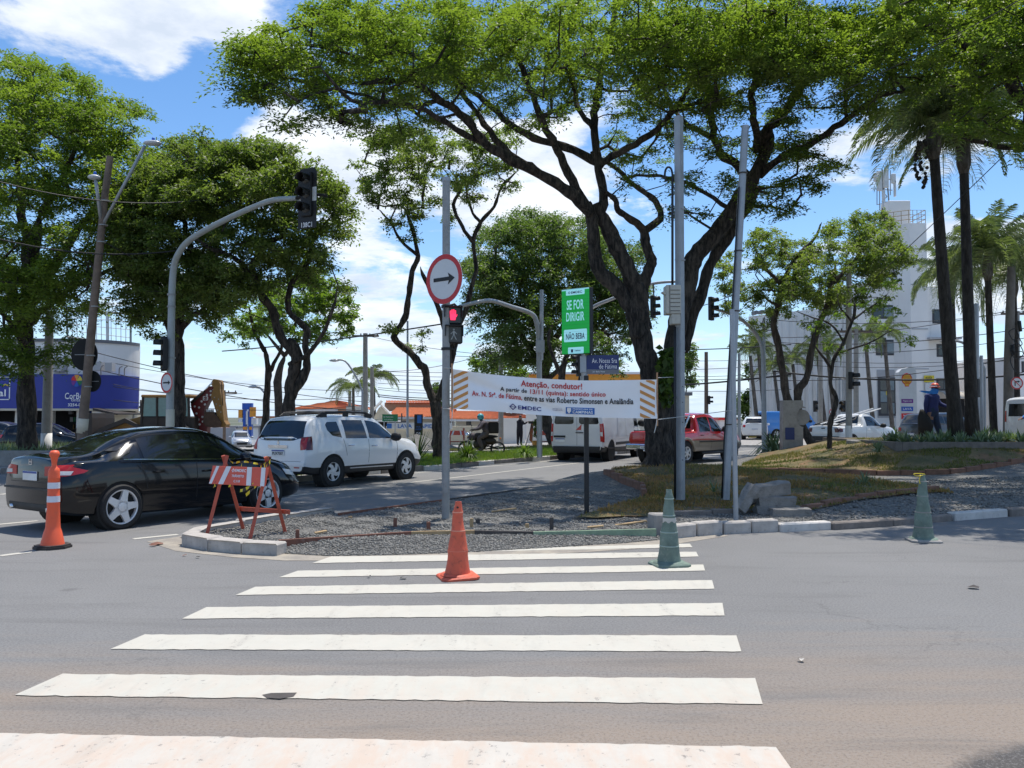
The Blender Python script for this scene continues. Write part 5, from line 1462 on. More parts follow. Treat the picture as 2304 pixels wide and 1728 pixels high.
# ---- white compact SUV
dus=dict(R=.35,axles=(-1.32,1.35),track=.80,gap=.06,crown=.03,round=(.35,.5),kr=(.12,.22),lower=lambda x:.50 if-.9<x<1.0 else .47,lower_mat='black_plastic',zt=[(-2.14,.93),(-2.11,1.06),(-2.02,1.25),(-1.88,1.48),(-1.76,1.575),(-1.5,1.61),(-.7,1.635),(0,1.625),(.4,1.57),(.75,1.38),(1.14,1.12),(1.35,1.07),(1.7,1.02),(1.95,.93),(2.10,.80),(2.17,.66)],zs=[(-2.14,.86),(-2.0,1.06),(-1.6,1.10),(-.8,1.07),(1.0,1.03),(1.3,.99),(1.8,.90),(2.17,.58)],zb=[(-2.14,.36),(-1.9,.30),(-.8,.27),(1.0,.27),(1.9,.30),(2.17,.36)],zm=[(-2.14,.72),(-1,.76),(1,.74),(2.17,.52)],wm=[(-2.14,.90),(-1.3,.915),(0,.895),(1.35,.915),(2.17,.88)],ws=[(-2.14,.84),(-1.3,.875),(0,.865),(1.2,.86),(1.7,.83),(2.17,.78)],wt=[(-2.14,.78),(-1.9,.72),(-1.6,.67),(-.8,.66),(.2,.65),(.7,.67),(1.2,.74),(1.8,.74),(2.17,.70)])
c=Car('white_car','white compact SUV with black roof rails in the avenue lane ahead of the black car','car',dus,'paint_white')
for sd_ in(-1,1):
 c.window(-.02,.98,.03,.11,sd_,(.02,-.02));c.window(-.86,-.11,.03,.11,sd_,(.03,0));
 c.patch('quarter_window','car_glass','side',[(-1.42,1.30),(-1.30,1.17),(-1.0,1.12)],[(-1.42,1.42),(-1.34,1.48),(-1.02,1.49)],.005,sd_,10,5)
 c.seam(-.065,.50,1.06,sd_);c.seam(.98,.50,1.03,sd_,1.0);c.seam(-.86,.70,1.09,sd_,-.95)
 c.strip('sill_trim','alloy','side',[(-.72,.40),(.85,.39)],.022,.014,sd_)
 c.handle(-.72,.93,sd_,'chrome');c.handle(.12,.90,sd_,'chrome');c.mirror(.80,1.10,sd_,'black_plastic',1.25)
 c.patch('tail_light','lamp_darkred','side',[(-2.10,.86),(-1.96,.86)],[(-2.09,1.14),(-1.93,1.16)],.012,sd_,6,6)
 c.patch('tail_light','lamp_red','rear',[(sd_*.70,.86),(sd_*.815,.87)],[(sd_*.68,1.12),(sd_*.79,1.14)],.014,1,6,8)
 c.patch('reflector','lamp_red','rear',[(sd_*.50,.455),(sd_*.66,.455)],[(sd_*.50,.48),(sd_*.66,.48)],.008,1,4,2)
 c.patch('headlight','lamp_white','side',[(1.86,.72),(2.06,.70)],[(1.78,.84),(2.04,.83)],.006,sd_,8,3)
 rl=MB();y_=sd_*.60
 rl.tube([(-1.55,y_,1.60),(-1.40,y_,1.685),(-.6,y_,1.72),(.1,y_,1.70),(.35,y_,1.62)],[.028,.03,.03,.03,.026],8)
 rl.box(-1.45,-1.25,y_-.025,y_+.025,1.58,1.69).box(-.68,-.52,y_-.022,y_+.022,1.60,1.71).box(.1,.3,y_-.025,y_+.025,1.56,1.67)
 rl.build('roof_rail','black_plastic',c.root,True,40)
c.patch('rear_window','car_glass','rear',[(-.70,1.13),(-.45,1.065),(.45,1.065),(.70,1.13)],[(-.60,1.50),(-.2,1.515),(.2,1.515),(.60,1.50)],.005,1,18,10)
c.patch('windscreen','car_glass','front',[(-.70,1.13),(0,1.13),(.70,1.13)],[(-.58,1.54),(0,1.56),(.58,1.54)],.005,1,16,10)
c.patch('tailgate_seam','seam_dark','rear',[(-.70,.60),(0,.60),(.70,.60)],[(-.70,.607),(0,.607),(.70,.607)],.002,1,14,1,.004)
c.patch('tailgate_trim','chrome','rear',[(-.30,.90),(.30,.90)],[(-.30,.965),(.30,.965)],.03,1,10,3)
c.patch('bumper','paint_white','rear',[(-.80,.50),(0,.50),(.80,.50)],[(-.80,.585),(0,.585),(.80,.585)],.03,1,18,4,.02)
mb=MB();mb.prism([(0,.055),(.032,0),(0,-.055),(-.032,0)],-.012,0);c.put(mb,'emblem','chrome','rear',0,1.015,1,False)
c.plate(0,.79,'PUX7E87')
c.wheels('blade','alloy',.215,.225)
g0=gr(742,1095)
anchor(c,-1.32,-1,g0.x,g0.y,59)
# ---- white panel van (rear) 
van=dict(R=.36,axles=(-1.75,1.95),track=.86,gap=.07,crown=.03,round=(.18,.9),kr=(.06,.22),lower=.50,lower_mat='black_plastic',zt=[(-2.75,2.15),(-2.70,2.25),(-2.5,2.30),(1.3,2.32),(1.7,2.22),(2.2,1.70),(2.55,1.32),(2.9,1.18),(3.05,.95)],zs=[(-2.75,1.15),(-2.5,1.20),(1.5,1.18),(2.4,1.10),(3.05,.80)],zb=[(-2.75,.34),(-2.0,.32),(2.2,.28),(3.05,.30)],zm=[(-2.75,.80),(2,.80),(3.05,.6)],wm=[(-2.75,1.0),(-1.7,1.02),(1.5,1.02),(3.05,.95)],ws=[(-2.75,.99),(0,1.0),(1.8,.97),(3.05,.85)],wt=[(-2.75,.84),(-1,.86),(1.5,.82),(2.3,.80),(3.05,.78)])
c=Car('panel_van','white panel van seen from behind, lower half showing under the banner','van',van,'paint_van')
c.patch('door_seam','seam_dark','rear',[(-.025,.58),(-.015,.58)],[(-.025,2.1),(-.015,2.1)],.002,1,1,14,.004)
for sd_ in(-1,1):
 c.patch('rear_window','car_glass','rear',[(sd_*.10,1.40),(sd_*.16,1.34),(sd_*.80,1.34),(sd_*.84,1.40)],[(sd_*.12,1.92),(sd_*.16,1.95),(sd_*.68,1.95),(sd_*.74,1.90)],.005,1,12,6)
 c.patch('tail_light','lamp_red','rear',[(sd_*.90,.72),(sd_*.975,.72)],[(sd_*.87,1.36),(sd_*.95,1.36)],.012,1,4,10)
 c.patch('tail_light','lamp_red','side',[(-2.72,.70),(-2.60,.70)],[(-2.70,1.36),(-2.64,1.38)],.012,sd_,4,8)
 c.patch('reversing_light','lamp_white','rear',[(sd_*.905,.92),(sd_*.97,.92)],[(sd_*.895,1.06),(sd_*.96,1.06)],.017,1,3,3)
 c.window(1.35,2.05,.06,.2,sd_,(0,-.12));c.mirror(1.95,1.35,sd_,'black_plastic',1.7);c.seam(1.25,.55,1.9,sd_);c.seam(.1,.55,1.9,sd_)
 c.strip('side_moulding','black_plastic','side',[(-1.2,.62),(1.4,.62)],.10,.015,sd_)
c.patch('reflector','lamp_red','rear',[(-.18,1.13),(0.02,1.13)],[(-.20,1.33),(-.19,1.33)],.012,1,4,4)
c.patch('door_handle','black_plastic','rear',[(-.26,1.02),(.02,1.02)],[(-.26,1.05),(.02,1.05)],.03,1,5,2)
c.patch('number_lamp','black_plastic','rear',[(.42,.86),(.86,.86)],[(.42,.93),(.86,.93)],.03,1,6,2)
c.patch('rear_bumper','black_plastic','rear',[(-.98,.36),(0,.36),(.98,.36)],[(-.98,.55),(0,.55),(.98,.55)],.06,1,16,4,.02)
c.plate(0,.76,None,.62,.36,.13)
c.wheels('steel','machine_dark',.22,.22)
g0=gr(1368,1037);anchor(c,-1.75,-1,g0.x,g0.y,66)
# ---- red double-cab pickup
pk=dict(R=.365,axles=(-1.62,1.50),track=.78,gap=.08,crown=.02,round=(.2,.5),kr=(.07,.2),lower=.74,lower_mat='paint_beige',zt=[(-2.62,1.06),(-2.58,1.10),(-1.0,1.10),(-.93,1.15),(-.80,1.60),(-.6,1.70),(-.1,1.73),(.35,1.69),(.6,1.58),(1.05,1.18),(1.3,1.12),(2.0,1.05),(2.3,.95),(2.42,.75)],zs=[(-2.62,1.0),(-1.2,1.04),(0,1.06),(1.1,1.04),(2.0,.95),(2.42,.68)],zb=[(-2.62,.52),(-1.6,.42),(0,.38),(1.5,.38),(2.42,.42)],zm=[(-2.62,.80),(0,.78),(2.42,.6)],wm=[(-2.62,.83),(-1.6,.87),(0,.86),(1.5,.87),(2.42,.83)],ws=[(-2.62,.80),(0,.83),(1.5,.82),(2.42,.74)],wt=[(-2.62,.78),(-1.1,.78),(-.7,.66),(.3,.64),(.8,.68),(1.3,.76),(2.42,.68)])
c=Car('red_pickup','red and beige four-door pickup truck passing behind the twin-trunk tree','pickup truck',pk,'paint_red')
for sd_ in(-1,1):
 c.window(.10,.96,.03,.13,sd_,(0,-.02));c.window(-.70,.02,.03,.13,sd_,(.03,0))
 c.seam(.06,.45,1.06,sd_);c.seam(.98,.45,1.05,sd_);c.seam(-.78,.6,1.08,sd_)
 c.handle(-.58,.96,sd_,'black_plastic');c.handle(.24,.96,sd_,'black_plastic');c.mirror(.82,1.16,sd_,'black_plastic',1.4)
 c.strip('side_moulding','black_plastic','side',[(-.75,.74),(1.0,.74)],.05,.012,sd_)
 c.patch('tail_light','lamp_red','rear',[(sd_*.66,.74),(sd_*.80,.74)],[(sd_*.66,1.03),(sd_*.79,1.03)],.012,1,4,6)
 c.patch('reversing_light','lamp_amber','side',[(-2.60,.80),(-2.52,.80)],[(-2.60,1.02),(-2.52,1.02)],.01,sd_,3,4)
 st=MB();st.tube([(-.6,sd_*.84,.34),(1.0,sd_*.84,.34)],.05,8);st.build('side_step','black_plastic',c.root,True)
 ar=MB();ar.tube([(-1.62+.50*math.cos(a),sd_*.885,.37+.50*math.sin(a))for a in np.linspace(.1,PI-.1,14)],.045,8);ar.build('arch_flare','paint_beige',c.root,True)
 rb=MB();rb.tube([(-1.45,sd_*.62,1.08),(-1.0,sd_*.58,1.60),(-.9,sd_*.55,1.66)],.032,8)
 if sd_==1:rb.tube([(-.98,-.58,1.62),(-.98,.58,1.62)],.032,8)
 rb.build('roll_bar','chrome',c.root,True)
c.patch('rear_window','car_glass','rear',[(-.58,1.20),(.58,1.20)],[(-.54,1.55),(.54,1.55)],.005,1,10,6)
c.patch('windscreen','car_glass','front',[(-.66,1.2),(.66,1.2)],[(-.56,1.62),(.56,1.62)],.005,1,12,8)
bd=MB();bd.box(-2.50,-1.02,-.68,.68,1.10,1.135);bd.build('load_bed','matte_black',c.root)
for nm in('tailgate_seam',):c.patch(nm,'seam_dark','rear',[(-.60,.76),(.60,.76)],[(-.60,.768),(.60,.768)],.003,1,6,1,.004)
bp=MB();bp.box(-2.80,-2.64,-.82,.82,.50,.68,bev=.03);bp.build('rear_bumper','chrome',c.root)
for sd_ in(-1,1):
 c.patch('tailgate_handle','black_plastic','rear',[(-.1,.95),(.1,.95)],[(-.1,1.0),(.1,1.0)],.01,1,3,2)if sd_==1 else None
o=MB().box(-2.812,-2.80,-.20,.20,.53,.66,bev=.003).build('licence_plate','plate_white',c.root)
MB().box(-2.816,-2.8125,-.195,.195,.625,.655).build('plate_band','plate_blue',o)
text('plate_number','GQB8J56',.1,'ink_black',o,(-2.815,0,.575),width=.34,height=.07,rotz=-PI/2,bold=.002)
th=MB();th.tube([(-2.7,0,.45),(-2.86,0,.45),(-2.88,0,.50)],[.025,.025,.03],8);th.build('tow_hook','chrome',c.root,True)
c.wheels('six','alloy',.23,.24)
g0=at(1540,1042,28.2);anchor(c,-1.62,-1,g0.x,g0.y,46)
# ---- white single-cab utility with a ladder
st_=dict(R=.31,axles=(-1.38,1.36),track=.76,gap=.055,crown=.02,round=(.2,.5),kr=(.08,.22),lower=.44,lower_mat='black_plastic',zt=[(-2.23,.98),(-2.18,1.05),(-.62,1.10),(-.55,1.2),(-.42,1.50),(-.2,1.575),(.2,1.57),(.5,1.46),(1.05,1.10),(1.25,1.04),(1.8,.97),(2.1,.84),(2.22,.66)],zs=[(-2.23,.92),(-1,1.0),(0,1.02),(1.1,.98),(1.8,.86),(2.22,.58)],zb=[(-2.23,.36),(-1,.26),(1,.24),(2.22,.3)],zm=[(-2.23,.72),(0,.70),(2.22,.5)],wm=[(-2.23,.84),(-1.3,.865),(0,.86),(1.4,.865),(2.22,.82)],ws=[(-2.23,.80),(0,.83),(1.5,.80),(2.22,.74)],wt=[(-2.23,.76),(-.7,.76),(-.3,.64),(.3,.63),(.9,.68),(1.3,.72),(2.22,.68)])
c=Car('white_pickup','white single-cab pickup with an aluminium ladder on its rack, parked beyond the grass mound','pickup truck',st_,'paint_white')
for sd_ in(-1,1):
 c.window(-.30,.95,.03,.10,sd_,(.03,-.02));c.seam(-.36,.44,1.0,sd_);c.seam(.92,.44,.98,sd_);c.handle(-.18,.88,sd_);c.mirror(.72,1.06,sd_,'black_plastic',1.2)
 c.patch('tail_light','lamp_darkred','rear',[(sd_*.60,.78),(sd_*.80,.78)],[(sd_*.56,.96),(sd_*.78,.96)],.012,1,5,4)
 c.patch('tail_light','lamp_darkred','side',[(-2.19,.78),(-2.02,.80)],[(-2.18,.96),(-1.98,.95)],.012,sd_,5,4)
 for ax in st_['axles']:
  ar=MB();ar.tube([(ax+.385*math.cos(a),sd_*.872,.31+.385*math.sin(a))for a in np.linspace(0,PI,16)],.028,6);ar.build('arch_flare','black_plastic',c.root,True)
 rk=MB();rk.tube([(-2.05,sd_*.62,1.04),(-2.0,sd_*.58,1.12),(-.75,sd_*.55,1.34),(-.55,sd_*.52,1.50)],.03,6);rk.build('side_rail','black_plastic',c.root,True)
c.patch('rear_window','car_glass','rear',[(-.56,1.16),(.56,1.16)],[(-.50,1.46),(.50,1.46)],.005,1,10,5)
c.patch('windscreen','car_glass','front',[(-.64,1.12),(.64,1.12)],[(-.54,1.50),(.54,1.50)],.005,1,12,8)
c.patch('rear_bumper','black_plastic','rear',[(-.78,.40),(0,.40),(.78,.40)],[(-.78,.60),(0,.60),(.78,.60)],.05,1,14,4,.02)
c.patch('tailgate_handle','black_plastic','rear',[(-.09,.93),(.09,.93)],[(-.09,.97),(.09,.97)],.012,1,3,2)
for z_ in(.80,.88):c.patch('tailgate_groove','seam_dark','rear',[(-.5,z_),(-.2,z_)],[(-.5,z_+.006),(-.2,z_+.006)],.002,1,3,1,.003)
bd=MB();bd.box(-2.12,-.62,-.62,.62,1.07,1.10);bd.build('load_bed','matte_black',c.root)
c.plate(0,.50,None)
c.wheels('six','alloy',.2,.2)
c.place(15.55,37.6,33,.15)
WP=c.root
ld=thing('ladder','aluminium ladder lying on the white pickup, pointing over its cab','ladder',(0,0,0))
M=WP.matrix_basis.copy()if False else Matrix.Translation(WP.location)@Matrix.Rotation(R(33),4,'Z')
a,b=M@Vector((-2.3,-.1,1.13)),M@Vector((1.05,-.45,1.83))
ld.location=a
for k,s_ in enumerate((-.19,.19)):
 p=M.to_3x3()@Vector((0,s_,0))
 MB().tube([p,b-a+p],.032,4).build('ladder_rail','ladder_alu',ld)
for i in range(1,14):
 q=(b-a)*i/14
 MB().tube([q+M.to_3x3()@Vector((0,-.19,0)),q+M.to_3x3()@Vector((0,.19,0))],.018,6).build('rung','ladder_alu',ld)
 # ---- small far cars share one body kind each
hat=dict(R=.30,axles=(-1.2,1.25),track=.74,gap=.05,crown=.025,round=(.35,.45),kr=(.14,.25),zt=[(-1.95,.85),(-1.92,1.0),(-1.8,1.25),(-1.6,1.42),(-1.2,1.48),(-.3,1.52),(.1,1.49),(.5,1.32),(1.0,1.02),(1.5,.92),(1.85,.78),(1.98,.60)],zs=[(-1.95,.8),(-1.6,.96),(0,.95),(1,.90),(1.98,.52)],zb=[(-1.95,.3),(-1,.2),(1,.2),(1.98,.25)],zm=[(-1.95,.6),(0,.6),(1.98,.42)],wm=[(-1.95,.82),(-1,.85),(1,.85),(1.98,.8)],ws=[(-1.95,.78),(0,.82),(1.2,.78),(1.98,.7)],wt=[(-1.95,.66),(-1.4,.6),(0,.58),(.6,.62),(1.1,.68),(1.98,.62)])
suv=dict(R=.35,axles=(-1.35,1.35),track=.8,gap=.055,crown=.025,round=(.35,.45),kr=(.14,.25),zt=[(-2.2,.95),(-2.17,1.1),(-2.0,1.4),(-1.8,1.62),(-1.3,1.68),(0,1.70),(.4,1.62),(1.1,1.14),(1.9,1.02),(2.15,.85),(2.22,.65)],zs=[(-2.2,.88),(-1.8,1.08),(0,1.07),(1.1,1.0),(2.22,.6)],zb=[(-2.2,.36),(-1,.26),(1,.26),(2.22,.3)],zm=[(-2.2,.72),(0,.72),(2.22,.5)],wm=[(-2.2,.88),(-1,.92),(1,.92),(2.22,.86)],ws=[(-2.2,.84),(0,.87),(1.2,.84),(2.22,.76)],wt=[(-2.2,.74),(-1.6,.68),(0,.66),(.6,.68),(1.2,.74),(2.22,.68)])
def simple_car(name,label,cat,spec,paint,x,y,hd,z,group=None,big=False):
 c=Car(name,label,cat,spec,paint,group)
 a=spec['axles'];L=spec['zt']
 for sd_ in(-1,1):
  c.window(.0,.85,.03,.10,sd_,(0,-.02));c.window(-.85,-.06,.03,.10,sd_);c.window(-1.5 if big else-1.35,-.93,.04,.12,sd_,(.08,0),'quarter_window',n=6)
  c.mirror(.7,c.F['zs'](.7)+.08,sd_);c.seam(-.03,.35,.95,sd_)
  c.patch('tail_light','lamp_red','rear',[(sd_*.6,.82),(sd_*.76,.82)],[(sd_*.58,.98),(sd_*.74,.98)],.012,1,5,4)
  c.patch('headlight','lamp_white','front',[(sd_*.45,.60),(sd_*.72,.62)],[(sd_*.45,.70),(sd_*.70,.74)],.01,1,6,3)
 zr0=c.F['zs'](L[0][0]+.3)+.08;zr1=max(v for _,v in L)-.12
 c.patch('rear_window','car_glass','rear',[(-.6,zr0),(.6,zr0)],[(-.52,zr1),(.52,zr1)],.005,1,12,6)
 c.patch('windscreen','car_glass','front',[(-.66,1.0 if not big else 1.15),(.66,1.0 if not big else 1.15)],[(-.52,zr1),(.52,zr1)],.005,1,12,8)
 c.patch('grille','black_plastic','front',[(-.4,.38),(.4,.38)],[(-.42,.56),(.42,.56)],.008,1,8,3)
 c.plate(0,.66)
 c.wheels('six','alloy')
 c.place(x,y,hd,z)
 return c
simple_car('silver_car','silver car coming head-on, between the backhoe and the white SUV','car',hat,'paint_silver',at(541,990,72).x,72,-68,H(-24,72))
simple_car('grey_car','dark grey SUV parked behind the palm trunks and the blue-clad worker','car',suv,'paint_graphite',at(2128,950,41).x,41.2,22,.1,None,True)
simple_car('dark_car','dark SUV at the left edge in front of the paint shop','car',suv,'paint_graphite',at(8,980,42).x,42,8,H(-26,42)-.12,'dark cars in front of the paint shop',True)
simple_car('dark_car','dark car showing a red tail light right of the thick left trunk','car',hat,'paint_black',at(98,980,40).x,40.5,10,H(-24,40)-.05,'dark cars in front of the paint shop')
simple_car('white_hatchback','small white hatchback parked left of the blue van under the yellow sign','car',hat,'paint_white',at(1697,985,56).x,56,75,.1)
vs=dict(van);
bv=dict(R=.31,axles=(-1.25,1.25),track=.76,gap=.06,crown=.03,round=(.2,.7),kr=(.08,.25),zt=[(-2.1,1.7),(-2.05,1.82),(-1.8,1.88),(1.0,1.88),(1.4,1.7),(1.8,1.2),(2.1,.95),(2.2,.7)],zs=[(-2.1,1.1),(1.4,1.1),(2.2,.62)],zb=[(-2.1,.3),(2.2,.28)],zm=[(-2.1,.7),(2.2,.5)],wm=[(-2.1,.84),(-1,.87),(1,.87),(2.2,.82)],ws=[(-2.1,.82),(1.2,.83),(2.2,.74)],wt=[(-2.1,.74),(1,.72),(2.2,.68)])
c=Car('blue_van','bright blue van parked behind the concrete marker','van',bv,'paint_blue')
for sd_ in(-1,1):c.window(.5,1.45,.05,.16,sd_,(0,-.1));c.mirror(1.3,1.2,sd_,'black_plastic',1.3);c.seam(.4,.4,1.6,sd_)
c.patch('rear_window','car_glass','rear',[(-.6,1.2),(.6,1.2)],[(-.55,1.65),(.55,1.65)],.005,1,8,5)
c.wheels('six','alloy');c.place(at(1775,985,58).x,58.5,12,.1)
c=Car('white_van','white van cut by the right edge with its side door open','van',bv,'paint_white')
c.patch('door_opening','matte_black','side',[(-.30,.55),(.2,.42),(.85,.42)],[(.0,1.66),(.3,1.72),(.85,1.72)],.006,-1,10,8)
for sd_ in(-1,1):c.patch('tail_light','lamp_red','rear',[(sd_*.70,1.0),(sd_*.8,1.0)],[(sd_*.68,1.4),(sd_*.78,1.4)],.012,1,3,5)
c.patch('rear_window','car_glass','rear',[(-.6,1.2),(.6,1.2)],[(-.55,1.65),(.55,1.65)],.005,1,8,5)
dr=MB();dr.prism([(0,.45),(.75,.45),(.78,1.3),(.62,1.72),(.1,1.74),(-.02,1.3)],-.03,.03)
o=dr.build('open_door','paint_white',c.root);o.matrix_basis=Matrix.Translation((-.32,-.87,0))@Matrix.Rotation(R(-115),4,'Z')
c.wheels('steel','alloy');c.place(20.15,29.8,12,.42)
# ---- backhoe loader behind the black car
YB=34.5
bh=thing('backhoe_loader','red and yellow backhoe loader with its bucket arm folded, behind the black car','backhoe',(at(400,1000,YB).x,YB,0))
ob=bh.location.copy()
def cz(x,y):p=at(330+x*.1401,840+y*.1401,YB);return(p.x-ob.x,p.z)
def bprism(name,pts,d0,d1,mat,parent=bh):
 mb=MB();mb.prism([cz(*p)for p in pts],d0,d1,'y');return mb.build(name,mat,parent)
bprism('boom',[(735,485),(850,380),(1040,210),(1110,205),(1120,260),(1050,395),(1000,480),(960,570),(945,700),(960,790),(1000,860),(985,1060),(880,1060),(870,850),(800,700),(745,570)],-.2,.2,'machine_red')
arm_=bprism('dipper_arm',[(1070,150),(1110,95),(1185,110),(1212,180),(1208,260),(1250,540),(1275,760),(1312,820),(1290,862),(1235,855),(1170,690),(1130,560),(1082,405),(1065,380),(1112,232),(1072,185)],-.26,.26,'machine_yellow')
bprism('bucket',[(985,620),(1120,622),(1150,670),(1185,700),(1245,800),(1220,862),(1130,872),(1010,852),(958,792),(965,730)],-.38,.38,'bucket_steel')
for x in(1000,1030,1062,1092):
 bprism('bucket_tooth',[(x,578),(x+14,578),(x+20,622),(x,622)],-.3,-.2,'sign_white')
cyl=MB();A_=cz(1085,150);B_=cz(945,300);C_=cz(750,475)
cyl.tube([(A_[0],-.24,A_[1]),(B_[0],-.24,B_[1])],.03,8);cyl.build('piston_rod','chrome',bh,True)
cyl=MB();cyl.tube([(B_[0],-.24,B_[1]),(C_[0],-.24,C_[1])],.065,10);cyl.build('hydraulic_cylinder','machine_dark',bh,True)
hs=MB();hs.tube([(*[cz(1180,112)[0]],-.2,cz(1180,112)[1]),(cz(1232,150)[0],-.2,cz(1232,150)[1]),(cz(1235,300)[0],-.2,cz(1235,300)[1]),(cz(1250,520)[0],-.2,cz(1250,520)[1])],.018,6);hs.build('hose','cable_black',bh,True)
for(x,y)in((1057,288),(1058,350),(998,350),(912,452),(965,500),(803,532),(872,550),(832,645),(925,700),(862,742),(930,775),(880,820),(1106,268)):
 p=cz(x,y);mb=MB();mb.lathe([(.045,0),(.045,.012)],10,Matrix.Translation((p[0],-.2,p[1]))@Matrix.Rotation(PI/2,4,'X'));mb.build('pin_cap','sign_white',bh)
for(x,y)in((1125,390),(1190,418),(1153,495),(1212,520),(1175,592),(1225,622)):
 p=cz(x,y);mb=MB();mb.lathe([(.03,0),(.03,.012)],8,Matrix.Translation((p[0],-.26,p[1]))@Matrix.Rotation(PI/2,4,'X'));mb.build('pin_cap','concrete',arm_)
p=cz(975,400);text('unit_number','E3',.24,'sign_white',bh,(p[0],-.206,p[1]-.09),bold=.008)
x0,zt_=cz(60,350);x1,zb_=cz(790,1000)
cb=MB();cb.box(x0-.04,x1+.04,-.8,.8,zt_-.12,zt_,bev=.03);cb.build('cab_roof','machine_yellow',bh)
for i,(xa,xb)in enumerate(((70,30),(290,290),(700,700),(785,800))):
 for yy in(-.74,.74):
  a=cz(xa,385);b=cz(xb,1000);MB().tube([(a[0],yy,a[1]),(b[0],yy,b[1])],.055,6).build('cab_post','machine_dark',bh)
for(xa,xb)in((80,280),(300,690),(710,780)):
 a=cz(xa,395);b=cz(xb,690)
 MB().box(a[0],b[0],-.745,-.735,b[1],a[1]).build('cab_window','machine_glass',bh)
a=cz(20,690);b=cz(860,1080);MB().box(a[0],b[0],-.75,.75,b[1],a[1],bev=.05).build('chassis','machine_dark',bh)
a=cz(330,640);b=cz(470,900);MB().box(a[0],b[0],-.25,.25,b[1],a[1]+.35,bev=.05).build('seat','matte_black',bh)
bprism('engine_hood',[(-560,1000),(-560,880),(-500,830),(0,690),(180,690),(180,1100),(-560,1100)],-.5,.5,'machine_yellow')
bprism('loader_arm',[(-700,960),(-580,870),(-200,720),(60,850),(60,900),(-200,790),(-560,940),(-640,1120),(-700,1120)],-.85,-.7,'machine_dark')
bprism('loader_bucket',[(-960,960),(-900,760),(-760,640),(-700,640),(-690,720),(-700,1120),(-940,1120)],-.95,.95,'machine_dark')
a=cz(-10,640);b=cz(-10,430);MB().tube([(a[0]-.05,-.35,a[1]),(b[0]-.05,-.35,b[1])],.05,8).build('exhaust_pipe','machine_dark',bh,True)
for xx,rr in((cz(640,0)[0],.68),(cz(-360,0)[0],.45)):
 for yy in(-.85,.85):
  w_=MB();w_.lathe([(rr*.55,-.18),(rr*.9,-.2),(rr,-.14),(rr,.14),(rr*.9,.2),(rr*.55,.18)],28,Matrix.Translation((xx,yy,rr))@Matrix.Rotation(PI/2,4,'X'),False)
  w=w_.build('wheel','rubber',bh,True,40)
  MB().lathe([(rr*.55,-.1),(rr*.55,.1)],20,Matrix.Translation((xx,yy,rr))@Matrix.Rotation(PI/2,4,'X')).build('rim','machine_yellow',w)
  # --- street furniture
def pole(name,label,foot,pts,rad,mat,group=None,n=14,cat='pole',part='post'):
 o=thing(name,label,cat,tuple(foot),0,group)
 f=Vector(foot)
 MB().tube([Vector(p)-f for p in pts],rad,n).build(part,mat,o,True,50)
 return o,f
def ring_poly(r,n=32,sx=1.0):return[(r*math.cos(2*PI*k/n)*sx,r*math.sin(2*PI*k/n))for k in range(n)]
def emblem_diamond(parent,mat,loc,s,M=None,rotz=0,warp=None,th=.004):
 mb=MB()
 o=[(0,1),(1,0),(0,-1),(-1,0)];i_=[(0,.68),(.68,0),(0,-.68),(-.68,0)]
 V=[];
 for y in(0,th):
  V+=[(a*s,y,b*s)for a,b in o]+[(a*s,y,b*s)for a,b in i_]
 F=[]
 for k in range(4):
  j=(k+1)%4
  F+=[(k,j,4+j,4+k),(8+k,12+k,12+j,8+j),(k,8+k,8+j,j),(4+k,4+j,12+j,12+k)]
 b=len(V)
 for(x0,x1,z0,z1)in((-.72,.36,-.10,.10),(-.34,.72,-.10+.0,.10)):
  pass
 Vb=[(-.7*s,0,.12*s),(.7*s,0,-.02*s),(.7*s,0,-.14*s),(-.7*s,0,0)]
 V+=Vb;F.append((b,b+1,b+2,b+3))
 V2=[]
 for v in V:
  q=Vector(v)
  if rotz:q=Matrix.Rotation(rotz,3,'Z')@q
  q=q+Vector(loc)
  if warp:q=warp(q)
  if M is not None:q=M@q
  V2.append(q)
 return mesh_obj('emblem',V2,F,mat,parent)
 # ---- the round arrow signs
def arrow_sign(o,c,dia,rz,tilt=0.0,pmat='sign_white'):
 """round white plate, red border, black arrow pointing right; faces -y turned by rz"""
 M=Matrix.Translation(c)@Matrix.Rotation(rz,4,'Z')
 r=dia/2
 mb=MB();mb.prism(ring_poly(r,40),0,.006,'y',M);pl_=mb.build('sign_plate',pmat,o)
 V=[];F=[];n=40
 for k in range(n):
  a=2*PI*k/n
  for rr in(r*.995,r*.80):V.append(M@Vector((rr*math.cos(a),-.003,rr*math.sin(a))))
 for k in range(n):j=(k+1)%n;F.append((2*k,2*j,2*j+1,2*k+1))
 mesh_obj('red_border',V,F,'sign_red',pl_)
 s=r
 ar=[(-.58,-.075),(.28,-.075),(.22,-.24),(.60,0),(.22,.24),(.28,.075),(-.58,.075)]
 mesh_obj('arrow',[M@Vector((a*s,-.0045,b*s))for a,b in ar],[(0,1,5,6),(1,2,3),(1,3,5),(3,4,5)],'ink_black',pl_)
 for z in(.45,-.45):
  MB().tube([M@Vector((-.09,.02,z*r)),M@Vector((.09,.02,z*r))],.012,6).build('sign_clamp','galvanised',o)
 return pl_
foot=gr(1003,1168,.09)
YP=foot.y
o,f=pole('sign_pole','tall grey pole in the gravel carrying the large arrow sign and pedestrian signal',foot,[foot+Vector((0,0,-.1)),at(1003,1000,YP),at(1004,700,YP),at(1004,402,YP)],.058,'galvanised_dull')
MB().lathe([(.062,-.03),(.062,.03)],16,Matrix.Translation(at(1004,404,YP)-f)).build('pole_cap','galvanised',o)
arrow_sign(o,at(999,628,YP-.11)-f,.745,R(-40))
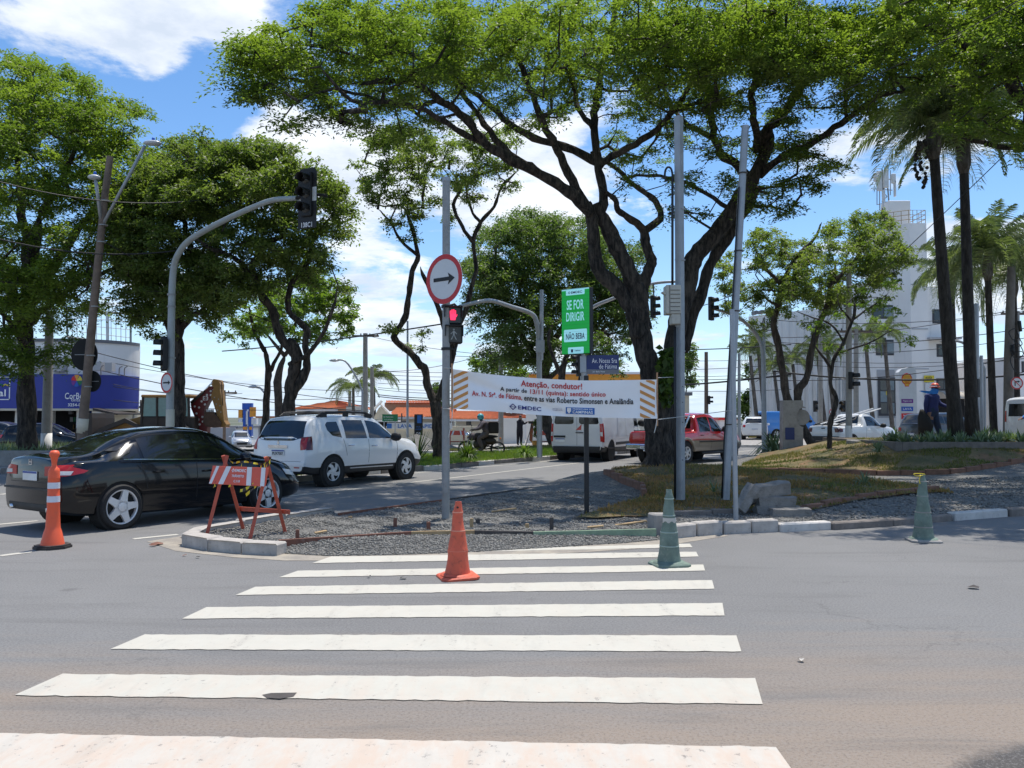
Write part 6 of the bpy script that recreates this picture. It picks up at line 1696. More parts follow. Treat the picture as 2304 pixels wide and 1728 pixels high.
def ped(o,c,rz,lit):
 M=Matrix.Translation(c)@Matrix.Rotation(rz,4,'Z')
 b=MB();b.box(-.135,.135,0,.16,-.135,.135,M=M,bev=.015);h=b.build('signal_head','signal_black',o)
 v=MB()
 for(a,b_)in(((-.135,.135),(.135,.135)),):v.box(-.135,.135,-.10,0,.120,.132,M=M)
 v.box(-.135,-.125,-.08,0,-.03,.13,M=M);v.box(.125,.135,-.08,0,-.03,.13,M=M);v.build('visor','signal_black',h)
 MB().box(-.112,.112,-.003,0.004,-.112,.112,M=M).build('lens','signal_lens_off',h)
 if lit:
  hand=MB();hand.prism([(-.035,-.075),(.035,-.075),(.048,-.02),(.045,.02),(-.045,.02),(-.045,-.02)],-.008,-.0035,'y',M)
  for x,l in((-.037,.045),(-.013,.062),(.012,.065),(.036,.05)):hand.box(x-.0095,x+.0095,-.008,-.0035,.0205,.02+l,M=M)
  hand.prism([(.05,-.03),(.068,.005),(.062,.015),(.047,-.005)],-.008,-.0036,'y',M)
  hand.build('hand_symbol','led_red',h)
 else:
  w=MB();w.prism(ring_poly(.014,10),-.006,-.0035,'y',M@Matrix.Translation((0,0,.07)))
  w.prism([(-.012,.05),(.012,.05),(.012,-.01),(-.012,-.01)],-.006,-.0036,'y',M)
  w.prism([(-.010,-.011),(.002,-.011),(-.030,-.08),(-.044,-.08)],-.006,-.0036,'y',M);w.prism([(-.001,-.011),(.010,-.011),(.044,-.08),(.030,-.08)],-.006,-.0037,'y',M)
  w.prism([(.0125,.045),(.05,.005),(.042,-.002),(.0125,.028)],-.006,-.0036,'y',M);w.prism([(-.0125,.045),(-.0125,.028),(-.042,-.002),(-.05,.005)],-.006,-.0036,'y',M)
  w.build('walker_symbol','painted_grey',h)
ps=thing('pedestrian_signal','black pedestrian signal showing a lit red hand, below the large arrow sign','traffic light',tuple(at(1018,730,YP-.02)))
pf=ps.location.copy()
ped(ps,at(1019,709,YP-.02)-pf,R(12),True);ped(ps,at(1021,752,YP-.02)-pf,R(12),False)
MB().tube([at(1003,690,YP)-pf,at(1022,684,YP+.08)-pf,at(1034,696,YP+.1)-pf],.018,8).build('bracket','signal_black',ps,True)
MB().tube([at(1003,783,YP)-pf,at(1024,786,YP+.06)-pf,at(1030,765,YP+.08)-pf],.02,8).build('bracket','signal_black',ps,True)
for yy in(690,785):MB().lathe([(.072,-.02),(.072,.02)],14,Matrix.Translation(at(1003.5,yy,YP)-pf)).build('pole_clamp','signal_black',ps)
# ---- the banner
US=[0,.188,.45,.66,1.0];TOP=[830,842,852,856,854];BOT=[920,925,934.5,939,942]
fT=pchip(list(zip(US,TOP)));fB=pchip(list(zip(US,BOT)))
YB0,YB1=12.1,12.5
bo=thing('banner','long white cloth banner with orange hatched ends tied between the poles','banner',tuple(at(1247,890,13.2)))
bf=bo.location.copy()
def bpt(u,v,off=0.0):
 px=1015+464*u;py=fT(u)+(fB(u)-fT(u))*v
 Y=YB0+(YB1-YB0)*u
 fold=.030*math.sin(u*9+v*2.2)*math.exp(-((u-.2)/.28)**2)+.012*math.sin(u*23-v*3)+.045*math.exp(-((v-.12-u*1.5)/.12)**2)*(u<.62)-.015*math.cos(u*15+4*v)
 return at(px,py,Y+fold*.8-off)-bf
nu,nv=90,16
V=[bpt(i/nu,j/nv)for j in range(nv+1)for i in range(nu+1)]
F=[(j*(nu+1)+i,(j+1)*(nu+1)+i,(j+1)*(nu+1)+i+1,j*(nu+1)+i+1)for j in range(nv)for i in range(nu)]
cloth=mesh_obj('cloth',V,F,'banner_cloth',bo,True)
def bstripe(u0,v0,u1,v1,tv=.085):
 n=8;V=[]
 for i in range(n+1):
  t=i/n;u=u0+(u1-u0)*t;v=v0+(v1-v0)*t
  V+=[bpt(u,max(.012,min(.988,v-tv/2)),.006),bpt(u,max(.012,min(.988,v+tv/2)),.006)]
 mesh_obj('orange_stripe',V,[(2*i,2*i+1,2*i+3,2*i+2)for i in range(n)],'banner_orange',cloth)
for v in(.20,.39,.58,.77,.96):bstripe(.012,v,.082,v-.22)
bstripe(.038,1.03,.082,.89)
for v in(.10,.30,.50,.70):bstripe(.916,v,.988,v+.19)
bstripe(.945,.0,.988,.10);bstripe(.916,.90,.968,1.02)
def bwarp(uc,vc,k=1.0):
 """text laid out in metres round (uc, vc)"""
 Wm,Hm=3.1,.60
 return lambda q:bpt(uc+q.x/Wm,vc-q.z/Hm,.010+q.y)
def btext(s,uc,vc,w,h,mat,bold=.004):
 text('lettering',s,.1,mat,cloth,(0,0,0),width=w*3.1,height=h*.60,bold=bold,warp=bwarp(uc,vc),depth=.001)
btext('Atenção, condutor!',.487,.185,.297,.205,'ink_red')
btext('A partir de',.303,.385,.130,.15,'ink_black')
btext('13/11 (quinta): sentido único',.5665,.392,.366,.165,'ink_red')
btext('Av. N. Srª. de Fátima,',.223,.565,.244,.16,'ink_red')
btext('entre as vias Roberto Simonsen e Analândia',.619,.56,.530,.155,'ink_black')
btext('EMDEC',.381,.835,.112,.11,'ink_navy',.012)
emblem_diamond(cloth,'ink_navy',(0,0,0),.055,warp=bwarp(.300,.83))
V=[]
for i in range(9):
 u=.556+.14*i/8;V+=[bpt(u,.745,.007),bpt(u,.925,.007)]
mesh_obj('logo_panel',V,[(2*i,2*i+1,2*i+3,2*i+2)for i in range(8)],'ink_blue',cloth)
btext('CAMPINAS',.638,.865,.098,.08,'ink_white',.006)
btext('PREFEITURA DE',.638,.785,.096,.035,'ink_white')
V=[bwarp(.572,.835)(Vector(p))for p in((-.03,.004,.045),(.03,.004,.045),(.03,.004,-.01),(0,.004,-.05),(-.03,.004,-.01))]
mesh_obj('shield',V,[(0,4,3,2,1)],'ink_white',cloth)
btext('Secretaria de',.515,.80,.045,.022,'ink_navy',0);btext('TRANSPORTES',.515,.84,.050,.024,'ink_navy',0)
def stick(px,y0,y1,Y):
 a,b=at(px,y0,Y),at(px,y1,Y)
 MB().tube([a-bf,b-bf],.014,6).build('stick','stick_wood',bo)
stick(1017,818,926,YB0+.01);stick(1478.5,838,958,YB1+.01)
def rope(pts,r=.006,name='rope',parent=None,fo=None):
 P=catmull(pts,5)
 return MB().tube([p-fo for p in P]if fo is not None else P,r,6).build(name,'rope',parent,True)
for pts in([at(1017,829,YB0),at(1009,828,YP-.07),at(998,828,YP-.07)],[at(1017,922,YB0),at(1009,920,YP-.07),at(997,919,YP-.07)],[at(1018,922,YB0),at(1016,950,YB0),at(1009,985,YB0)],[at(1479,850,YB1),at(1505,849,14.05),at(1536,848,14.1)],[at(1479,944,YB1),at(1530,938,14.05),at(1595,930,13.9),at(1657,922,12.7)],[at(1478,944,YB1),at(1476,958,YB1),at(1472,974,YB1)]):
 rope(pts,.006,'rope',bo,bf)
 # ---- tall square galvanised post with cabinet on the right
fq=at(1531,1124,14.15)
o,f=pole('square_post','tall square galvanised post with beige cabinet, at the right end of the banner',fq,[fq,at(1530,700,14.15),at(1527,262,14.15)],.080,'galvanised',None,4)
o.children[0].rotation_euler=(0,0,R(0))
MB().tube([at(1519,1122,14.1)-f,at(1519,735,14.1)-f],.022,8).build('conduit','black_plastic',o,True)
MB().tube([at(1513,645,14.1)-f,at(1513,420,14.1)-f],.022,8).build('conduit','black_plastic',o,True)
lp=[at(1513,420,14.1)+Vector((-.055+.055*math.cos(a),0,0+.11*math.sin(a)))for a in np.linspace(0,PI,10)]
lp=[at(1513,425,14.1),at(1513,395,14.1),at(1510,380,14.1),at(1503,376,14.1),at(1497,384,14.1),at(1496,400,14.1),at(1500,408,14.1)]
MB().tube([p-f for p in catmull(lp,4)],.018,8).build('cable_loop','cable_black',o,True)
for yy in(470,585,790,895,1035):MB().lathe([(.092,-.012),(.092,.012)],4,Matrix.Translation(at(1530,yy,14.15)-f)).build('band_clamp','galvanised',o)
for yy in(905,950,1035,870):MB().lathe([(.009,0),(.009,.006)],8,Matrix.Translation(at(1536,yy,14.06)-f)@Matrix.Rotation(PI/2,4,'X')).build('bolt_hole','ink_black',o)
cb_=thing('control_cabinet','beige metal control cabinet clamped to the square post beside the trunks','cabinet',tuple(at(1514,672,14.0)))
cf=cb_.location.copy()
a=at(1499,706,14.0)-cf;b=at(1532,641,14.0)-cf
MB().box(a.x,b.x,-.02,.26,a.z,b.z,bev=.01).build('cabinet_box','cabinet_beige',cb_)
for k in range(6):
 z=a.z+(b.z-a.z)*(k+.7)/7;MB().box(a.x+.07,b.x-.02,-.028,-.0205,z-.004,z+.004).build('louvre','form_board_dark',cb_)
MB().box(a.x+.055,a.x+.062,-.03,-.0205,a.z+.01,b.z-.01).build('door_edge','form_board_dark',cb_)
a2=at(1511,729,14.0)-cf;MB().box(a2.x,b.x-.01,-.01,.2,a2.z,a.z-.003,bev=.008).build('lower_box','cabinet_beige',cb_)
hn=at(1489,657,14.0)-cf;h2=at(1505,668,14.0)-cf;h3=at(1505,650,14.0)-cf
MB().prism([(hn.x,hn.z),(h3.x,h3.z),(h2.x,h2.z)],0,.12,'y').build('hood','cabinet_beige',cb_)
# ---- leaning steel pole and thin pole
fl_=at(1632,1124,14.2)
o,f=pole('leaning_pole','thick grey steel pole leaning to the right, beside the square post',fl_,[fl_,at(1641,960,14.2),at(1658,620,14.2),at(1677,283,14.2)],[.072,.070,.066,.062],'galvanised')
MB().tube([at(1624,1122,14.15)-f,at(1629,1000,14.15)-f,at(1653,600,14.12)-f,at(1663,420,14.12)-f],.014,6).build('cable','cable_black',o,True)
for yy in(955,700,565,390):
 px=1632+(1124-yy)*.0535;MB().lathe([(.084,-.01),(.084,.01)],14,Matrix.Translation(at(px,yy,14.2)-f)).build('band_clamp','form_board_dark',o)
ft=gr(1656,1172,.1)
o,f=pole('thin_pole','thin grey pole standing on the kerb in front of the leaning pole',ft,[ft,at(1652,950,ft.y),at(1647,696,ft.y)],.036,'galvanised')
# ---- digital sign, street name plate and their black post
fs=gr(1320,1158,.09);YS=fs.y
ds=thing('digital_sign','green lit digital sign reading SE FOR DIRIGIR NÃO BEBA, on a black post','sign',tuple(fs));f=fs
MB().box(-.036,.036,-.036,.036,0,at(1320,845,YS).z-f.z,bev=.004).build('post','black_plastic',ds)
MB().box(-.02,.02,-.02,.02,at(1320,845,YS).z-f.z,at(1320,800,YS).z-f.z).build('post_top','galvanised',ds)
zc0=at(1294,796,YS).z;zc1=at(1294,650,YS).z;hh=zc1-zc0
rz=R(-36);ww=.50
cx=at(1294.5,722,YS)
M=Matrix.Translation(Vector((cx.x,YS-.02,(zc0+zc1)/2))-f)@Matrix.Rotation(rz,4,'Z')
MB().box(-ww/2-.008,ww/2+.008,.004,.11,-hh/2-.008,hh/2+.008,M=M,bev=.006).build('case','signal_black',ds)
scr=bpy.data.objects.new('screen',None)
mb=MB();mb.box(-ww/2,ww/2,-.002,.0035,-hh/2,hh/2)
scr=mb.build('screen','led_green',ds);scr.matrix_basis=M
def panel(x0,x1,z0,z1,mat='led_white',y=-.004,cut=.02):
 p=[(x0+cut,z0),(x1-cut,z0),(x1,z0+cut),(x1,z1-cut),(x1-cut,z1),(x0+cut,z1),(x0,z1-cut),(x0,z0+cut)]
 return mesh_obj('screen_panel',[(a*ww,y,b*hh)for a,b in p],[tuple(range(8))],mat,scr)
panel(-.34,.34,.405,.50,cut=.012);panel(-.42,.42,-.315,-.125,cut=.02);panel(-.27,.30,-.50,-.40,cut=.012)
panel(-.5,.5,.48,.50,cut=0.001)
def stext(s,z,w,h,mat,bold=.006,x=0):text('lettering',s,.1,mat,scr,(x*ww,-.006,z*hh),width=w*ww,height=h*hh,bold=bold,depth=.001)
stext('EMDEC',.445,.40,.038,'led_navy',.01,.05);emblem_diamond(scr,'led_navy',(-.22*ww,-.006,.445*hh),.024)
stext('SE FOR',.255,.62,.15,'led_white',.010);stext('DIRIGIR',.07,.66,.14,'led_white',.010);stext('NÃO BEBA',-.22,.68,.115,'led_navy',.009)
stext('CAMPINAS',-.455,.22,.022,'led_navy',.004,.08);mesh_obj('crest',[(a*ww,-.006,b*hh)for a,b in((-.16,-.43),(-.08,-.43),(-.08,-.47),(-.12,-.485),(-.16,-.47))],[(0,1,2,3,4)],'led_navy',scr)
sn=thing('street_name_sign','dark blue street name plate reading Av. Nossa Sra de Fátima below the digital sign','sign',tuple(at(1356,818,YS-.05)))
nf=sn.location.copy();M=Matrix.Rotation(R(-6),4,'Z')
w_,h_=.50,.225
MB().box(-w_/2,w_/2,-.004,.004,-h_/2+.02,h_/2+.02,M=M).build('name_plate','sign_blue_dark',sn)
MB().box(-w_/2,w_/2,-.004,.004,-h_/2-.05,-h_/2+.019,M=M).build('district_plate','roof_grey',sn)
MB().box(-w_/2-.10,-w_/2-.002,-.012,.05,-h_/2-.03,h_/2+.01,M=M,bev=.006).build('bracket','galvanised',sn)
np_=sn.children[0]
text('lettering','Av. Nossa Sra',.08,'ink_white',np_,(w_/2-.03,-.006,.045),width=.385,height=.072,align='RIGHT',M=M)
text('lettering','de Fátima',.08,'ink_white',np_,(w_/2-.03,-.006,-.045),width=.275,height=.068,align='RIGHT',M=M)
text('lettering','Jd. Bela Vista',.05,'ink_white',sn.children[1],(-.06,-.006,-.128),width=.19,height=.03,M=M)
# ---- traffic cones
def cone(name,label,p,h,mat,base,rings,lean=0.0,tape=False,collar=None,rot=0.0,rb=.0,wide=.125):
 o=thing(name,label,'traffic cone',tuple(p),rot)
 rng=random.Random(int(h*1000)+len(label))
 prof=[(wide+.045,.034),(wide+.03,.05)]
 n=26
 for i in range(n+1):
  t=i/n;z=.052+(h-.052)*t;r=wide*(1-t)+.031*t
  for zr in rings:
   if abs(z-zr*h)<.012:r+=.006
  prof.append((r,z))
 prof+=[(.024,h),(.022,h-.05)]
 mb=MB();mb.lathe(prof,32,None,False)
 mb.v=[(x+lean*z+.004*math.sin(z*19+2*x*8),y+.003*math.sin(z*23),z)for x,y,z in mb.v]
 mb.build('cone_body',mat,o,True,50)
 b=MB();s=.19
 pts=[(s-.05,-s),(s,-s+.05),(s,s-.05),(s-.05,s),(-s+.05,s),(-s,s-.05),(-s,-s+.05),(-s+.05,-s)]
 V=[]
 for z,k in((.002,1),(.022,1),(.034,.93)):V+=[(x*k,y*k,z+.006*math.sin(x*9+rb))for x,y in pts]
 F=[tuple(range(7,-1,-1)),tuple(range(16,24))]
 for L in range(2):
  for i in range(8):j=(i+1)%8;F.append((L*8+i,L*8+j,L*8+8+j,L*8+8+i))
 b.add(V,F);b.build('base_plate',base,o)
 for zr in rings:
  r=wide*(1-zr)+.031*zr+.0065;z=zr*h
  q=MB();q.lathe([(r-.002,z-.007),(r+.004,z),(r-.002,z+.007)],32,None,False)
  q.v=[(x+lean*z_+.004*math.sin(z_*19+2*x*8),y+.003*math.sin(z_*23),z_)for x,y,z_ in q.v]
  q.build('moulded_ring',collar or mat,o,True)
 return o
p=gr(1030,1300)
co=cone('traffic_cone','dirty orange rubber cone standing on the zebra crossing',p,.755,'cone_orange','cone_orange',(.36,.62,.86),.0,False,'cone_edge',.3)
MB().lathe([(.011,0),(.011,.004)],10,Matrix.Translation((-.012,-.037,.70))@Matrix.Rotation(PI/2-.1,4,'X')).build('rope_hole','ink_black',co)
MB().tube([(.078*math.cos(a),.078*math.sin(a),.36)for a in np.linspace(0,2*PI,24)],.003,4).build('moulding','cone_orange',co)
p=gr(1506,1272)
cg=cone('traffic_cone','weathered green cone with a torn white band at the right end of the crossing',p,.815,'cone_green','cone_green',(.26,.44,.66,.88),.0,False,'cone_green_edge',.2,1)
mb=MB();r_=.078;V=[(rr_*math.cos(a),rr_*math.sin(a),z)for a in np.linspace(3.3,5.7,12)for rr_,z in((.079,.47+.012*math.sin(a*7)),(.076,.515))];mb.add(V,[(2*i,2*i+2,2*i+3,2*i+1)for i in range(11)]);mb.build('torn_band','litter',cg,True)
p=gr(2078,1218)
cg=cone('traffic_cone','weathered green cone with yellow string on its tip, alone at the right',p,.855,'cone_green','concrete',(.22,.44,.68,.9),.0,False,'concrete',-.15,2,.13)
tp_=MB();tp_.tube(catmull([(.0,-.03,.85),(-.08,-.06,.84),(-.12,-.05,.865),(-.05,-.03,.87),(.02,0,.862),(.04,.02,.85)],5),.008,5,flat=.5)
tp_.tube(catmull([(-.03,-.035,.85),(-.05,-.045,.80),(-.045,-.05,.74)],4),.006,5,flat=.5);tp_.build('yellow_string','tape_yellow',cg,True)
p=gr(118,1233)
dl=thing('delineator_post','slim orange delineator post with two white reflective bands in front of the black car','delineator',tuple(p))
prof=[(.135,.045),(.10,.20),(.085,.24),(.082,.27),(.070,.52),(.071,.525),(.071,.62)]
prof+=[(.068,.625),(.067,.71),(.066,.84),(.068,.845),(.066,.86),(.064,.93),(.058,.965),(.036,.985),(.030,1.0),(.030,1.04),(.042,1.10),(.058,1.13),(.058,1.16),(.04,1.185),(.01,1.19)]
m_=MB();m_.lathe(prof,28);m_.build('post_body','delineator_orange',dl,True,45)
for z0,z1,r0,r1 in((.56,.635,.0735,.072),(.725,.80,.0695,.0685)):
 m_=MB();m_.lathe([(r0,z0),(r1,z1)],28,None,False);m_.build('reflective_band','reflective_white',dl,True)
m_=MB();s=.20;V=[]
pts=[(s*math.cos(PI/8+k*PI/4)*1.08,s*math.sin(PI/8+k*PI/4)*1.08)for k in range(8)]
m_.prism(pts,0,.03,'z');m_.prism([(a*.93,b*.93)for a,b in pts],.031,.046,'z');m_.build('base_plate','cone_black_rubber',dl)
# ---- folding barricade
def barricade(label,P,front,scale=1.0,rz=0.0,tape=True,group=None,txt=True,name='road_barricade'):
 """P: four feet (front-left, front-right, back-left, back-right) and board corners in metres, local to the first foot"""
 o=thing(name,label,'barricade',tuple(P),rz,group)
 S=scale
 fl,fr_,bl,br=(-.36,-.31),(.38,-.31),(-.36,.33),(.38,.33)
 for(x,y),(tx,ty)in((fl,(-.36,.02)),(fr_,(.38,.02)),(bl,(-.39,-.02)),(br,(.35,-.02))):
  a=Vector((x*S,y*S,-.02));b=Vector((tx*S,ty*S,1.0*S))
  MB().tube([a,b],[.030*S,.032*S],4).build('leg','barrier_wood_red',o)
 q=MB();q.box(-.42*S,.50*S,.255*S,.28*S,.25*S,.305*S);q.build('cross_bar','barrier_wood_red',o)
 A=Vector((-.47*S,-.17*S,.64*S));tx=Vector((1,0,0));up=Vector((0,.26,1)).normalized()
 W_,H_=.96*S,.235*S
 nrm_=tx.cross(up)
 M=Matrix((tx,up.cross(tx),up)).transposed().to_4x4();M.translation=A
 bd=MB();bd.box(0,W_,-.010,.010,0,H_,M=M,bev=.002);b_=bd.build('board','barrier_red',o)
 for x0,x1,k in((.0,.055,-.075),(.175,.265,-.085),(.68,.765,.045),(.925,1.0,.04)):
  V=[];
  for(a,z)in((x0,0),(x1,0),(x1-k,1),(x0-k,1)):
   V.append(M@Vector((max(.003,min(.997,a))*W_,-.0125,z*H_)))
  mesh_obj('white_stripe',V,[(0,1,2,3)],'barrier_white',b_)
 if txt:
  text('lettering','EMDEC',.06,'ink_white',b_,(.53*W_,-.0135,.79*H_),width=.20*W_,height=.16*H_,M=M,bold=.003)
  emblem_diamond(b_,'ink_white',(.395*W_,-.0135,.79*H_),.025*S,M=M)
  text('lettering','TRÂNSITO',.06,'ink_white',b_,(.50*W_,-.0135,.50*H_),width=.22*W_,height=.17*H_,M=M,bold=.002)
  text('lettering','C.118',.06,'ink_white',b_,(.50*W_,-.0135,.20*H_),width=.11*W_,height=.13*H_,M=M,bold=.002)
 return o
pL=gr(552,1201,.09)
ba=barricade('red and white striped barricade with yellow caution tape standing inside the left kerb',pL,None,1.0,R(-27))
tp_=thing('caution_tape','yellow and black caution tape twisted round the top of the barricade','tape',tuple(pL),R(-27))
def tape(pts,w=.022,n=6,seed=0):
 P=catmull(pts,n);rg=random.Random(seed);k=0;seg=[]
 i=0
 while i<len(P)-1:
  j=min(len(P)-1,i+3)
  V=[]
  for q in range(i,j+1):
   a=.6*math.sin(q*.9+seed);d=Vector((0,math.sin(a),math.cos(a)))*w
   V+=[P[q]-d,P[q]+d]
  mesh_obj('tape_strip',V,[(2*s,2*s+1,2*s+3,2*s+2)for s in range(j-i)],'tape_yellow' if(i//3)%2 else 'tape_black',tp_)
  i=j
tape([(-.27,-.03,.96),(-.18,-.05,.91),(-.05,-.06,.93),(.10,-.06,.93),(.25,-.05,.91),(.38,-.05,.92),(.42,.0,.97),(.36,-.02,1.0)],.013,6,1)
tape([(.36,-.05,.94),(.40,-.10,.86),(.36,-.13,.78),(.34,-.15,.70),(.28,-.17,.65),(.18,-.18,.60),(.08,-.18,.57)],.022,6,2)
tape([(.36,-.05,.94),(.33,-.12,.82),(.36,-.14,.72),(.30,-.16,.62),(.18,-.18,.52)],.020,6,3)
tape([(-.02,-.06,.93),(.0,-.09,.86),(-.03,-.13,.74),(-.06,-.16,.66),(-.13,-.17,.62)],.015,6,4)
tape([(-.36,-.14,.64),(-.39,-.17,.61),(-.35,-.16,.66)],.025,4,5)
tape([(.40,.02,1.0),(.44,-.04,.93),(.40,-.06,.88)],.018,5,6)
barricade('small red and white barricade on the roadway left of the motorcyclist',(at(1028,1015,44).x,44,.0),None,1.0,R(5),False,'far barricades',False)
barricade('small red and white barricade left of the panel van, by the potted plant',(at(1226,1008,46).x,46,-.05),None,1.0,R(-10),False,'far barricades',False)
hp=thing('gravel_heap','heap of grey gravel behind the median, between yucca and S-bent tree','gravel heap',(at(985,1020,40).x-1.2,41.5,-.02))
hpts=[]
mb=MB();nr,na=7,20
for i in range(nr+1):
 t=i/nr
 for k in range(na):
  a=2*PI*k/na;r=2.2*t*(1+.12*math.sin(a*3+1));mb.v.append((r*math.cos(a),r*math.sin(a),.78*(1-t)**1.15+random.uniform(-.03,.03)))
for i in range(nr):
 for k in range(na):mb.f.append((i*na+k,i*na+(k+1)%na,(i+1)*na+(k+1)%na,(i+1)*na+k))
mb.build('heap','gravel_bed',hp,True)
# ---- stack of broken kerb blocks
kb=[((1700,1164),12.95,(.66,.22,.19),(0,0,.05),'long lowest block of the concrete pile lying behind the front one'),((1735,1169),12.62,(.58,.20,.17),(.10,-.02,.02),'lowest right concrete block, lying apart in front of the pile'),((1704,1139),12.98,(.56,.21,.18),(.12,.03,-.08),'middle concrete block of the pile, under the topmost one'),((1690,1118),12.95,(.60,.20,.19),(.28,-.12,.12),'topmost concrete block of the pile, tilted up to the right'),((1667,1153),12.85,(.46,.19,.16),(.2,-.95,.2),'left block of the concrete pile, leaning steeply against the others'),((1680,1140),13.15,(.36,.2,.18),(-.3,-.35,-.1),'short block wedged behind the leaning one in the concrete pile')]
for(px,py),Y_,(l,w,h),(rx,ry,rz_),lab in kb:
 mb=MB();n_=5;V=[]
 pf=[(-w*.5,0),(w*.5,0),(w*.5,h*.6),(w*.3,h*.95),(-w*.2,h),(-w*.5,h*.96)]
 for q in range(n_+1):
  for a,b in pf:V.append((l*q/n_+(random.uniform(-.02,.02)if q in(0,n_)else 0),a+random.uniform(-.009,.009),b+random.uniform(-.009,.009)))
 m_=len(pf);F=[tuple(range(m_))[::-1],tuple(n_*m_+k for k in range(m_))]+[(q*m_+k,q*m_+(k+1)%m_,(q+1)*m_+(k+1)%m_,(q+1)*m_+k)for q in range(n_)for k in range(m_)]
 mb.add(V,F);o=mb.build('kerb_block','concrete_old');o.location=at(px,py,Y_);o.rotation_euler=(rx,ry,rz_)
 tag(o,lab,'concrete block','pile of broken kerb blocks by the thin pole')
 # ---- traffic light heads
def head(o,f,c,rz,s=1.0,plate=False,lenses=3,mat='signal_lens_off',cols=None):
 M=Matrix.Translation(c-f)@Matrix.Rotation(rz,4,'Z')
 h=.34*lenses*s
 b=MB();b.box(-.15*s,.15*s,.02,.18*s,-h/2,h/2,M=M,bev=.02*s);hd=b.build('signal_head','signal_black',o)
 for k in range(lenses):
  z=h/2-(k+.5)*.34*s
  Mk=M@Matrix.Translation((0,.02,z))@Matrix.Rotation(PI/2,4,'X')
  MB().lathe([(.10*s,0),(.09*s,.012),(.0,.02)],20,Mk,False).build('lens',mat,hd,True)
  v=MB();n=20;r=.125*s;V=[];
  for i in range(n+1):
   a=-.35+(PI+.7)*i/n
   for d,rr in((0,r),(.24*s,r*.98)):
    V.append(M@Vector((rr*math.cos(a),.02-d,z+rr*math.sin(a))))
  v.add(V,[(2*i,2*i+1,2*i+3,2*i+2)for i in range(n)])
  vo=v.build('visor','signal_black',hd,True)
  md=vo.modifiers.new('s','SOLIDIFY');md.thickness=.006
 if plate:
  MB().prism([(-.26*s,-.78*s),(.26*s,-.78*s),(.26*s,.52*s),(.20*s,.62*s),(-.20*s,.62*s),(-.26*s,.52*s)],.08,.09,'y',M).build('backplate','signal_black',o)
  MB().box(-.26*s,.26*s,.072,.0795,-.16*s,.16*s,M=M).build('white_band','sign_white',o)
  text('lettering','138C1',.15,'ink_white',o,(0,.07,-.70*s),width=.30*s,height=.115*s,M=M,bold=.004)
 return hd
fm=at(384,990,21);fm.z=.12
o,f=pole('signal_mast','grey curved signal mast reaching over the avenue, in front of the dark tree',fm,[fm]+catmull([at(382,940,21),at(386,700,21),at(390,610,21),at(402,570,20.8),at(430,538,20.5),at(500,498,19.5),at(570,466,18.5),at(615,450,17.9),at(668,446,17.4)],5),[.10]+[.095-.045*i/40 for i in range(41)],'painted_grey',None,14,'signal mast')
MB().tube([at(383,970,21)-f-Vector((0,0,.6)),at(383,921,21)-f],.104,14).build('painted_foot','wall_cream',o,True)
for yy in(663,690,805):MB().lathe([(.108,-.02),(.108,.02)],14,Matrix.Translation(at(385+(yy<700),yy,21)-f)).build('band_clamp','galvanised_dull',o)
tl=thing('traffic_light','black overhead signal head with backplate marked 138C1 at the mast tip','traffic light',tuple(at(688,440,17.3)))
head(tl,tl.location,at(686,436,17.3),R(-24),.92,True)
MB().tube([at(665,446,17.4)-tl.location,at(700,437,17.45)-tl.location,at(736,440,17.5)-tl.location],.035,8).build('bracket','signal_black',tl,True)
tl=thing('traffic_light','three-lens black signal on the side of the curved mast above the small arrow sign','traffic light',tuple(at(361,795,20.9)))
head(tl,tl.location,at(362,796,20.8),R(-52),.78,False,3,'signal_lens_amber')
MB().tube([at(362,760,20.9)-tl.location,at(384,759,21)-tl.location],.03,8).tube([at(362,833,20.9)-tl.location,at(384,831,21)-tl.location],.03,8).build('bracket','signal_black',tl,True)
sg=thing('arrow_sign','small round white sign with black arrow on the curved mast behind the black car','sign',tuple(at(375,861,20.8)))
arrow_sign(sg,Vector((0,0,0)),.52,R(-35))
# ---- leaning street-light pole on the left with two lamp arms and two sign backs
fp=at(183,1000,21.8);fp.z=.12
o,f=pole('street_light_pole','weathered wooden pole leaning right with two lamp arms, left of the curved mast',fp,[fp,at(186,960,21.8),at(210,700,21.8),at(236,440,21.8),at(248,352,21.8)],[.125,.12,.105,.09,.085],'wood_pole',None,12,'street light')
MB().tube([at(184,975,21.8)-f,at(188,942,21.8)-f],.130,12).build('painted_foot','wall_cream',o,True)
for base_,tip,yy in(((228,512),(326,328),-.2),((228,502),(215,404),.1)):
 a=at(*base_,21.8)-f;b=at(*tip,21.3)-f
 arm=MB();arm.tube([a,a.lerp(b,.5),b],.045,8);arm.build('lamp_arm','galvanised',o,True)
def lamp(o,c,w,mat='street_lamp_head'):
 mb=MB();M=Matrix.Translation(c)@Matrix.Diagonal((w,.14,.07,1))
 mb.lathe([(.1,-1),(.8,-.6),(1,-.1),(.85,.5),(.3,1)],14,M);l=mb.build('lamp_head',mat,o,True)
 MB().lathe([(.04,0),(.04,.07),(.02,.09)],8,Matrix.Translation(c+Vector((.02,0,.06)))).build('photocell','photocell_blue',l)
 return l
lamp(o,at(343,322,21.3)-f,.24);lamp(o,at(212,399,21.3)-f,.17)
for yy in(452,507,545,690,800,870):
 px=183+(1000-yy)*.1;MB().lathe([(.118,-.015),(.118,.015)],12,Matrix.Translation(at(px,yy,21.8)-f)).build('band_clamp','galvanised_dull',o)
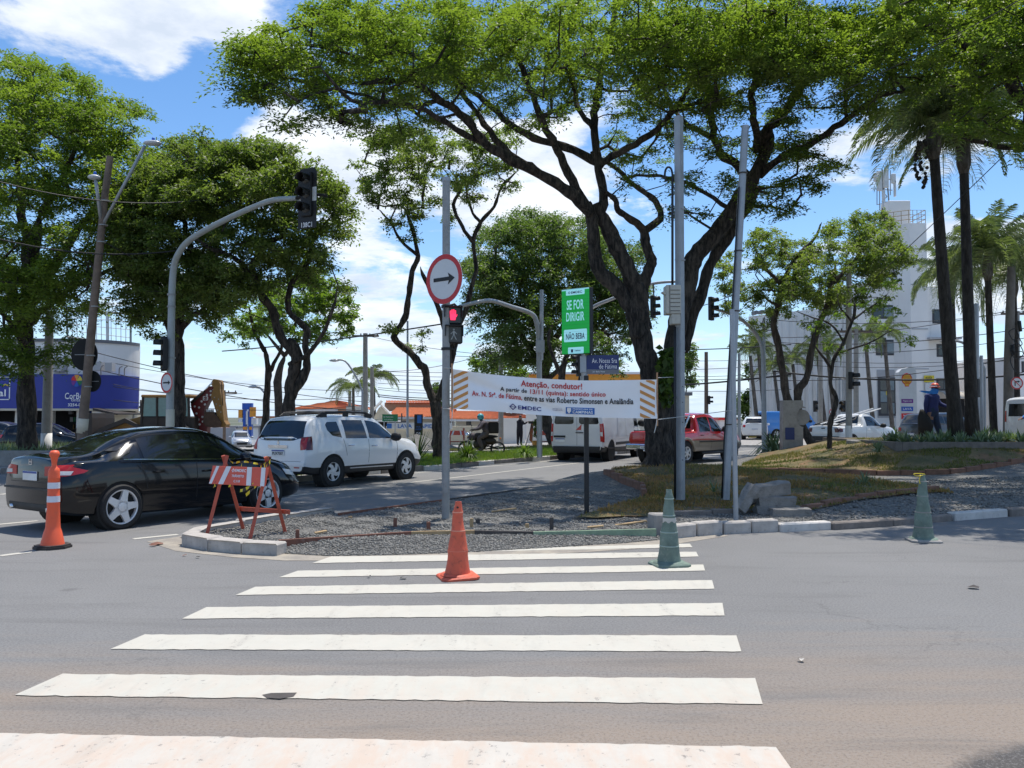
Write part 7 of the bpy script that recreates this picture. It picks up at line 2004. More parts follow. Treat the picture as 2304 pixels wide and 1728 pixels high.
for(px,py,r,lab)in((190,798,.43,'large round sign seen from its black back, upper one on the leaning pole'),(208,858,.28,'smaller round sign seen from its black back, lower one on the leaning pole')):
 s=thing('reversed_sign',lab,'sign',tuple(at(px,py,21.95)))
 MB().prism(ring_poly(r,36,.82),0,.008,'y').build('sign_plate','matte_black',s)
 MB().tube([Vector((-r*.6,.012,0)),Vector((r*.6,.012,0))],.018,6).build('sign_bracket','galvanised_dull',s)
fp=at(104,1010,27);fp.z=.12
pole('concrete_pole','slim concrete pole between the thick left trunk and the leaning pole',fp,[fp,at(107,900,27),at(112,700,27)],[.16,.15,.12],'concrete_pole',None,12)
MB2=MB().tube([Vector((0,0,0)),Vector((.0,0,.95))],.165,12).build('painted_foot','wall_white',C.objects[-2]if False else[x for x in C.objects if x.name.startswith('concrete_pole')][-1],True)
# ---- mast on the median with arm to the left
fm=at(1214,1028,29.8);fm.z=.15
o,f=pole('signal_mast','slim galvanised mast on the grass median with an arm bent to the left',fm,[fm]+catmull([at(1213,760,29.8),at(1208,728,29.7),at(1196,706,29.6),at(1150,690,29),at(1108,677,28),at(1078,679,27.5),at(1036,689,27)],4),[.10]+[.095-.0015*i for i in range(29)],'galvanised',None,10,'signal mast')
MB().tube([at(1218,810,29.7)-f,at(1219,652,29.7)-f],.07,4).build('top_section','galvanised',o)
MB().box(at(1205,0,29.6).x-f.x,at(1224,0,29.6).x-f.x,-.18,-.1,at(0,793,29.6).z-f.z,at(0,765,29.6).z-f.z).build('junction_plate','galvanised',o)
fm=at(1311,1000,33);fm.z=.1
o,f=pole('signal_mast','grey mast behind the digital sign whose arm passes behind the left trunk',fm,[fm]+catmull([at(1311,850,33),at(1311,740,33),at(1318,706,33),at(1340,688,32.8),at(1376,673,32.5),at(1460,640,32),at(1530,633,31.5)],4),[.11]+[.10-.002*i for i in range(25)],'galvanised',None,10,'signal mast')
tl=thing('traffic_light','three-lens signal hanging between left trunk and beige cabinet','traffic light',tuple(at(1474,690,31.5)))
head(tl,tl.location,at(1474,690,31.5),R(55),.85,False,3,'signal_lens_amber');MB().tube([at(1470,640,31.8)-tl.location,at(1471,668,31.6)-tl.location],.03,6).build('bracket','signal_black',tl)
tl=thing('traffic_light','three-lens signal seen edge-on just below the digital sign','traffic light',tuple(at(1297,820,32.8)))
head(tl,tl.location,at(1297,822,32.6),R(-75),.85)
MB().tube([at(1297,800,32.8)-tl.location,at(1311,800,33)-tl.location],.03,6).build('bracket','signal_black',tl)
fm=at(1720,1005,35);fm.z=.05
o,f=pole('signal_mast','galvanised mast right of the leaning pole with its arm bent to the left',fm,[fm]+catmull([at(1718,850,35),at(1716,790,35),at(1706,760,35),at(1690,738,34.8),at(1664,716,34.5),at(1640,705,34.2),at(1606,695,34)],4),[.12]+[.10-.002*i for i in range(25)],'galvanised',None,10,'signal mast')
tl=thing('traffic_light','three-lens signal at the arm tip, right of the twin trunks','traffic light',tuple(at(1605,694,34)))
head(tl,tl.location,at(1605,694,33.8),R(50),.95,False,3,'signal_lens_amber')
def simple_signal_pole(label,px,top,bot,Y,w,mat,sig=None,lab2=None,rz=0,lenses=2,bz=.1,sc=.9):
 a=at(px,bot,Y);a.z=bz
 o,f=pole('utility_pole',label,a,[a,at(px,top,Y)],[w,w*.8],mat,None,10)
 if sig:
  tl=thing('traffic_light',lab2,'traffic light',tuple(at(sig[0],sig[1],Y-.2)))
  head(tl,tl.location,at(sig[0],sig[1],Y-.3),rz,sc,False,lenses,'signal_lens_amber')
  MB().tube([at(px,sig[1],Y)-tl.location,at(sig[0],sig[1],Y-.2)-tl.location],.03,6).build('bracket','signal_black',tl)
 return o,f
o,f=simple_signal_pole('slim concrete pole with a signal, in front of the white pickup ladder',1910,598,1005,33,.13,'concrete_pole',(1921,856),'two-lens signal on the slim concrete pole above the white pickup',R(55),2,.35,1.0)
MB().tube([Vector((0,0,0)),Vector((0,0,.9))],.135,10).build('painted_foot','wall_white',o)
simple_signal_pole('distant dark pole with a small signal above the red pickup',1589,792,960,60,.16,'wood_pole',(1598,900),'small distant signal above the red pickup roof',R(60),2,0,.9)
simple_signal_pole('slim grey pole behind the leaning pole with cable box on top',1663,795,990,42,.09,'galvanised')
simple_signal_pole('slim galvanised pole right of the concrete marker carrying a mast joint',1741-22,715,1003,38,.08,'galvanised')
simple_signal_pole('grey pole with signal, left of twin palms behind the planter',2197,683,975,30.5,.10,'galvanised',(2190,873),'two-lens signal facing left, between the dark palm trunks',R(-60),2,.3,1.0)
simple_signal_pole('white-grey post just right of the signal between the palm trunks',2208,800,975,30.8,.07,'galvanised',None,None,0,2,.3)
simple_signal_pole('small signal post under the broad tree, left of the no-parking sign',1840,850,990,50,.07,'galvanised',(1838,914),'left one of two small far signals behind the white pickup',R(50),2,.1,1.0)
simple_signal_pole('small signal post right of the no-parking sign',1889,850,990,50,.07,'galvanised',(1896,914),'right one of two small far signals behind the white pickup',R(-50),2,.1,1.0)
def ban_sign(label,px,py,Y,dia,arrow='up'):
 s=thing('prohibition_sign',label,'sign',tuple(at(px,py,Y)))
 r=dia/2
 pl_=MB().prism(ring_poly(r,28),0,.01,'y');pl_=pl_.build('sign_plate','sign_white',s)
 V=[];F=[];n=28
 for k in range(n):
  a=2*PI*k/n
  for rr in(r*.995,r*.80):V.append((rr*math.cos(a),-.004,rr*math.sin(a)))
 for k in range(n):j=(k+1)%n;F.append((2*k,2*j,2*j+1,2*k+1))
 mesh_obj('red_border',V,F,'sign_red',pl_)
 c,q=math.cos(R(135)),math.sin(R(135))
 mesh_obj('red_bar',[(c*r*.85-q*.06*r,-.007,q*r*.85+c*.06*r),(c*r*.85+q*.06*r,-.007,q*r*.85-c*.06*r),(-c*r*.85+q*.06*r,-.007,-q*r*.85-c*.06*r),(-c*r*.85-q*.06*r,-.007,-q*r*.85+c*.06*r)],[(0,1,2,3)],'sign_red',pl_)
 ar=[[(-.38,-.45),(-.22,-.45),(-.22,.16),(-.38,.32)],[(-.219,.16),(.15,.16),(.15,.32),(-.379,.321)],[(.151,.04),(.5,.24),(.151,.44)]]
 for k,p_ in enumerate(ar):mesh_obj('arrow',[(a*r,-.0055,b*r)for a,b in p_],[tuple(range(len(p_)))],'ink_black',pl_)
 return s
ban_sign('round no-right-turn sign on the utility pole at the right edge',2288,862,33,.50)
ban_sign('small far round prohibition sign above the white pickup roof',1873,927,50,.40)
a=at(2268,980,33.5);a.z=.2
o,f=pole('utility_pole','thick concrete utility pole with hanging cable coils near the right edge',a,[a,at(2270,800,33.5),at(2276,600,33.5)],[.20,.18,.15],'pole_old')
for(px,py,r)in((2281,752,.18),(2291,770,.14),(2294,815,.36),(2288,790,.25)):
 c=at(px,py,33.1)-f
 MB().tube([c+Vector((r*math.cos(t),.05*math.sin(3*t),r*math.sin(t)*1.2))for t in np.linspace(0,2*PI,24)],.018,5).build('cable_coil','cable_black',o,True)
for(px,py)in((2277,790),(2293,736)):MB().tube([at(px,py-14,33.2)-f,at(px+3,py+10,33.2)-f],.07,8).build('cable_splice','cable_black',o,True)
UP=[((822,750),1000,55,.20,'concrete_pole',True,'left one of two far utility poles above the white SUV bonnet, with crossarm'),((837,825),990,56,.16,'concrete_pole',False,'shorter of two far utility poles above the white SUV bonnet'),((917,722),1000,45,.07,'galvanised',False,'thin grey lamp post between the far utility poles and the S-bent tree'),((505,878),985,60,.12,'wood_pole',True,'thin pole with crossarm just right of the backhoe arm'),((594,905),985,75,.14,'wood_pole',False,'thin brown pole right of the blue and orange totem'),((1127,800),1010,50,.17,'concrete_pole',False,'thick grey pole with whitewashed foot behind the motorcyclist'),((787,880),985,64,.16,'concrete_pole',False,'short far pole under the leaning palm'),((1926,740),985,46,.16,'concrete_pole',True,'brown utility pole right of the slim concrete pole with signal'),((1846,640),990,48,.14,'concrete_pole',False,'concrete pole rising through the broad tree'),((2290,700),980,45,.12,'concrete_pole',True,'far pole beside the utility pole with coils')]
for(px,top),bot,Y,w,mat,ca,lab in UP:
 a=at(px,bot,Y);a.z=H(a.x,Y)
 o,f=pole('utility_pole',lab,a,[a,at(px,top,Y)],[w,w*.75],mat,'far utility poles',10)
 if ca:
  c=at(px,top+6,Y)-f;MB().box(c.x-.9,c.x+.9,-.06,.06,c.z-.06,c.z+.06).build('crossarm','wood_pole',o)
  for k in(-.8,-.3,.3,.8):MB().lathe([(.05,0),(.03,.12)],6,Matrix.Translation(c+Vector((k,0,.06)))).build('insulator','machine_dark',o)
def far_lamp(label,px,bot,top,Y,tipx,tipy):
 a=at(px,bot,Y);a.z=H(a.x,Y)
 o,f=pole('street_lamp',label,a,[a]+catmull([at(px,top+30,Y),at(px-(px-tipx)*.2,top,Y),at(px-(px-tipx)*.6,tipy+2,Y),at(tipx,tipy,Y)],4),.06,'galvanised',None,8,'street lamp')
 mb=MB();mb.lathe([(.1,-1),(.8,-.6),(1,0),(.6,.6),(.2,1)],10,Matrix.Translation(at(tipx,tipy,Y)-f)@Matrix.Diagonal((.35,.14,.1,1)));mb.build('lamp_head','street_lamp_head',o,True)
far_lamp('curved street lamp above the white SUV roof rails',815,990,850,54,752,811)
far_lamp('curved street lamp right of the backhoe arm',605,985,890,50,570,870)
far_lamp('curved street lamp between paint shop and backhoe',298,985,925,50,325,914)
far_lamp('curved lamp arm beside the white tower, above the palms',2215,985,800,38,2130,768)
# ---- concrete marker with disc
cm=thing('concrete_marker','concrete slab marker with a round disc in its notched right side','marker',(at(1782,1015,28.5).x,28.5,.3))
f=cm.location.copy()
def mp(px,py):p=at(px,py,28.5)-f;return(p.x,p.z)
arc=[mp(1805+17*math.cos(a),939+22*math.sin(a))for a in np.linspace(-PI/2+.3,-PI*1.5+.0,12)]
poly=[mp(1758,1030),mp(1803,1030),mp(1803,962)]+arc[::-1]+[mp(1803,914),mp(1803,901),mp(1758,901)]
MB().prism(poly,-.18,.18,'y').build('slab','concrete',cm)
c=mp(1802,939);MB().lathe([(.27,-.12),(.27,.12)],28,Matrix.Translation((c[0],0,c[1]))@Matrix.Rotation(PI/2,4,'X')).build('disc','concrete',cm)
a,b=mp(1763,989),mp(1783,962);MB().box(a[0],b[0],-.20,-.183,a[1],b[1]).build('plaque','sign_blue_dark',cm)
cb_=MB();cb_.box(-.35,.35,-.2,.2,0,.26,bev=.03);o=cb_.build('concrete_block','concrete');o.location=(at(1933,1000,25.5).x,25.5,.62);o.rotation_euler=(.05,.06,.2);tag(o,'grey concrete block lying on the grass below the white pickup','concrete block')
# ---- planter on the mound
pw=MB();pw.box(10.85,24,23.0,23.18,.35,.90).box(10.65,10.84,23.0,28.4,.35,.90).box(10.85,24,28.2,28.4,.35,.90)
tag(pw.build('planter_wall','concrete_kerb_dark'),'long low concrete planter wall holding the tall palms on the grass mound','planter wall')
psoil=[(10.9,23.2),(24,23.2),(24,28.2),(10.9,28.2)]
struct(fill_poly(psoil,.8,lambda x,y:.84,'planter_soil','earth'))
def agave(n,L,w,seed,droop=.5,mat='leaf_agave',name='leaf'):
 rg=random.Random(seed);V=[];F=[];T_=[]
 for i in range(n):
  a=i*2.4+rg.uniform(-.3,.3);el=rg.uniform(.25,1.35);l=L*rg.uniform(.7,1.15)
  d=Vector((math.cos(a)*math.cos(el),math.sin(a)*math.cos(el),math.sin(el)));s=Vector((-math.sin(a),math.cos(a),0))*w
  p0=Vector((0,0,0));p1=d*l*.55;p2=d*l+Vector((0,0,-droop*l*math.cos(el)))
  k=len(V);V+=[p0-s*.6,p0+s*.6,p1+s,p1-s,p2];F+=[(k,k+1,k+2,k+3),(k+3,k+2,k+4)];T_+=[rg.random()]*2
 me=bpy.data.meshes.new(name);me.from_pydata([tuple(v)for v in V],[],F);me.update()
 a_=me.attributes.new('tint','FLOAT','FACE');a_.data.foreach_set('value',np.array(T_,dtype=np.float32));me.materials.append(MATS[mat])
 return me
AG=[agave(22,.42,.028,s,.35)for s in range(4)]
rg=random.Random(5)
for i in range(150):
 x=11.0+11*rg.random();y=23.3+1.9*rg.random()**1.3
 o=bpy.data.objects.new('agave_plant',AG[i%4]);C.objects.link(o);o.location=(x,y,.82);o.rotation_euler=(0,0,rg.uniform(0,6));s=rg.uniform(.75,1.2);o.scale=(s,s,s)
 tag(o,'small spiky grey-green agave in the massed bed along the right planter wall','plant','agaves massed behind the right planter wall')
def clump(label,px,py,Y,L,n,mat,w=.02,z=None,droop=.6,seed=1):
 p=at(px,py,Y);zz_=p.z if z is None else z
 o=bpy.data.objects.new('yucca_plant',agave(n,L,w,seed,droop,mat));C.objects.link(o);o.location=(p.x,Y,zz_);tag(o,label,'plant');return o
clump('dark spiky yucca on the median in front of the white SUV bonnet',938,1040,27.5,1.25,60,'leaf_dark',.022,.1,.2,1)
clump('dark green grassy clump on the median before the motorcyclist',1052,1034,28.5,.85,150,'leaf_dark',.022,.12,.45,2)
clump('bright green grassy clump on the median before the cameraman',1181,1026,30,.65,110,'grass_green',.02,.14,.6,3)
clump('tall grassy plant between concrete marker and signal mast',1740,1000,33,1.25,120,'leaf_agave',.03,.1,.6,4)
clump('tuft of spiky leaves beside the white pickup wheel, at the planter corner',1975,1000,22.7,.45,60,'leaf_agave',.014,.62,.4,5)
clump('pale spidery plant in the grass right of the concrete blocks',1945,1100,16.2,.42,26,'leaf_agave',.012,.28,.7,6)
clump('thin pale plant at the foot of the leaning pole',1606,1095,14.9,.40,22,'leaf_agave',.010,.25,.5,7)
clump('bush of long leaves under the green shop sign, between palm trunks',2212,975,32,.9,120,'leaf_bright',.05,.45,.3,8)
clump('dark round shrub beside the fuel sign foot',2006,985,44,.9,160,'leaf_dark',.07,.2,.1,9)
# --- buildings
def bx(name,mat,parent,f,x0,x1,y0,y1,z0,z1,bev=0.0):
 return MB().box(x0-f[0],x1-f[0],y0-f[1],y1-f[1],z0-f[2],z1-f[2],bev=bev).build(name,mat,parent)
def win(parent,f,x0,x1,y,z0,z1,nx=2,glass='window_dark',fr='window_frame_dark',fw=.06,proud=.03,nz=1):
 w=bx('window',fr,parent,f,x0-fw,x1+fw,y-proud,y+.02,z0-fw,z1+fw)
 for i in range(nx):
  for j in range(nz):
   a=x0+(x1-x0)*i/nx+fw/3;b=x0+(x1-x0)*(i+1)/nx-fw/3
   c=z0+(z1-z0)*j/nz+fw/3;d=z0+(z1-z0)*(j+1)/nz-fw/3
   bx('pane',glass if(i+j)%2==0 or glass!='window_dark' else 'window_blind',w,f,a,b,y-proud-.012,y-proud-.002,c,d)
 return w
 # ---- paint shop with curved blue fascia
YS_=47.0
zg=H(-24,YS_)-.05
def sx(px):return at(px,900,YS_).x
def sz(py):return at(0,py,YS_).z
ps_=thing('paint_shop','paint shop with curved blue fascia and white upper wall, behind the left trees','shop',(sx(60),YS_,zg))
f=ps_.location.copy()
xr=sx(257);rad_=3.2
def curve_plan(xl,xr_,y,r,depth,n=10):
 k=(y+depth)/(y+r)*1.01
 pts=[(xl,y)]+[(xr_-r+r*math.sin(a),y+r-r*math.cos(a))for a in np.linspace(0,PI/2,n)]+[(xr_*k,y+depth),(xl,y+depth)]
 return pts
def curved(name,mat,xl,xr_,y,r,depth,z0,z1,slope=0.0):
 P=[(a-f.x,b-f.y)for a,b in curve_plan(xl,xr_,y,r,depth)]
 mb=MB();mb.prism(P,z0-f.z,z1-f.z,'z');return mb.build(name,mat,ps_,True,40)
z_eave=sz(768);z_f1=sz(842);z_f0=sz(924)
curved('upper_wall','wall_white',sx(-500),sx(252),YS_+.25,rad_,12,z_f0,z_eave)
curved('parapet_cap','roof_grey',sx(-500),sx(253),YS_+.15,rad_,12.2,z_eave,z_eave+.18)
fa=curved('fascia','store_blue',sx(-500),sx(258),YS_-.15,rad_,4,z_f0+.12,z_f1)
curved('fascia_edge','wall_cream',sx(-500),sx(258.5),YS_-.2,rad_,4.1,z_f0,z_f0+.12)
bx('back_wall','interior_dark',ps_,f,sx(-500),sx(215),YS_+3,YS_+3.2,zg,z_f0)
bx('floor_slab','concrete',ps_,f,sx(-500),sx(240),YS_-.5,YS_+3,zg,zg+.1)
for px in(-120,30,92,170,205):bx('pillar','wall_white',ps_,f,sx(px)-.25,sx(px)+.25,YS_+.6,YS_+1.1,zg,z_f0)
bx('side_wall','wall_cream',ps_,f,sx(212),sx(232),YS_+1.2,YS_+9,zg,z_f0)
rgs=random.Random(4)
for i in range(26):
 px=rgs.uniform(100,165);z=zg+.4+.45*rgs.randint(0,4)
 bx('paint_tin',rgs.choice(['machine_yellow','fascia_blue','wall_grey','cloth_brown','sign_green']),ps_,f,sx(px),sx(px)+.22,YS_+2.5,YS_+2.7,z,z+.28)
text('lettering','CorBella',1,'ink_white',fa,(sx(176)-f.x,-.17,sz(891)-f.z),width=sx(202)-sx(149),height=.36,bold=.01)
text('lettering','tintas',1,'ink_white',fa,(sx(176)-f.x,-.17,sz(900)-f.z),width=.62,height=.17)
text('lettering','3254-0',1,'ink_white',fa,(sx(171)-f.x,-.17,sz(911)-f.z),width=.72,height=.17,bold=.02)
for a,b in((150,166),(186,202)):bx('rule_line','ink_white',fa,f,sx(a),sx(b),YS_-.165,YS_-.158,sz(896)-.01,sz(896)+.015)
for k,m in enumerate(('tape_yellow','fascia_orange','station_red','fascia_purple','fascia_blue','sign_green')):
 a=2*PI*k/6;c=(sx(175)-f.x,sz(857)-f.z)
 mesh_obj('logo_petal',[(c[0],-.165,c[1])]+[(c[0]+.31*math.cos(a+t),-.165,c[1]+.34*math.sin(a+t))for t in np.linspace(.06,PI/3-.06,5)],[(0,1,2,3,4,5)],m,fa)
c0,c1=sx(-55),sx(26)
for(a,b,c,d)in((c0,c1,sz(850),sz(848)),(c0,c1,sz(900),sz(898)),(c1-.06,c1,sz(900),sz(849))):bx('logo_frame','ink_white',fa,f,a,b,YS_-.165,YS_-.158,c,d)
text('lettering','Coral',1,'ink_white',fa,(sx(17)-f.x,-.17,sz(884)-f.z),width=1.6,height=.40,bold=.02,align='RIGHT')
for(px,m)in((0,'sign_green'),(10,'tape_yellow')):MB().tube([(sx(px)-f.x,-.17,sz(869)-f.z),(sx(px+5)-f.x,-.17,sz(865)-f.z),(sx(px+12)-f.x,-.17,sz(868)-f.z)],.04,5).build('logo_wave',m,fa)
for(px,py,w,h)in((85,812,.8,.9),(130,824,.7,.6),(245,826,.4,.5),(215,824,.7,.5)):
 w_=bx('air_conditioner' if w<.75 else 'window','wall_grey',ps_,f,sx(px)-w/2,sx(px)+w/2,YS_-.15,YS_+.3,sz(py)-h/2,sz(py)+h/2)
for px in(35,100,152,228,250,262):
 a=Vector((sx(px)-f.x,-.1+(1.0 if px>240 else 0),sz(844)-f.z));MB().tube(catmull([a,a+Vector((.25,-.5,.4)),a+Vector((.7,-1.1,.5))],4),.03,6).build('sign_lamp_arm','galvanised_dull',ps_,True)
aw=MB();aw.tube([(sx(215)-f.x,.5,sz(922)-f.z),(sx(268)-f.x,-.2,sz(932)-f.z)],.05,6);aw.prism([(sx(215)-f.x,sz(918)-f.z),(sx(266)-f.x,sz(930)-f.z),(sx(266)-f.x,sz(933)-f.z),(sx(215)-f.x,sz(924)-f.z)],-.3,3,'y')
aw.build('side_awning','machine_dark',ps_)
bf_=thing('billboard_frame','empty white billboard lattice on the paint shop roof, seen through leaves','billboard',(sx(220),52,sz(770)))
f2=bf_.location.copy()
def bb(px,py):return at(px,py,52)-f2
TLc,TRc,BLc,BRc=bb(150,699),bb(294,706),bb(152,758),bb(294,778)
for a,b in((TLc,TRc),(TRc,BRc),(BRc,BLc),(BLc,TLc)):MB().tube([a,b],.07,4).build('frame_bar','galvanised_dull',bf_)
for i in range(1,13):t=i/13;MB().tube([TLc.lerp(TRc,t),BLc.lerp(BRc,t)],.022,4).build('lattice_bar','antenna_white',bf_)
for i in range(1,4):t=i/4;MB().tube([TLc.lerp(BLc,t),TRc.lerp(BRc,t)],.022,4).build('lattice_bar','antenna_white',bf_)
MB().tube([bb(242,700),bb(242,785)],.10,6).build('support_post','antenna_white',bf_)
# ---- low houses with clay tile roofs
def roof_tiles(parent,f,A,B,Cc,Dd,rows,cols,mat='roof_clay',name='roof'):
 """a pitched slope A(left eave) B(right eave) Cc(right ridge) Dd(left ridge), each column of tiles a rounded rib"""
 V=[];Fc=[]
 n=cols*4
 for j in range(rows+1):
  t=j/rows
  for i in range(n+1):
   u=i/n
   p=A.lerp(B,u).lerp(Dd.lerp(Cc,u),t)
   ph=(i%4)/4*2*PI
   V.append(p-f+Vector((0,0,.07*math.cos(ph)+.05*((rows-j)%2))))
 for j in range(rows):
  for i in range(n):k=j*(n+1)+i;Fc.append((k,k+1,k+n+2,k+n+1))
 o=mesh_obj(name,V,Fc,mat,parent,False);return o
def house(label,Y,x0p,x1p,eave,ridge,wall,zb,depth=7,upper=None,gable=None,name='house',shift=0,tiles=40):
 a=at(x0p,eave,Y);b=at(x1p,eave,Y)
 zb_=H((a.x+b.x)/2,Y)
 o=thing(name,label,'house',((a.x+b.x)/2,Y,zb_));f=o.location.copy()
 zr=at(0,ridge,Y+depth/2).z
 bx('wall',wall,o,f,a.x+.2,b.x-.2,Y+.4,Y+depth-.4,zb_,a.z)
 Dd=Vector((a.x+shift,Y+depth/2,zr));Cc=Vector((b.x-shift,Y+depth/2,zr))
 roof_tiles(o,f,a-Vector((.3,0,0)),b+Vector((.3,0,0)),Cc,Dd,6,tiles)
 roof_tiles(o,f,Vector((b.x+.3,Y+depth,a.z)),Vector((a.x-.3,Y+depth,a.z)),Dd,Cc,4,max(4,tiles//2))
 if shift:
  for(p,q,s)in((a-Vector((.3,0,0)),Dd,1),(b+Vector((.3,0,0)),Cc,-1)):
   MB().add([p-f,Vector((p.x,Y+depth,p.z))-f,q-f],[(0,1,2)]).build('hip_roof','roof_clay',o)
 else:
  for(xx,q)in((a.x+.2,Dd),(b.x-.2,Cc)):
   MB().prism([(Y+.4-f.y,a.z-f.z),(Y+depth-.4-f.y,a.z-f.z),(Y+depth/2-f.y,zr-.1-f.z)],xx-.1-f.x,xx+.1-f.x,'x').build('gable',wall,o)
 bx('fascia_board','wall_white',o,f,a.x-.3,b.x+.3,Y-.06,Y,a.z-.22,a.z-.06)
 return o,f
h,f=house('low house with orange clay roof behind the car wash banner and S-bent tree',72,880,1015,937,917,'wall_cream',0,8)
bx('upper_wall','wall_salmon',h,f,at(872,0,76.5).x,at(972,0,76.5).x,76.2,79,at(0,925,76.5).z,at(0,906,76.5).z)
A_=at(868,907,76);B_=at(975,908,76)
roof_tiles(h,f,A_,B_,at(972,901,79),at(870,901,79),3,30)
h,f=house('low house with orange clay roof under the banner, behind the motorcyclist',70,1020,1122,942,925,'wall_cream',0,8)
win(h,f,at(1052,0,70).x,at(1060,0,70).x,70.4,at(0,955,70).z,at(0,950,70).z,1)
h,f=house('orange hipped roof seen right of the pole below the banner',84,1110,1190,940,930,'wall_white',0,8,shift=1.0)
h,f=house('house with hipped clay roof and dark upper floor above the white SUV',66,672,792,919,902,'wall_grey',0,9,shift=2.2)
bx('dark_storey','interior_dark',h,f,at(676,0,66).x,at(752,0,66).x,66.2,66.38,at(0,936,66).z,at(0,920,66).z)
bx('side_wing','wall_salmon',h,f,at(768,0,64).x,at(786,0,64).x,64,66,H(-13,64),at(0,919,64).z)
bx('white_wing','wall_white',h,f,at(786,0,63.5).x,at(822,0,63.5).x,63.5,66,H(-13,64),at(0,914,63.5).z)
cw=thing('car_wash','car wash with cream gable and open dark bay left of the blue car wash banner','car wash',(at(860,0,62).x,62,H(-9,62)));f=cw.location.copy()
def cwp(px,py):p=at(px,py,62)-f;return(p.x,p.z)
MB().prism([cwp(838,945),cwp(852,918),cwp(860,911),cwp(878,934),cwp(878,945)],0,.15,'y').build('gable_wall','wall_cream',cw)
MB().tube([(*[cwp(826,940)[0]],-.5,cwp(826,940)[1]),(cwp(862,902)[0],-.5,cwp(862,902)[1])],.10,4).tube([(cwp(858,909)[0],-.3,cwp(858,909)[1]),(cwp(884,936)[0],-.3,cwp(884,936)[1])],.09,4).build('barge_board','wall_white',cw)
MB().box(cwp(835,0)[0],cwp(905,0)[0],.5,5,cwp(0,1000)[1],cwp(0,947)[1]).build('open_bay','interior_dark',cw)
for px in(845,872,903):MB().tube([(cwp(px,1000)[0],.2,cwp(px,1000)[1]),(cwp(px,930)[0],.2,cwp(px,930)[1])],.05,6).build('post','window_frame_dark',cw)
MB().box(cwp(835,0)[0],cwp(905,0)[0],-.8,.6,cwp(0,949)[1],cwp(0,946)[1]).build('canopy_slab','wall_white',cw)
def wallseg(label,p,q,Y,top,bot,mat,name='boundary_wall',Y2=None):
 Y2=Y2 or Y
 a=at(p,bot,Y);b=at(q,bot,Y2);za=at(p,top,Y).z
 o=thing(name,label,'wall',(a.x,Y,H(a.x,Y)));f=o.location.copy()
 d=b-a;d.z=0;n=max(1,round(d.length/2.4));M=frame(Vector((0,0,0)),d)
 for i in range(n):MB().box(d.length*i/n+.01,d.length*(i+1)/n-.01,-.08,.08,0,za-f.z,M=M,bev=.01).build('wall_panel',mat,o)
 return o
wallseg('low cream boundary wall behind the motorcyclist',868,1128,57,959,1004,'wall_cream')
wallseg('taller white hoarding wall behind the cameraman',1129,1182,56,942,1006,'wall_white')
wallseg('white hoarding continuing behind the panel van',1183,1262,57,930,1006,'wall_white')
wallseg('pale wall beyond the road left of the car wash',640,866,60,962,1002,'wall_grey')
wallseg('low pale wall behind the silver car',300,530,78,962,985,'wall_grey')
wallseg('low pale wall between signal mast and leaning pole, across the right road',1655,1735,62,965,992,'wall_white')
cb2=thing('car_wash_banner','white banner reading LAVA RÁPIDO in blue on the boundary wall','banner',tuple(at(945,958,56.7)));f=cb2.location.copy()
a,b=at(871,965,56.7)-f,at(1018,951,56.7)-f
MB().box(a.x,b.x,0,.04,a.z,b.z).build('banner_sheet','sign_white',cb2)
text('lettering','LAVA',1,'ink_blue',cb2.children[0],(at(916,0,56.7).x-f.x,-.02,at(0,958.5,56.7).z-f.z),width=at(931,0,56.7).x-at(900,0,56.7).x,height=.27,bold=.02)
text('lettering','RÁPIDO',1,'ink_blue',cb2.children[0],(at(966,0,56.7).x-f.x,-.02,at(0,958,56.7).z-f.z),width=at(990,0,56.7).x-at(942,0,56.7).x,height=.32,bold=.02)
MB().box(at(876,0,56.7).x-f.x,at(887,0,56.7).x-f.x,-.02,-.002,at(0,964,56.7).z-f.z,at(0,953,56.7).z-f.z).build('logo','ink_blue',cb2.children[0])
gs=thing('direction_sign','green road direction sign on two thin posts above the car wash banner','sign',(at(877,0,52).x,52,H(-8,52)));f=gs.location.copy()
a,b=at(860,948,52)-f,at(895,932,52)-f
MB().box(a.x,b.x,0,.03,a.z,b.z).build('sign_plate','sign_green',gs)
for px in(864,889):q=at(px,940,52)-f;MB().tube([(q.x,.05,0),(q.x,.05,a.z+.1)],.035,6).build('post','galvanised',gs)
text('lettering','Jd. Flamboyant',1,'ink_white',gs.children[0],((a.x+b.x)/2-.1,-.01,a.z+.27),width=.62,height=.10)
text('lettering','V. 31 de Março',1,'ink_white',gs.children[0],((a.x+b.x)/2-.1,-.01,a.z+.10),width=.55,height=.10)
ts=thing('totem_sign','narrow black totem sign with blue logo left of the S-bent tree trunk','sign',(at(941,0,42).x,42,H(-5,42)));f=ts.location.copy()
a,b=at(932,985,42)-f,at(951,932,42)-f
MB().box(a.x,b.x,0,.10,a.z,b.z).build('panel','signal_black',ts)
MB().tube([(0,.05,0),(0,.05,a.z)],.05,6).build('post','machine_dark',ts)
MB().box(a.x+.15,b.x-.06,-.01,-.002,b.z-.45,b.z-.05).build('logo','ink_blue',ts.children[0])
text('lettering','SUA',1,'ink_blue',ts.children[0],((a.x+b.x)/2,-.012,b.z-.64),width=.2,height=.07,bold=.01);text('lettering','LAVAGEM',1,'ink_blue',ts.children[0],((a.x+b.x)/2,-.012,b.z-.76),width=.3,height=.07,bold=.01)
text('lettering','50',1,'ink_white',ts.children[0],((a.x+b.x)/2,-.012,b.z-1.0),width=.22,height=.16,bold=.02)
sf=thing('sail_flag','brown and orange sail flag beside the thin mast left of the panel van','flag',(at(1196,0,50).x,50,H(0,50)));f=sf.location.copy()
P_=[at(x,y,50)-f for x,y in((1197,997),(1200,960),(1199,946),(1195,950),(1192,968),(1191,990))]
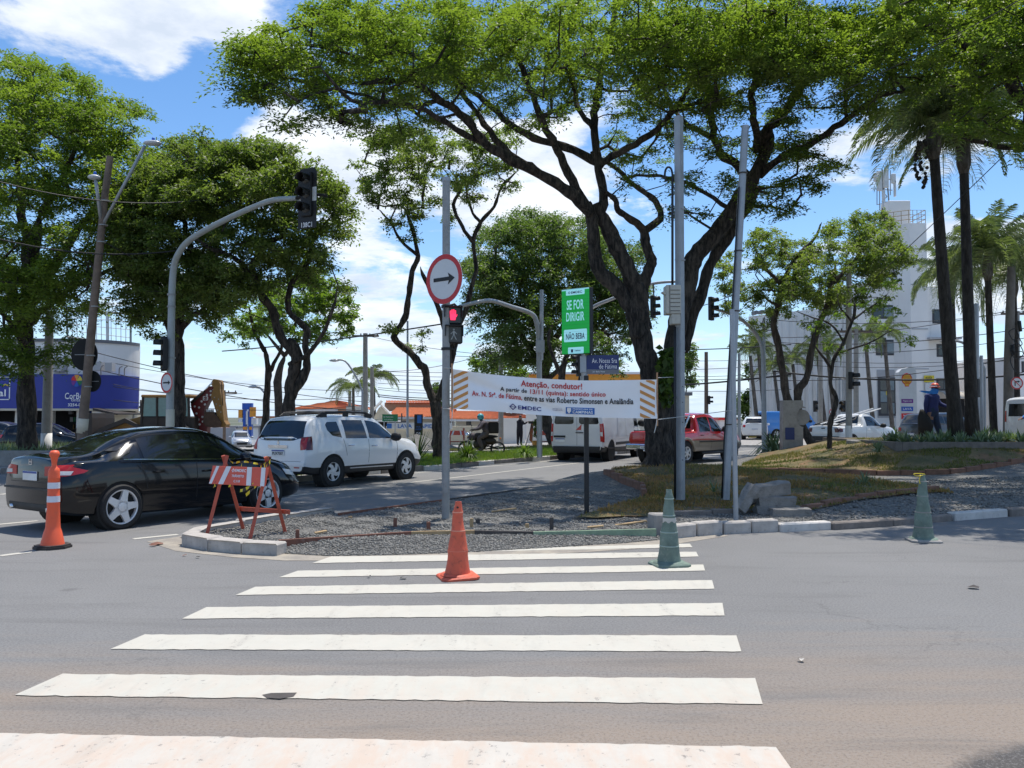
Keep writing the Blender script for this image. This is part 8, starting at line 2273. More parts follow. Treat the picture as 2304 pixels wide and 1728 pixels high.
MB().prism([(p.x,p.z)for p in P_],-.02,.02,'y').build('sail','flag_brown',sf);MB().tube([Vector((P_[0].x,0,0)),P_[1],P_[2]],.02,5).build('flag_pole','galvanised',sf)
pt=thing('potted_plant','tall potted plant in a red pot left of the panel van','plant',(at(1205,0,47).x,47,H(0,47)));MB().lathe([(.18,0),(.25,.45)],12).build('pot','fascia_orange',pt,True)
leaves('leaves',[(0,0,.8),(0,0,1.2),(0,0,1.5)],[.3,.28,.2],50,.2,'leaf_dark',pt,9,1.2,.3,.3)
# ---- blue and orange totem, far left shops
tt=thing('totem_sign','tall blue and orange fuel totem far behind the silver car','sign',(at(556,0,82).x,82,H(-26,82)));f=tt.location.copy()
def tb(n,m,x0,x1,y0,y1,d0=0,d1=.6,par=None):a=at(x0,y1,82)-f;b=at(x1,y0,82)-f;return MB().box(a.x,b.x,d0,d1,a.z,b.z).build(n,m,par or tt)
tb('column','fascia_blue',546,553,907,985);tb('column','fascia_blue',558,566,907,985);tb('top_bar','fascia_blue',545,567,907,921,-.05,-.01)
tb('panel','fascia_orange',536,545,922,940);tb('panel','fascia_orange',563,577,916,938,-.2,-.1);tb('panel','fascia_orange',548,557,960,967,-.2,-.1);tb('panel','fascia_orange',562,568,960,967,-.2,-.1);tb('price_panel','wall_white',553,558,925,955);tb('price_panel','wall_white',536,545,942,950);tb('price_panel','wall_white',565,577,941,955)
def block(label,Y,x0,x1,top,mat,depth=8,name='building',roof=None,wins=(),cat='building'):
 a=at(x0,0,Y).x;b=at(x1,0,Y).x;zb_=H((a+b)/2,Y);zt_=at(0,top,Y).z
 o=thing(name,label,cat,((a+b)/2,Y,zb_));f=o.location.copy()
 bx('wall',mat,o,f,a,b,Y,Y+depth,zb_,zt_)
 if roof:bx('roof',roof,o,f,a-.2,b+.2,Y-.2,Y+depth+.2,zt_,zt_+.25)
 for(wx0,wx1,wy0,wy1,nx)in wins:win(o,f,at(wx0,0,Y).x,at(wx1,0,Y).x,Y,at(0,wy1,Y).z,at(0,wy0,Y).z,nx)
 return o,f
block('distant orange-roofed shop behind the backhoe bucket',88,470,500,968,'wall_cream',roof='roof_clay',name='shop')
block('distant white shop with orange front right of the backhoe arm',92,512,545,964,'wall_white',roof='roof_grey',name='shop')
block('distant shop with purple front left of the silver car',80,482,506,976,'fascia_purple',name='shop')
block('distant grey shop behind the blue and orange totem',100,565,600,962,'wall_grey',roof='roof_grey',name='shop')
block('yellow-fronted shop glimpsed above the banner behind the trees',95,1190,1460,842,'fascia_orange',roof='wall_white',name='shop')
block('far low building left of the leaning pole with red roof',90,1610,1650,945,'wall_white',roof='station_red')
block('pale gabled building edge behind the square post',60,1450,1543,890,'wall_cream',roof='roof_grey')
for i,(x0,x1,top,m)in enumerate(((-200,60,925,'wall_grey'),(250,330,950,'wall_white'),(330,470,945,'wall_cream'),(590,680,940,'wall_white'))):
 block(['far grey building at the left horizon','far white building between shop and backhoe','far cream building behind the backhoe','far white building left of the house with dark upper floor'][i],110+i*6,x0,x1,top,m,roof='roof_clay' if i%2 else 'roof_grey')
 # ---- white tower building at the right
YT_=62.0
tw=thing('tower_building','white tiled office building with tall angular tower and ribbed side block','building',(at(2000,0,YT_).x,YT_,.1));f=tw.location.copy()
X=lambda px,Y=YT_:at(px,0,Y).x
Z=lambda py,Y=YT_:at(0,py,Y).z
def plan(name,mat,pts,z0,z1,ztops=None):
 n=len(pts);V=[(a-f.x,b-f.y,z0-f.z)for a,b in pts]+[(a-f.x,b-f.y,(ztops[i]if ztops else z1)-f.z)for i,(a,b)in enumerate(pts)]
 Fc=[tuple(range(n))[::-1],tuple(range(n,2*n))]+[(i,(i+1)%n,(i+1)%n+n,i+n)for i in range(n)]
 o=mesh_obj(name,V,Fc,mat,tw);bm_fix(o.data);return o
plan('tower','wall_tile_white',[(X(2036),YT_),(X(2074),YT_),(X(2074),YT_+6),(X(1978,YT_+6),YT_+6),(X(1976),YT_+3)],0,Z(502))
plan('left_wing','wall_tile_white',[(X(1924),YT_+1.2),(X(2024),YT_+1.2),(X(2024),YT_+8),(X(1924),YT_+8)],0,Z(632))
plan('right_wing','wall_tile_white',[(X(2074.5),YT_+.6),(X(2132),YT_+.6),(X(2132),YT_+9),(X(2074.5),YT_+9)],0,Z(642))
bl_=plan('ribbed_block','wall_white',[(X(1676,70),70),(X(1930,63.5),63.5),(X(1930,63.5),76),(X(1676,80),80)],0,Z(690),[Z(712,70),Z(683,63.5),Z(683,63.5),Z(712,70)])
for i in range(15):
 t=(i+.5)/15;p=Vector((X(1676,70),70,0)).lerp(Vector((X(1924,63.5),63.5,0)),t);zt2=Z(712,70)*(1-t)+Z(683,63.5)*t
 MB().box(p.x-f.x-.12,p.x-f.x+.12,p.y-f.y-.10,p.y-f.y+.1,-.1,zt2-f.z-.35).build('facade_rib','wall_white',bl_)
for k in range(4):bx('roof_ventilator','roof_grey',tw,f,X(1690+k*14,69),X(1698+k*14,69),69,70,Z(706-k*1.6,69),Z(699-k*1.6,69))
def tx_(d):return None
for z in(560,640,740,830):bx('storey_band','wall_grey',tw,f,X(2037),X(2073),YT_-.03,YT_-.001,Z(z)-.04,Z(z)+.04)
YW=YT_+1.2
for(a,b,c,d,nx)in((1952,2021,690,714,3),(1960,2022,768,796,3)):win(tw,f,X(a,YW),X(b,YW),YW,Z(d,YW),Z(c,YW),nx,fw=.12)
bx('recess_panel','wall_grey',tw,f,X(1958,YW),X(2016,YW),YW-.05,YW-.002,Z(940,YW),Z(832,YW))
win(tw,f,X(1963,YW),X(2012,YW),YW-.06,Z(932,YW),Z(853,YW),3,'window_dark',fw=.12,nz=3)
bx('note_paper','tape_yellow',tw,f,X(1976,YW),X(1984,YW),YW-.14,YW-.125,Z(889,YW),Z(880,YW))
YR=YT_+.6
for(a,b,c,d,nx)in((2086,2128,699,725,2),(2094,2132,777,800,2)):win(tw,f,X(a,YR),X(b,YR),YR,Z(d,YR),Z(c,YR),nx,fw=.1)
win(tw,f,X(2092,YR),X(2132,YR),YR,Z(876,YR),Z(854,YR),3,fw=.1)
bx('shutter_opening','interior_dark',tw,f,X(2092,YR),X(2150,YR),YR-.03,YR-.002,.1,Z(897,YR))
bx('ledge','wall_grey',tw,f,X(2062,YR),X(2132,YR),YR-1.0,YR,Z(779,YR)+.45,Z(779,YR)+.6)
bx('ledge','wall_white',tw,f,X(1974,YW),X(2034,YW),YW-.6,YW,Z(641,YW),Z(638,YW))
arch=MB()
for i in range(10):
 pass
arch.prism([(X(1985,YW)-f.x,Z(628,YW)-f.z),(X(2018,YW)-f.x,Z(628,YW)-f.z)]+[(X(2001.5+16.5*math.cos(t),YW)-f.x,Z(622-16*math.sin(t),YW)-f.z)for t in np.linspace(0,PI,9)],YW-f.y-.06,YW-f.y-.03,'y');arch.build('arched_opening','wall_grey',tw)
V=[];n=8
for i in range(n+1):
 a=PI/2*i/n
 for x in(X(2090,YR),X(2142,YR)):V.append((x-f.x,YR-f.y-1.3*math.sin(a),Z(897,YR)-f.z+(Z(881,YR)-Z(897,YR))*math.cos(a)))
mesh_obj('awning',V,[(2*i,2*i+1,2*i+3,2*i+2)for i in range(n)],'awning',tw,True)
for k in range(4):
 x=X(2094+k*14,YR)-f.x;MB().tube([(x,V[2*i][1]-.02,V[2*i][2]+.02)for i in range(n+1)],.03,4).build('awning_rib','sign_white',tw)
def hlet(s,px,py,w,h,mat,Y,par=None,bold=.01):text('lettering',s,1,mat,par or tw,(X(px,Y)-f.x,Y-f.y,Z(py,Y)-f.z),width=w,height=h,bold=bold)
sgn=bx('sign_panel','tape_yellow',tw,f,X(2062,YT_-.1),X(2084,YT_-.1),YT_-.15,YT_-.1,Z(860),Z(845));hlet('ALUGA',2073,850,.5,.18,'ink_black',YT_-.17,sgn)
sgn=bx('sign_panel','sign_white',tw,f,X(2064,YT_-.1),X(2090,YT_-.1),YT_-.15,YT_-.1,Z(908),Z(862));hlet('VENDE',2079,896,.7,.3,'ink_navy',YT_-.17,sgn);hlet('3288-2',2079,906,.7,.26,'ink_navy',YT_-.17,sgn)
zr=Z(502);RP=[(X(1974),YT_+3.0),(X(1985),YT_+1.2),(X(2036),YT_+.05),(X(2073),YT_+.05),(X(2073),YT_+4)]
zr2=[Z(502)]*5
rl=thing('roof_railing','cream tubular railing round the tower roof','railing',(X(2030),YT_,zr));f3=rl.location.copy()
for hh_ in(.3,.65,1.0):MB().tube([Vector((a,b,zr+hh_*1.0))-f3 for a,b in RP],.028,6).build('rail','railing_yellow',rl)
for i in range(4):
 for k in range(4):
  a=Vector((*RP[i],zr)).lerp(Vector((*RP[i+1],zr)),k/4)-f3;MB().tube([a,a+Vector((0,0,1.0))],.025,5).build('rail_post','railing_yellow',rl)
bq=MB();bq.box(-.85,.85,0,1.4,0,2.05,bev=.04);o=bq.build('equipment_box','wall_white');o.location=(X(2032),YT_+1.2,zr);tag(o,'white equipment cabin on the tower roof behind the railing','cabin')
an=thing('antenna_mast','cluster of white mobile phone antennas on a lattice mast on the tower','antenna',(X(1992),YT_+2.4,zr));f4=an.location.copy()
YA=YT_+2.4
def A3(px,py,dy=0):return at(px,py,YA)+Vector((0,dy,0))-f4
for px,dy in((1984,0),(1996,0),(1990,.5)):MB().tube([Vector((A3(px,0).x,dy,0)),A3(px-(px-1990)*.3,385,dy)],.06,6).build('mast_leg','galvanised_dull',an)
for k in range(9):
 y0=490-k*12;MB().tube([A3(1984 if k%2 else 1996,y0),A3(1996 if k%2 else 1985,y0-12)],.035,4).build('lattice_bar','galvanised_dull',an)
for(px,y0,y1,w)in((1966,392,410,5),(1975,388,432,5),(1989,384,425,6),(2006,394,415,5),(1984,430,470,3),(2009,410,445,2)):
 a=A3(px-w/2*1.6,y1,-.3);b=A3(px+w/2*1.6,y0,-.3);MB().box(a.x,b.x,-.45,-.2,a.z,b.z,bev=.03).build('antenna_panel','antenna_white',an)
for(px,y0,y1)in((1972,385,462),(2002,384,440),(2012,400,440),(1990,375,390),(1996,372,395),(1978,395,470)):MB().tube([A3(px,y1,-.1),A3(px,y0,-.1)],.035,5).build('antenna_rod','galvanised_dull',an)
for(a,b)in(((1965,400),(2010,404)),((1970,425),(2008,428)),((1975,460),(2008,455))):MB().tube([A3(*a),A3(*b)],.035,5).build('mount_arm','galvanised_dull',an)
for k in range(6):MB().tube([A3(1986+k*3,455,-.15),A3(1980+k*2,490,-.2),Vector((A3(1976+k*3,0).x,-.3,0))],.05,5).build('feeder_cable','cable_black',an)
for(px,w,h_)in((2000,.5,1.0),(2012,.4,1.1),(1988,.5,.8)):MB().box(A3(px,0).x-w/2,A3(px,0).x+w/2,-.8,-.3,0,h_,bev=.03).build('radio_unit','wall_grey',an)
# ---- fuel station sign
YF=46.0
fu=thing('fuel_sign','tall white fuel station sign with red and yellow shell emblem','sign',(at(2040,0,YF).x,YF,.1));f=fu.location.copy()
def fp2(px,py):p=at(px,py,YF)-f;return(p.x,p.z)
c=.25;(x0,z0),(x1,z1)=fp2(2021,975),fp2(2057,826)
MB().prism([(x0,z0*0),(x1,z0*0),(x1,z1-c),(x1-c*.3,z1-c*.3),(x1-c,z1),(x0+.15,z1-.12),(x0,z1-.3)],-.22,.22,'y').build('body','sign_white',fu)
bdy=fu.children[0]
cx_,cz_=fp2(2036,856)
pts=[(-.16,-.42),(.16,-.42),(.18,-.30),(.36,-.16),(.44,.02),(.42,.20),(.34,.34),(.20,.44),(0,.49),(-.20,.44),(-.34,.34),(-.42,.20),(-.44,.02),(-.36,-.16),(-.18,-.30)]
MB().prism([(cx_+a*.66,cz_+b*.82)for a,b in pts],-.24,-.221,'y').build('shell_rim','station_red',bdy)
MB().prism([(cx_+a*.56,cz_+b*.70)for a,b in pts],-.25,-.241,'y').build('shell_face','station_yellow',bdy)
for k in range(-3,4):
 a=k*.24;MB().tube([(cx_+.03*k,-.253,cz_-.22),(cx_+.27*math.sin(a*1.25),-.253,cz_+.29*math.cos(a))],.009,4).build('shell_rib','station_red',bdy)
for(y0,y1,m,s)in((898,907,'fascia_purple','Pegue.com'),(915,925,'fascia_blue','LAVA'),(930,943,'station_red','V-'),(948,957,'station_red',None)):
 a,b=fp2(2024,y1),fp2(2050 if s else 2032,y0);pn=MB().box(a[0],b[0],-.235,-.221,a[1],b[1]).build('price_panel',m,bdy)
 if s:text('lettering',s,1,'ink_white',pn,((a[0]+b[0])/2,-.245,(a[1]+b[1])/2),width=(b[0]-a[0])*.75,height=(b[1]-a[1])*.5,bold=.01)
 # ---- yellow oil-change sign
oi_=thing('shop_sign','yellow oil-change sign with red letters above the small white hatchback','sign',(at(1705,0,60).x,60,.1));f=oi_.location.copy()
a,b=at(1686,985,60)-f,at(1728,950,60)-f
MB().box(a.x,b.x,0,.08,a.z,b.z).build('board','station_yellow',oi_);MB().box(a.x-.06,b.x+.06,.081,.12,a.z-.06,b.z+.06).build('board_frame','sign_green',oi_)
text('lettering','Troca',1,'station_red',oi_.children[0],(a.x+.65,-.02,b.z-.25),width=.6,height=.2,bold=.02);text('lettering','Óleo',1,'station_red',oi_.children[0],(a.x+.62,-.02,b.z-.62),width=.8,height=.36,bold=.02)
for xx in(a.x+.1,b.x-.1):MB().tube([(xx,.15,0),(xx,.15,a.z+.2)],.04,5).build('post','galvanised',oi_)
# ---- shop right with green front and clay roof
YG=66.0
gsn=thing('green_shop','cream shop with clay roof and green front behind the right palms','shop',(at(2230,0,YG).x,YG,.1));f=gsn.location.copy()
X2=lambda px:at(px,0,YG).x;Z2=lambda py:at(0,py,YG).z
bx('wall','wall_cream',gsn,f,X2(2150),X2(2420),YG,YG+10,.1,Z2(848))
bx('green_front','sign_green',gsn,f,X2(2152),X2(2330),YG-.2,YG-.01,Z2(940),Z2(884))
bx('opening','interior_dark',gsn,f,X2(2190),X2(2300),YG-.22,YG-.205,.2,Z2(941))
A_=Vector((X2(2146),YG-.5,Z2(847)));B_=Vector((X2(2430),YG-.5,Z2(847)))
roof_tiles(gsn,f,A_,B_,Vector((X2(2400),YG+5,Z2(815))),Vector((X2(2225),YG+5,Z2(815))),6,50)
MB().add([A_-f,Vector((X2(2146),YG+10,Z2(847)))-f,Vector((X2(2225),YG+5,Z2(815)))-f],[(0,1,2)]).build('hip_roof','roof_clay',gsn)
text('lettering','orto',1,'ink_white',gsn.children[1],(X2(2205)-f.x,-.22,Z2(905)-f.z),width=1.5,height=.6,bold=.02)
sgn=bx('yellow_sign','tape_yellow',gsn,f,X2(2240),X2(2260),YG-.3,YG-.21,Z2(880),Z2(866))
block('white low building with blue sign at the right edge behind the utility pole',58,2270,2420,800,'wall_white',wins=((2280,2300,815,835,2),))
fe=thing('security_fence','tall grey bar fence in front of the ribbed white building','fence',(at(1890,0,56).x,56,.1));f=fe.location.copy()
for k in range(7):x=at(1882+k*3,0,56).x-f.x;MB().tube([(x,0,0),(x,0,at(0,852,56).z-f.z)],.03,4).build('bar','galvanised',fe)
MB().tube([(at(1880,0,56).x-f.x,0,at(0,853,56).z-f.z),(at(1902,0,56).x-f.x,0,at(0,853,56).z-f.z)],.04,4).build('top_rail','galvanised',fe)
# --- people
def figure(name,label,loc,rotz,bones,mats_order,hands=()):
 """bones: (name, [(point, radius), ...], material); grown as one skin surface"""
 o=thing(name,label,'person',loc,rotz)
 verts=[];edges=[];rad=[];segs=[]
 bones=[(a,[(p,r*1.28)for p,r in q],m)for a,q,m in bones]
 def vid(p,r):
  for i,q in enumerate(verts):
   if(Vector(q)-Vector(p)).length<1e-4:rad[i]=max(rad[i],r)if False else rad[i];return i
  verts.append(p);rad.append(r);return len(verts)-1
 for bn,pts,m in bones:
  ids=[vid(p,r)for p,r in pts]
  for a,b in zip(ids,ids[1:]):edges.append((a,b));segs.append((Vector(verts[a]),Vector(verts[b]),m))
 for(w,d,nrm_,m)in hands:
  w=Vector(w);d=Vector(d).normalized();n_=Vector(nrm_).normalized();s=d.cross(n_).normalized()
  pm=w+d*.07;ip=vid(tuple(pm),.030);iw=vid(tuple(w),.027)
  edges.append((iw,ip));segs.append((w,pm,m))
  for k,(off,l)in enumerate(((-.030,.065),(-.010,.08),(.011,.085),(.031,.07))):
   a=pm+s*off+d*.025;b=a+d*l*.5+n_*.012;c=b+d*l*.3+n_*l*.4
   ia,ib,ic=vid(tuple(a),.010),vid(tuple(b),.009),vid(tuple(c),.008)
   edges+=[(ip,ia),(ia,ib),(ib,ic)];segs+=[(pm,a,m),(a,b,m),(b,c,m)]
  a=w+d*.02+s*-.035;b=a+(d*.6-s).normalized()*.045;c=b+d*.035+n_*.01
  ia,ib,ic=vid(tuple(a),.012),vid(tuple(b),.010),vid(tuple(c),.009)
  edges+=[(iw,ia),(ia,ib),(ib,ic)];segs+=[(w,a,m),(a,b,m),(b,c,m)]
 me=bpy.data.meshes.new('body');me.from_pydata(verts,edges,[])
 t=bpy.data.objects.new('body',me);C.objects.link(t)
 t.modifiers.new('skin','SKIN');
 if not me.skin_vertices:
  bpy.context.view_layer.objects.active=t
 lay=me.skin_vertices[0]if me.skin_vertices else None
 if lay is None:
  bpy.context.view_layer.update();bpy.ops.object.skin_root_mark()
  lay=me.skin_vertices[0]
 for i,v in enumerate(lay.data):v.radius=(rad[i],rad[i]);v.use_root=(i==0)
 sb=t.modifiers.new('sub','SUBSURF');sb.levels=1;sb.render_levels=1
 dg=bpy.context.evaluated_depsgraph_get();dg.update()
 m2=bpy.data.meshes.new_from_object(t.evaluated_get(dg),depsgraph=dg)
 t.modifiers.clear();t.data=m2;m2.name='body'
 m2.materials.clear()
 for m in mats_order:m2.materials.append(MATS[m])
 for p in m2.polygons:
  best=1e9;bm_=None
  for a,b,m in segs:
   ab=b-a;k=max(0,min(1,(p.center-a).dot(ab)/max(1e-9,ab.length_squared)));dd=(p.center-(a+ab*k)).length
   if dd<best:best=dd;bm_=m
  p.material_index=mats_order.index(bm_)
 m2.shade_smooth();t.parent=o
 return o
def ellip(name,mat,parent,c,r,n=14,cut=None,rot=None):
 pr=[(math.sin(PI*k/10)+1e-3,-math.cos(PI*k/10))for k in range(11)if cut is None or-math.cos(PI*k/10)>=cut]
 M=Matrix.Translation(c)
 if rot is not None:M=M@rot
 M=M@Matrix.Diagonal((*r,1))
 return MB().lathe(pr,n,M).build(name,mat,parent,True)
def face(parent,c,d,s=.1):
 """eyes, nose and mouth on the front of a head at c looking along d"""
 d=Vector(d).normalized();r=d.cross(Vector((0,0,1))).normalized();u=Vector((0,0,1));c=Vector(c)
 for k in(-1,1):ellip('eye','ink_black',parent,c+d*s*.88+r*k*s*.36+u*s*.05,(.010,.010,.007),8)
 ellip('nose','skin',parent,c+d*s*1.0-u*s*.18,(.014,.014,.022),8);ellip('mouth','machine_red',parent,c+d*s*.86-u*s*.52,(.02,.012,.006),8)
 for k in(-1,1):ellip('ear','skin',parent,c+r*k*s*.92-u*s*.05,(.012,.018,.028),8)
wx=at(2070,0,26.6).x
V3=lambda*a:tuple(a)
B=[('spine',[((0,0,.95),.155),((.01,0,1.12),.15),((.03,0,1.30),.175),((.05,0,1.45),.14),((.08,0,1.53),.062)],'cloth_blue'),('neck',[((.08,0,1.53),.062),((.12,0,1.66),.092),((.13,0,1.72),.085)],'cloth_blue'),('armL',[((.05,0,1.45),.14),((.20,.10,1.40),.075),((.28,.06,1.18),.06),((.48,-.06,1.08),.045),((.56,-.09,1.05),.035)],'cloth_blue'),('armR',[((.05,0,1.45),.14),((-.13,-.06,1.41),.078),((-.21,-.08,1.16),.060),((-.20,-.06,.94),.045),((-.18,-.05,.88),.035)],'cloth_blue'),('legL',[((0,0,.95),.155),((.09,.04,.86),.115),((.20,.04,.50),.085),((.30,.02,.12),.06),((.31,-.02,.05),.05),((.43,-.04,.03),.04)],'cloth_jeans'),('legR',[((0,0,.95),.155),((-.07,-.04,.86),.115),((-.08,-.04,.50),.085),((-.22,-.02,.12),.06),((-.24,0,.05),.05),((-.13,-.03,.03),.04)],'cloth_jeans')]
wk=figure('person','worker in blue overalls and orange helmet walking on the planter bed',(wx,26.4,.84),0,B,['cloth_blue','cloth_jeans','skin'],[((.56,-.09,1.05),(1,-.2,-.1),(0,-.2,-1),'skin'),((-.18,-.05,.88),(.1,0,-1),(1,0,0),'skin')])
hm=thing('helmet','bright orange hard hat worn by the worker in blue','helmet',(wx+.13,26.4,.84+1.72))
ellip('shell','helmet_orange',hm,(0,0,.0),(.135,.15,.13),18,0.0);MB().lathe([(.135,-.012),(.155,-.02),(.135,.004)],18,Matrix.Diagonal((1.05,1.1,1,1))).build('brim','helmet_orange',hm,True)
ng=MB();ng.add([(.02,-.10,1.68),(-.10,-.12,1.58),(-.33,-.10,1.60),(-.42,-.08,1.585),(-.25,-.12,1.52),(-.02,-.14,1.48),(.16,-.12,1.50),(.20,-.10,1.62)],[(0,1,7),(1,2,3,4),(1,4,5),(1,5,6,7)])
no=ng.build('neck_cloth','cloth_lightblue',wk);md=no.modifiers.new('s','SOLIDIFY');md.thickness=.015
bg_=thing('bag','bulky black sack carried by the worker in blue','bag',(wx-.30,26.3,.84+.12));
mb=MB();mb.lathe([(.05,0),(.20,.08),(.24,.35),(.19,.62),(.09,.80),(.05,.88)],14,None,True,(1,.7));mb.v=[(x+.06*math.sin(z*5),y,z)for x,y,z in mb.v];mb.build('sack','bag_black',bg_,True)
ph=thing('strimmer_guard','pale blue disc guard on a thin rod held in front of the worker','tool',(wx+.60,26.2,.84));MB().lathe([(.24,.60),(.25,.625),(.05,.65)],20).build('disc','sign_blue_dark',ph,True)
MB().tube([(0,0,.0),(0,0,.64),(-.05,0,1.05)],.010,5).tube([(.0,0,.64),(.25,-.05,.1)],.007,5).build('rod','machine_dark',ph)
cx0=at(1169,0,50).x;zc=H(cx0,50)+.12
B=[('spine',[((0,0,.95),.15),((0,0,1.15),.145),((.01,0,1.32),.17),((.03,0,1.46),.13),((.04,0,1.54),.06)],'cloth_black'),('head',[((.04,0,1.54),.06),((.05,0,1.66),.092),((.05,0,1.74),.085)],'skin'),('armR',[((.03,0,1.46),.13),((.17,-.03,1.42),.07),((.28,-.10,1.28),.055),((.42,-.05,1.38),.04),((.46,-.04,1.41),.032)],'cloth_black'),('armL',[((.03,0,1.46),.13),((-.12,.05,1.42),.07),((-.10,.12,1.2),.055),((.15,.16,1.25),.04),((.3,.14,1.3),.032)],'cloth_black'),('legR',[((0,0,.95),.15),((.08,-.02,.86),.11),((.09,-.02,.5),.08),((.08,0,.12),.055),((.08,0,.05),.05),((.17,-.04,.03),.04)],'cloth_black'),('legL',[((0,0,.95),.15),((-.08,.02,.86),.11),((-.10,.03,.5),.08),((-.12,.04,.12),.055),((-.12,.04,.05),.05),((-.04,0,.03),.04)],'cloth_black')]
cmn=figure('person','cameraman in dark clothes filming beside the white hoarding',(cx0,50,zc),0,B,['cloth_black','skin'],[((.46,-.04,1.41),(1,0,.2),(0,0,-1),'skin'),((.3,.14,1.3),(1,0,.2),(0,0,-1),'skin')])
ellip('hair','ink_black',cmn,(.04,.01,1.73),(.10,.105,.085),14,-.3);face(cmn,(.05,0,1.68),(.6,.75,0),.095)
tr_=thing('camera_tripod','black video camera on a tripod in front of the cameraman','tripod',(cx0+.72,49.9,zc))
for k,(x,y)in enumerate(((-.35,-.2),(.45,-.15),(.05,.45))):MB().tube([(x,y,0),(0,0,1.25)],.022,5).build('leg','machine_dark',tr_)
MB().box(-.2,.12,-.07,.07,1.3,1.46,bev=.02).build('camera_body','ink_black',tr_);MB().tube([(.12,0,1.38),(.26,0,1.38)],.05,10).build('lens','ink_black',tr_,True)
mx=at(1085,0,33.6).x
mc=thing('motorcycle','dark motorcycle with rider and delivery bag on the far carriageway','motorcycle',(mx,33.6,0),R(187))
def mtube(nm,pts,r,mat,n=8):return MB().tube([Vector(p)for p in pts],r,n).build(nm,mat,mc,True)
for xx,nm in((-.66,'rear'),(.66,'front')):
 w_=MB();w_.lathe([(.24,-.05),(.28,-.06),(.31,0),(.28,.06),(.24,.05)],28,Matrix.Translation((xx,0,.31))@Matrix.Rotation(PI/2,4,'X'),False);w=w_.build('wheel','rubber',mc,True)
 MB().lathe([(.245,-.02),(.245,.02)],28,Matrix.Translation((xx,0,.31))@Matrix.Rotation(PI/2,4,'X'),False).build('rim','alloy',w)
 for k in range(6):
  a=k*PI/3;MB().tube([(xx,0,.31),(xx+.24*math.cos(a),0,.31+.24*math.sin(a))],.012,5).build('spoke','alloy',w)
for s_ in(-.09,.09):mtube('fork',[(.66,s_,.31),(.50,s_,.80),(.44,s_,1.0)],.022,'galvanised')
mtube('handlebar',[(.30,-.36,1.08),(.42,-.2,1.02),(.42,.2,1.02),(.30,.36,1.08)],.014,'machine_dark')
mtube('frame',[(.42,0,.92),(.1,0,.45),(-.3,0,.42),(-.66,0,.31)],.035,'machine_dark');mtube('exhaust',[(.1,-.16,.35),(-.2,-.18,.30),(-.75,-.2,.42)],.045,'galvanised_dull')
ellip('tank','machine_dark',mc,(.16,0,.82),(.27,.15,.14));ellip('seat','ink_black',mc,(-.28,0,.80),(.40,.13,.07));ellip('engine','machine_dark',mc,(.05,0,.50),(.30,.20,.24));ellip('side_cover','machine_dark',mc,(-.30,0,.62),(.30,.16,.16));ellip('fairing','cloth_grey',mc,(.40,0,.80),(.20,.17,.16));ellip('headlight','chrome',mc,(.56,0,.86),(.09,.11,.12));ellip('mudguard','machine_dark',mc,(.68,0,.60),(.22,.06,.05));ellip('indicator','lamp_amber',mc,(-.78,-.12,.72),(.04,.04,.04))
mtube('mirror_stalk',[(.36,-.3,1.06),(.38,-.34,1.22)],.008,'machine_dark');ellip('mirror','ink_black',mc,(.38,-.34,1.25),(.02,.06,.04))
B=[('spine',[((-.25,0,.93),.15),((-.20,0,1.10),.145),((-.12,0,1.27),.165),((-.05,0,1.38),.13),((0,0,1.45),.06)],'cloth_grey'),('head',[((0,0,1.45),.06),((.04,0,1.56),.09)],'cloth_black')]
for s_ in(-1,1):
 B.append(('arm',[((-.05,0,1.38),.13),((-.02,.19*s_,1.33),.072),((.10,.30*s_,1.14),.06),((.28,.33*s_,1.09),.045),((.32,.33*s_,1.09),.036)],'cloth_grey'))
 B.append(('leg',[((-.25,0,.93),.15),((-.17,.11*s_,.90),.105),((.15,.19*s_,.74),.085),((.0,.20*s_,.38),.06),((-.02,.20*s_,.30),.055),((.12,.20*s_,.26),.045)],'cloth_brown'))
rd=figure('person','motorcyclist in grey jacket with teal visored helmet riding left',(mx,33.6,0),R(187),B,['cloth_grey','cloth_black','cloth_brown','bag_black'],[((.32,.33,1.09),(1,0,-.1),(0,0,-1),'bag_black'),((.32,-.33,1.09),(1,0,-.1),(0,0,-1),'bag_black')])
hm=thing('helmet','blue and teal full-face helmet worn by the motorcyclist','helmet',(mx,33.6,0),R(187));ellip('shell','helmet_teal',hm,(.04,0,1.60),(.14,.125,.145),18);ellip('visor','car_glass',hm,(.11,0,1.61),(.085,.10,.055),14)
db=thing('delivery_bag','square black delivery bag on the motorcyclist\'s back','bag',(mx,33.6,0),R(187));MB().box(-.68,-.28,-.24,.24,.93,1.38,bev=.04).build('bag','bag_black',db)
MB().box(-.69,-.275,-.235,.235,1.385,1.42,bev=.02).build('bag_lid','cloth_brown',db)
bx0=at(2301,0,28.6).x
B=[('spine',[((0,0,.92),.15),((-.08,0,1.1),.15),((-.18,0,1.27),.17),((-.26,0,1.38),.13),((-.31,0,1.45),.06)],'cloth_lightblue'),('head',[((-.31,0,1.45),.06),((-.38,0,1.55),.09),((-.40,0,1.6),.085)],'skin'),('arm',[((-.26,0,1.38),.13),((-.34,-.1,1.30),.08),((-.44,-.12,1.08),.062),((-.52,-.1,.92),.045),((-.54,-.1,.88),.034)],'cloth_lightblue'),('arm2',[((-.26,0,1.38),.13),((-.2,.16,1.32),.075),((-.3,.25,1.1),.06),((-.45,.25,1.0),.045)],'cloth_lightblue'),('leg',[((0,0,.92),.15),((-.06,-.08,.82),.11),((-.16,-.1,.45),.085),((-.10,-.08,.1),.06),((-.2,-.1,.04),.045)],'cloth_jeans'),('leg2',[((0,0,.92),.15),((.06,.08,.82),.11),((.08,.1,.45),.085),((.16,.1,.1),.06),((.08,.1,.04),.045)],'cloth_jeans')]
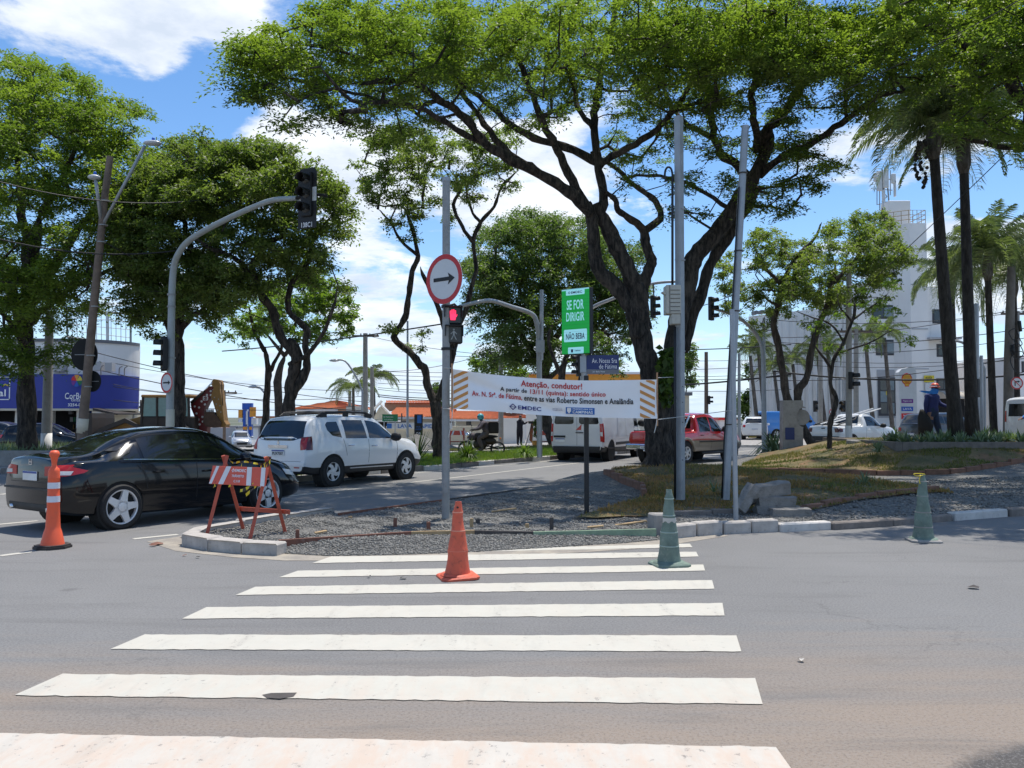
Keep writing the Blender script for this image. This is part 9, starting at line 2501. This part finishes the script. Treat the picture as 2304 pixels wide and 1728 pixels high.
mn=figure('person','man in light blue shirt leaning into the open white van at the right edge',(bx0+.12,28.4,.55),0,B,['cloth_lightblue','cloth_jeans','skin'],[((-.54,-.1,.88),(-.2,0,-1),(-1,0,0),'skin'),((-.45,.25,1.0),(-1,0,-.2),(0,0,-1),'skin')])
face(mn,(-.39,0,1.575),(-1,.2,-.2),.09);ellip('hair','ink_black',mn,(-.37,0,1.62),(.10,.10,.075),12,-.2)
# --- wires and litter
def wire(label,pts,r=.018,sag=.0,group='overhead wires crossing the avenue'):
 a=[Vector(p)for p in pts];P=[]
 for i in range(len(a)-1):
  n=14
  for k in range(n+(i==len(a)-2)):
   t=k/n;q=a[i].lerp(a[i+1],t);q.z-=sag*4*t*(1-t);P.append(q)
 o=MB().tube(P,r,5).build('overhead_wire','cable_black',None,True)
 tag(o,label,'wire',group)
W_=[((-60,880,50),(420,955,60)),]
def wr(x0,y0,Y0,x1,y1,Y1,sag=.2,r=.018,lab=None):
 wire(lab,[at(x0,y0,Y0),at(x1,y1,Y1)],r,sag)
wr(-40,398,18,470,448,22,.3,.014,'thin wire from the left edge to the leaning street-light pole, upper one')
wr(-40,528,20,470,552,22,.35,.020,'thicker wire from the left edge to the leaning pole, lower one')
wr(228,540,21.8,640,735,24,.15,.014,'wire running down right from the leaning pole into the crooked tree')
wr(130,770,46,830,905,60,.5,.025,'wire sloping from the paint shop down to the far utility poles, topmost')
wr(130,810,46,830,925,60,.5,.03,'thick wire below the topmost one between paint shop and far poles')
wr(260,818,46,830,880,60,.4,.018,'thin wire above the backhoe arm towards the far poles')
wr(255,870,46,830,890,60,.5,.02,'thin wire just above the backhoe cab')
wr(255,900,46,830,910,62,.5,.02,'lowest thin wire behind the backhoe cab')
wr(255,865,45,545,885,60,.3,.018,'short thin wire between shop sign lamps and the crossarm pole')
ys=[(835,835),(842,846),(852,852),(862,861),(872,872),(876,881),(888,889),(892,893)]
nm=['uppermost','second','third','fourth','fifth','sixth','seventh','lowest']
for i,(a,b)in enumerate(ys):wr(850,a,56,1130,b,50,.1+.02*i,.016 if i<6 else .028,nm[i]+' of the bundled wires between the far utility poles and the whitewashed pole')
wr(500,790,40,1000,728,30,.1,.028,'thick wire passing behind the S-bent tree to the sign pole')
wr(825,755,55,1130,800,50,.2,.016,'thin wire from the far crossarm sloping right behind the S-bent tree')
wr(840,835,55,1230,745,40,.6,.016,'thin wire rising right behind the sign pole to the round tree')
wr(1000,800,45,1330,800,42,.1,.014,'thin level wire behind the digital sign')
for i,(a,b,c)in enumerate(((787,775,.03),(812,806,.014),(832,818,.016),(848,838,.014),(855,846,.02),(866,842,.05),(880,876,.014))):
 wr(1540,a,50,1780,b,44,.05,c,['highest','second','third','fourth','fifth','thick sixth','lowest'][i]+' wire between the twin trunks and the ribbed white building')
for i,(a,b,c)in enumerate(((770,738,.02),(790,760,.016),(802,800,.014),(815,806,.014),(835,842,.045),(720,700,.016),(856,800,.018),(760,690,.016))):
 wr(1740,a,42,2310,b,38,.35,c,['wire across the ribbed block below the tower windows','thin wire across the tower ground floors','pale thin wire level with the lower tower windows','thin wire just above the fuel sign','thick black wire across the fuel sign emblem','high thin wire behind the broad tree','slanting wire rising right across the tower','long thin slanting wire rising right across the tower windows'][i])
wr(1540,697,30,1700,640,26,.1,.014,'thin wire rising right behind the leaning pole')
wr(1700,860,40,2310,300,20,.2,.012,'long thin wire rising steeply to the top right corner of the view')
wr(1677,300,14.2,2330,-20,12,.1,.008,'thin pale wire from the leaning pole tip up to the top right')
wr(1527,330,14.15,1677,300,14.2,.12,.008,'slack wire between square post and leaning pole tips')
rg=random.Random(9)
for(px,py,s,lab)in((354,1226,.10,'crumpled dry leaf scrap on the asphalt left of the kerb tip'),(344,1230,.06,'small brown scrap beside the dry leaf scrap'),(415,1252,.03,'tiny red fragment on the asphalt below the left kerb'),(445,1256,.03,'tiny dark fragment on the asphalt below the left kerb end'),(906,1303,.05,'small dark stone on the second zebra bar'),(1302,1122,.10,'small pale scrap of paper on the shaded gravel'),(1802,1489,.03,'tiny white fragment on the asphalt right of the crossing'),(830,1300,.03,'tiny pebble on the asphalt beside the orange cone'),(2190,1325,.06,'small dark asphalt crumb far right of the crossing')):
 p=gr(px,py,0 if py>1200 else .1);mb=MB();n=7;V=[(s*(.5+.5*rg.random())*math.cos(2*PI*k/n),s*(.5+.5*rg.random())*math.sin(2*PI*k/n),.01+.02*rg.random())for k in range(n)]
 mb.add(V+[(0,0,.04*(1 if s>.05 else .5))],[(k,(k+1)%n,n)for k in range(n)]);o=mb.build('litter_scrap','form_board_brown' if 'red' in lab or 'brown' in lab or 'leaf' in lab else('litter' if 'white' in lab or 'pale' in lab or 'paper' in lab else 'form_board_dark'))
 o.location=p;tag(o,lab,'litter')
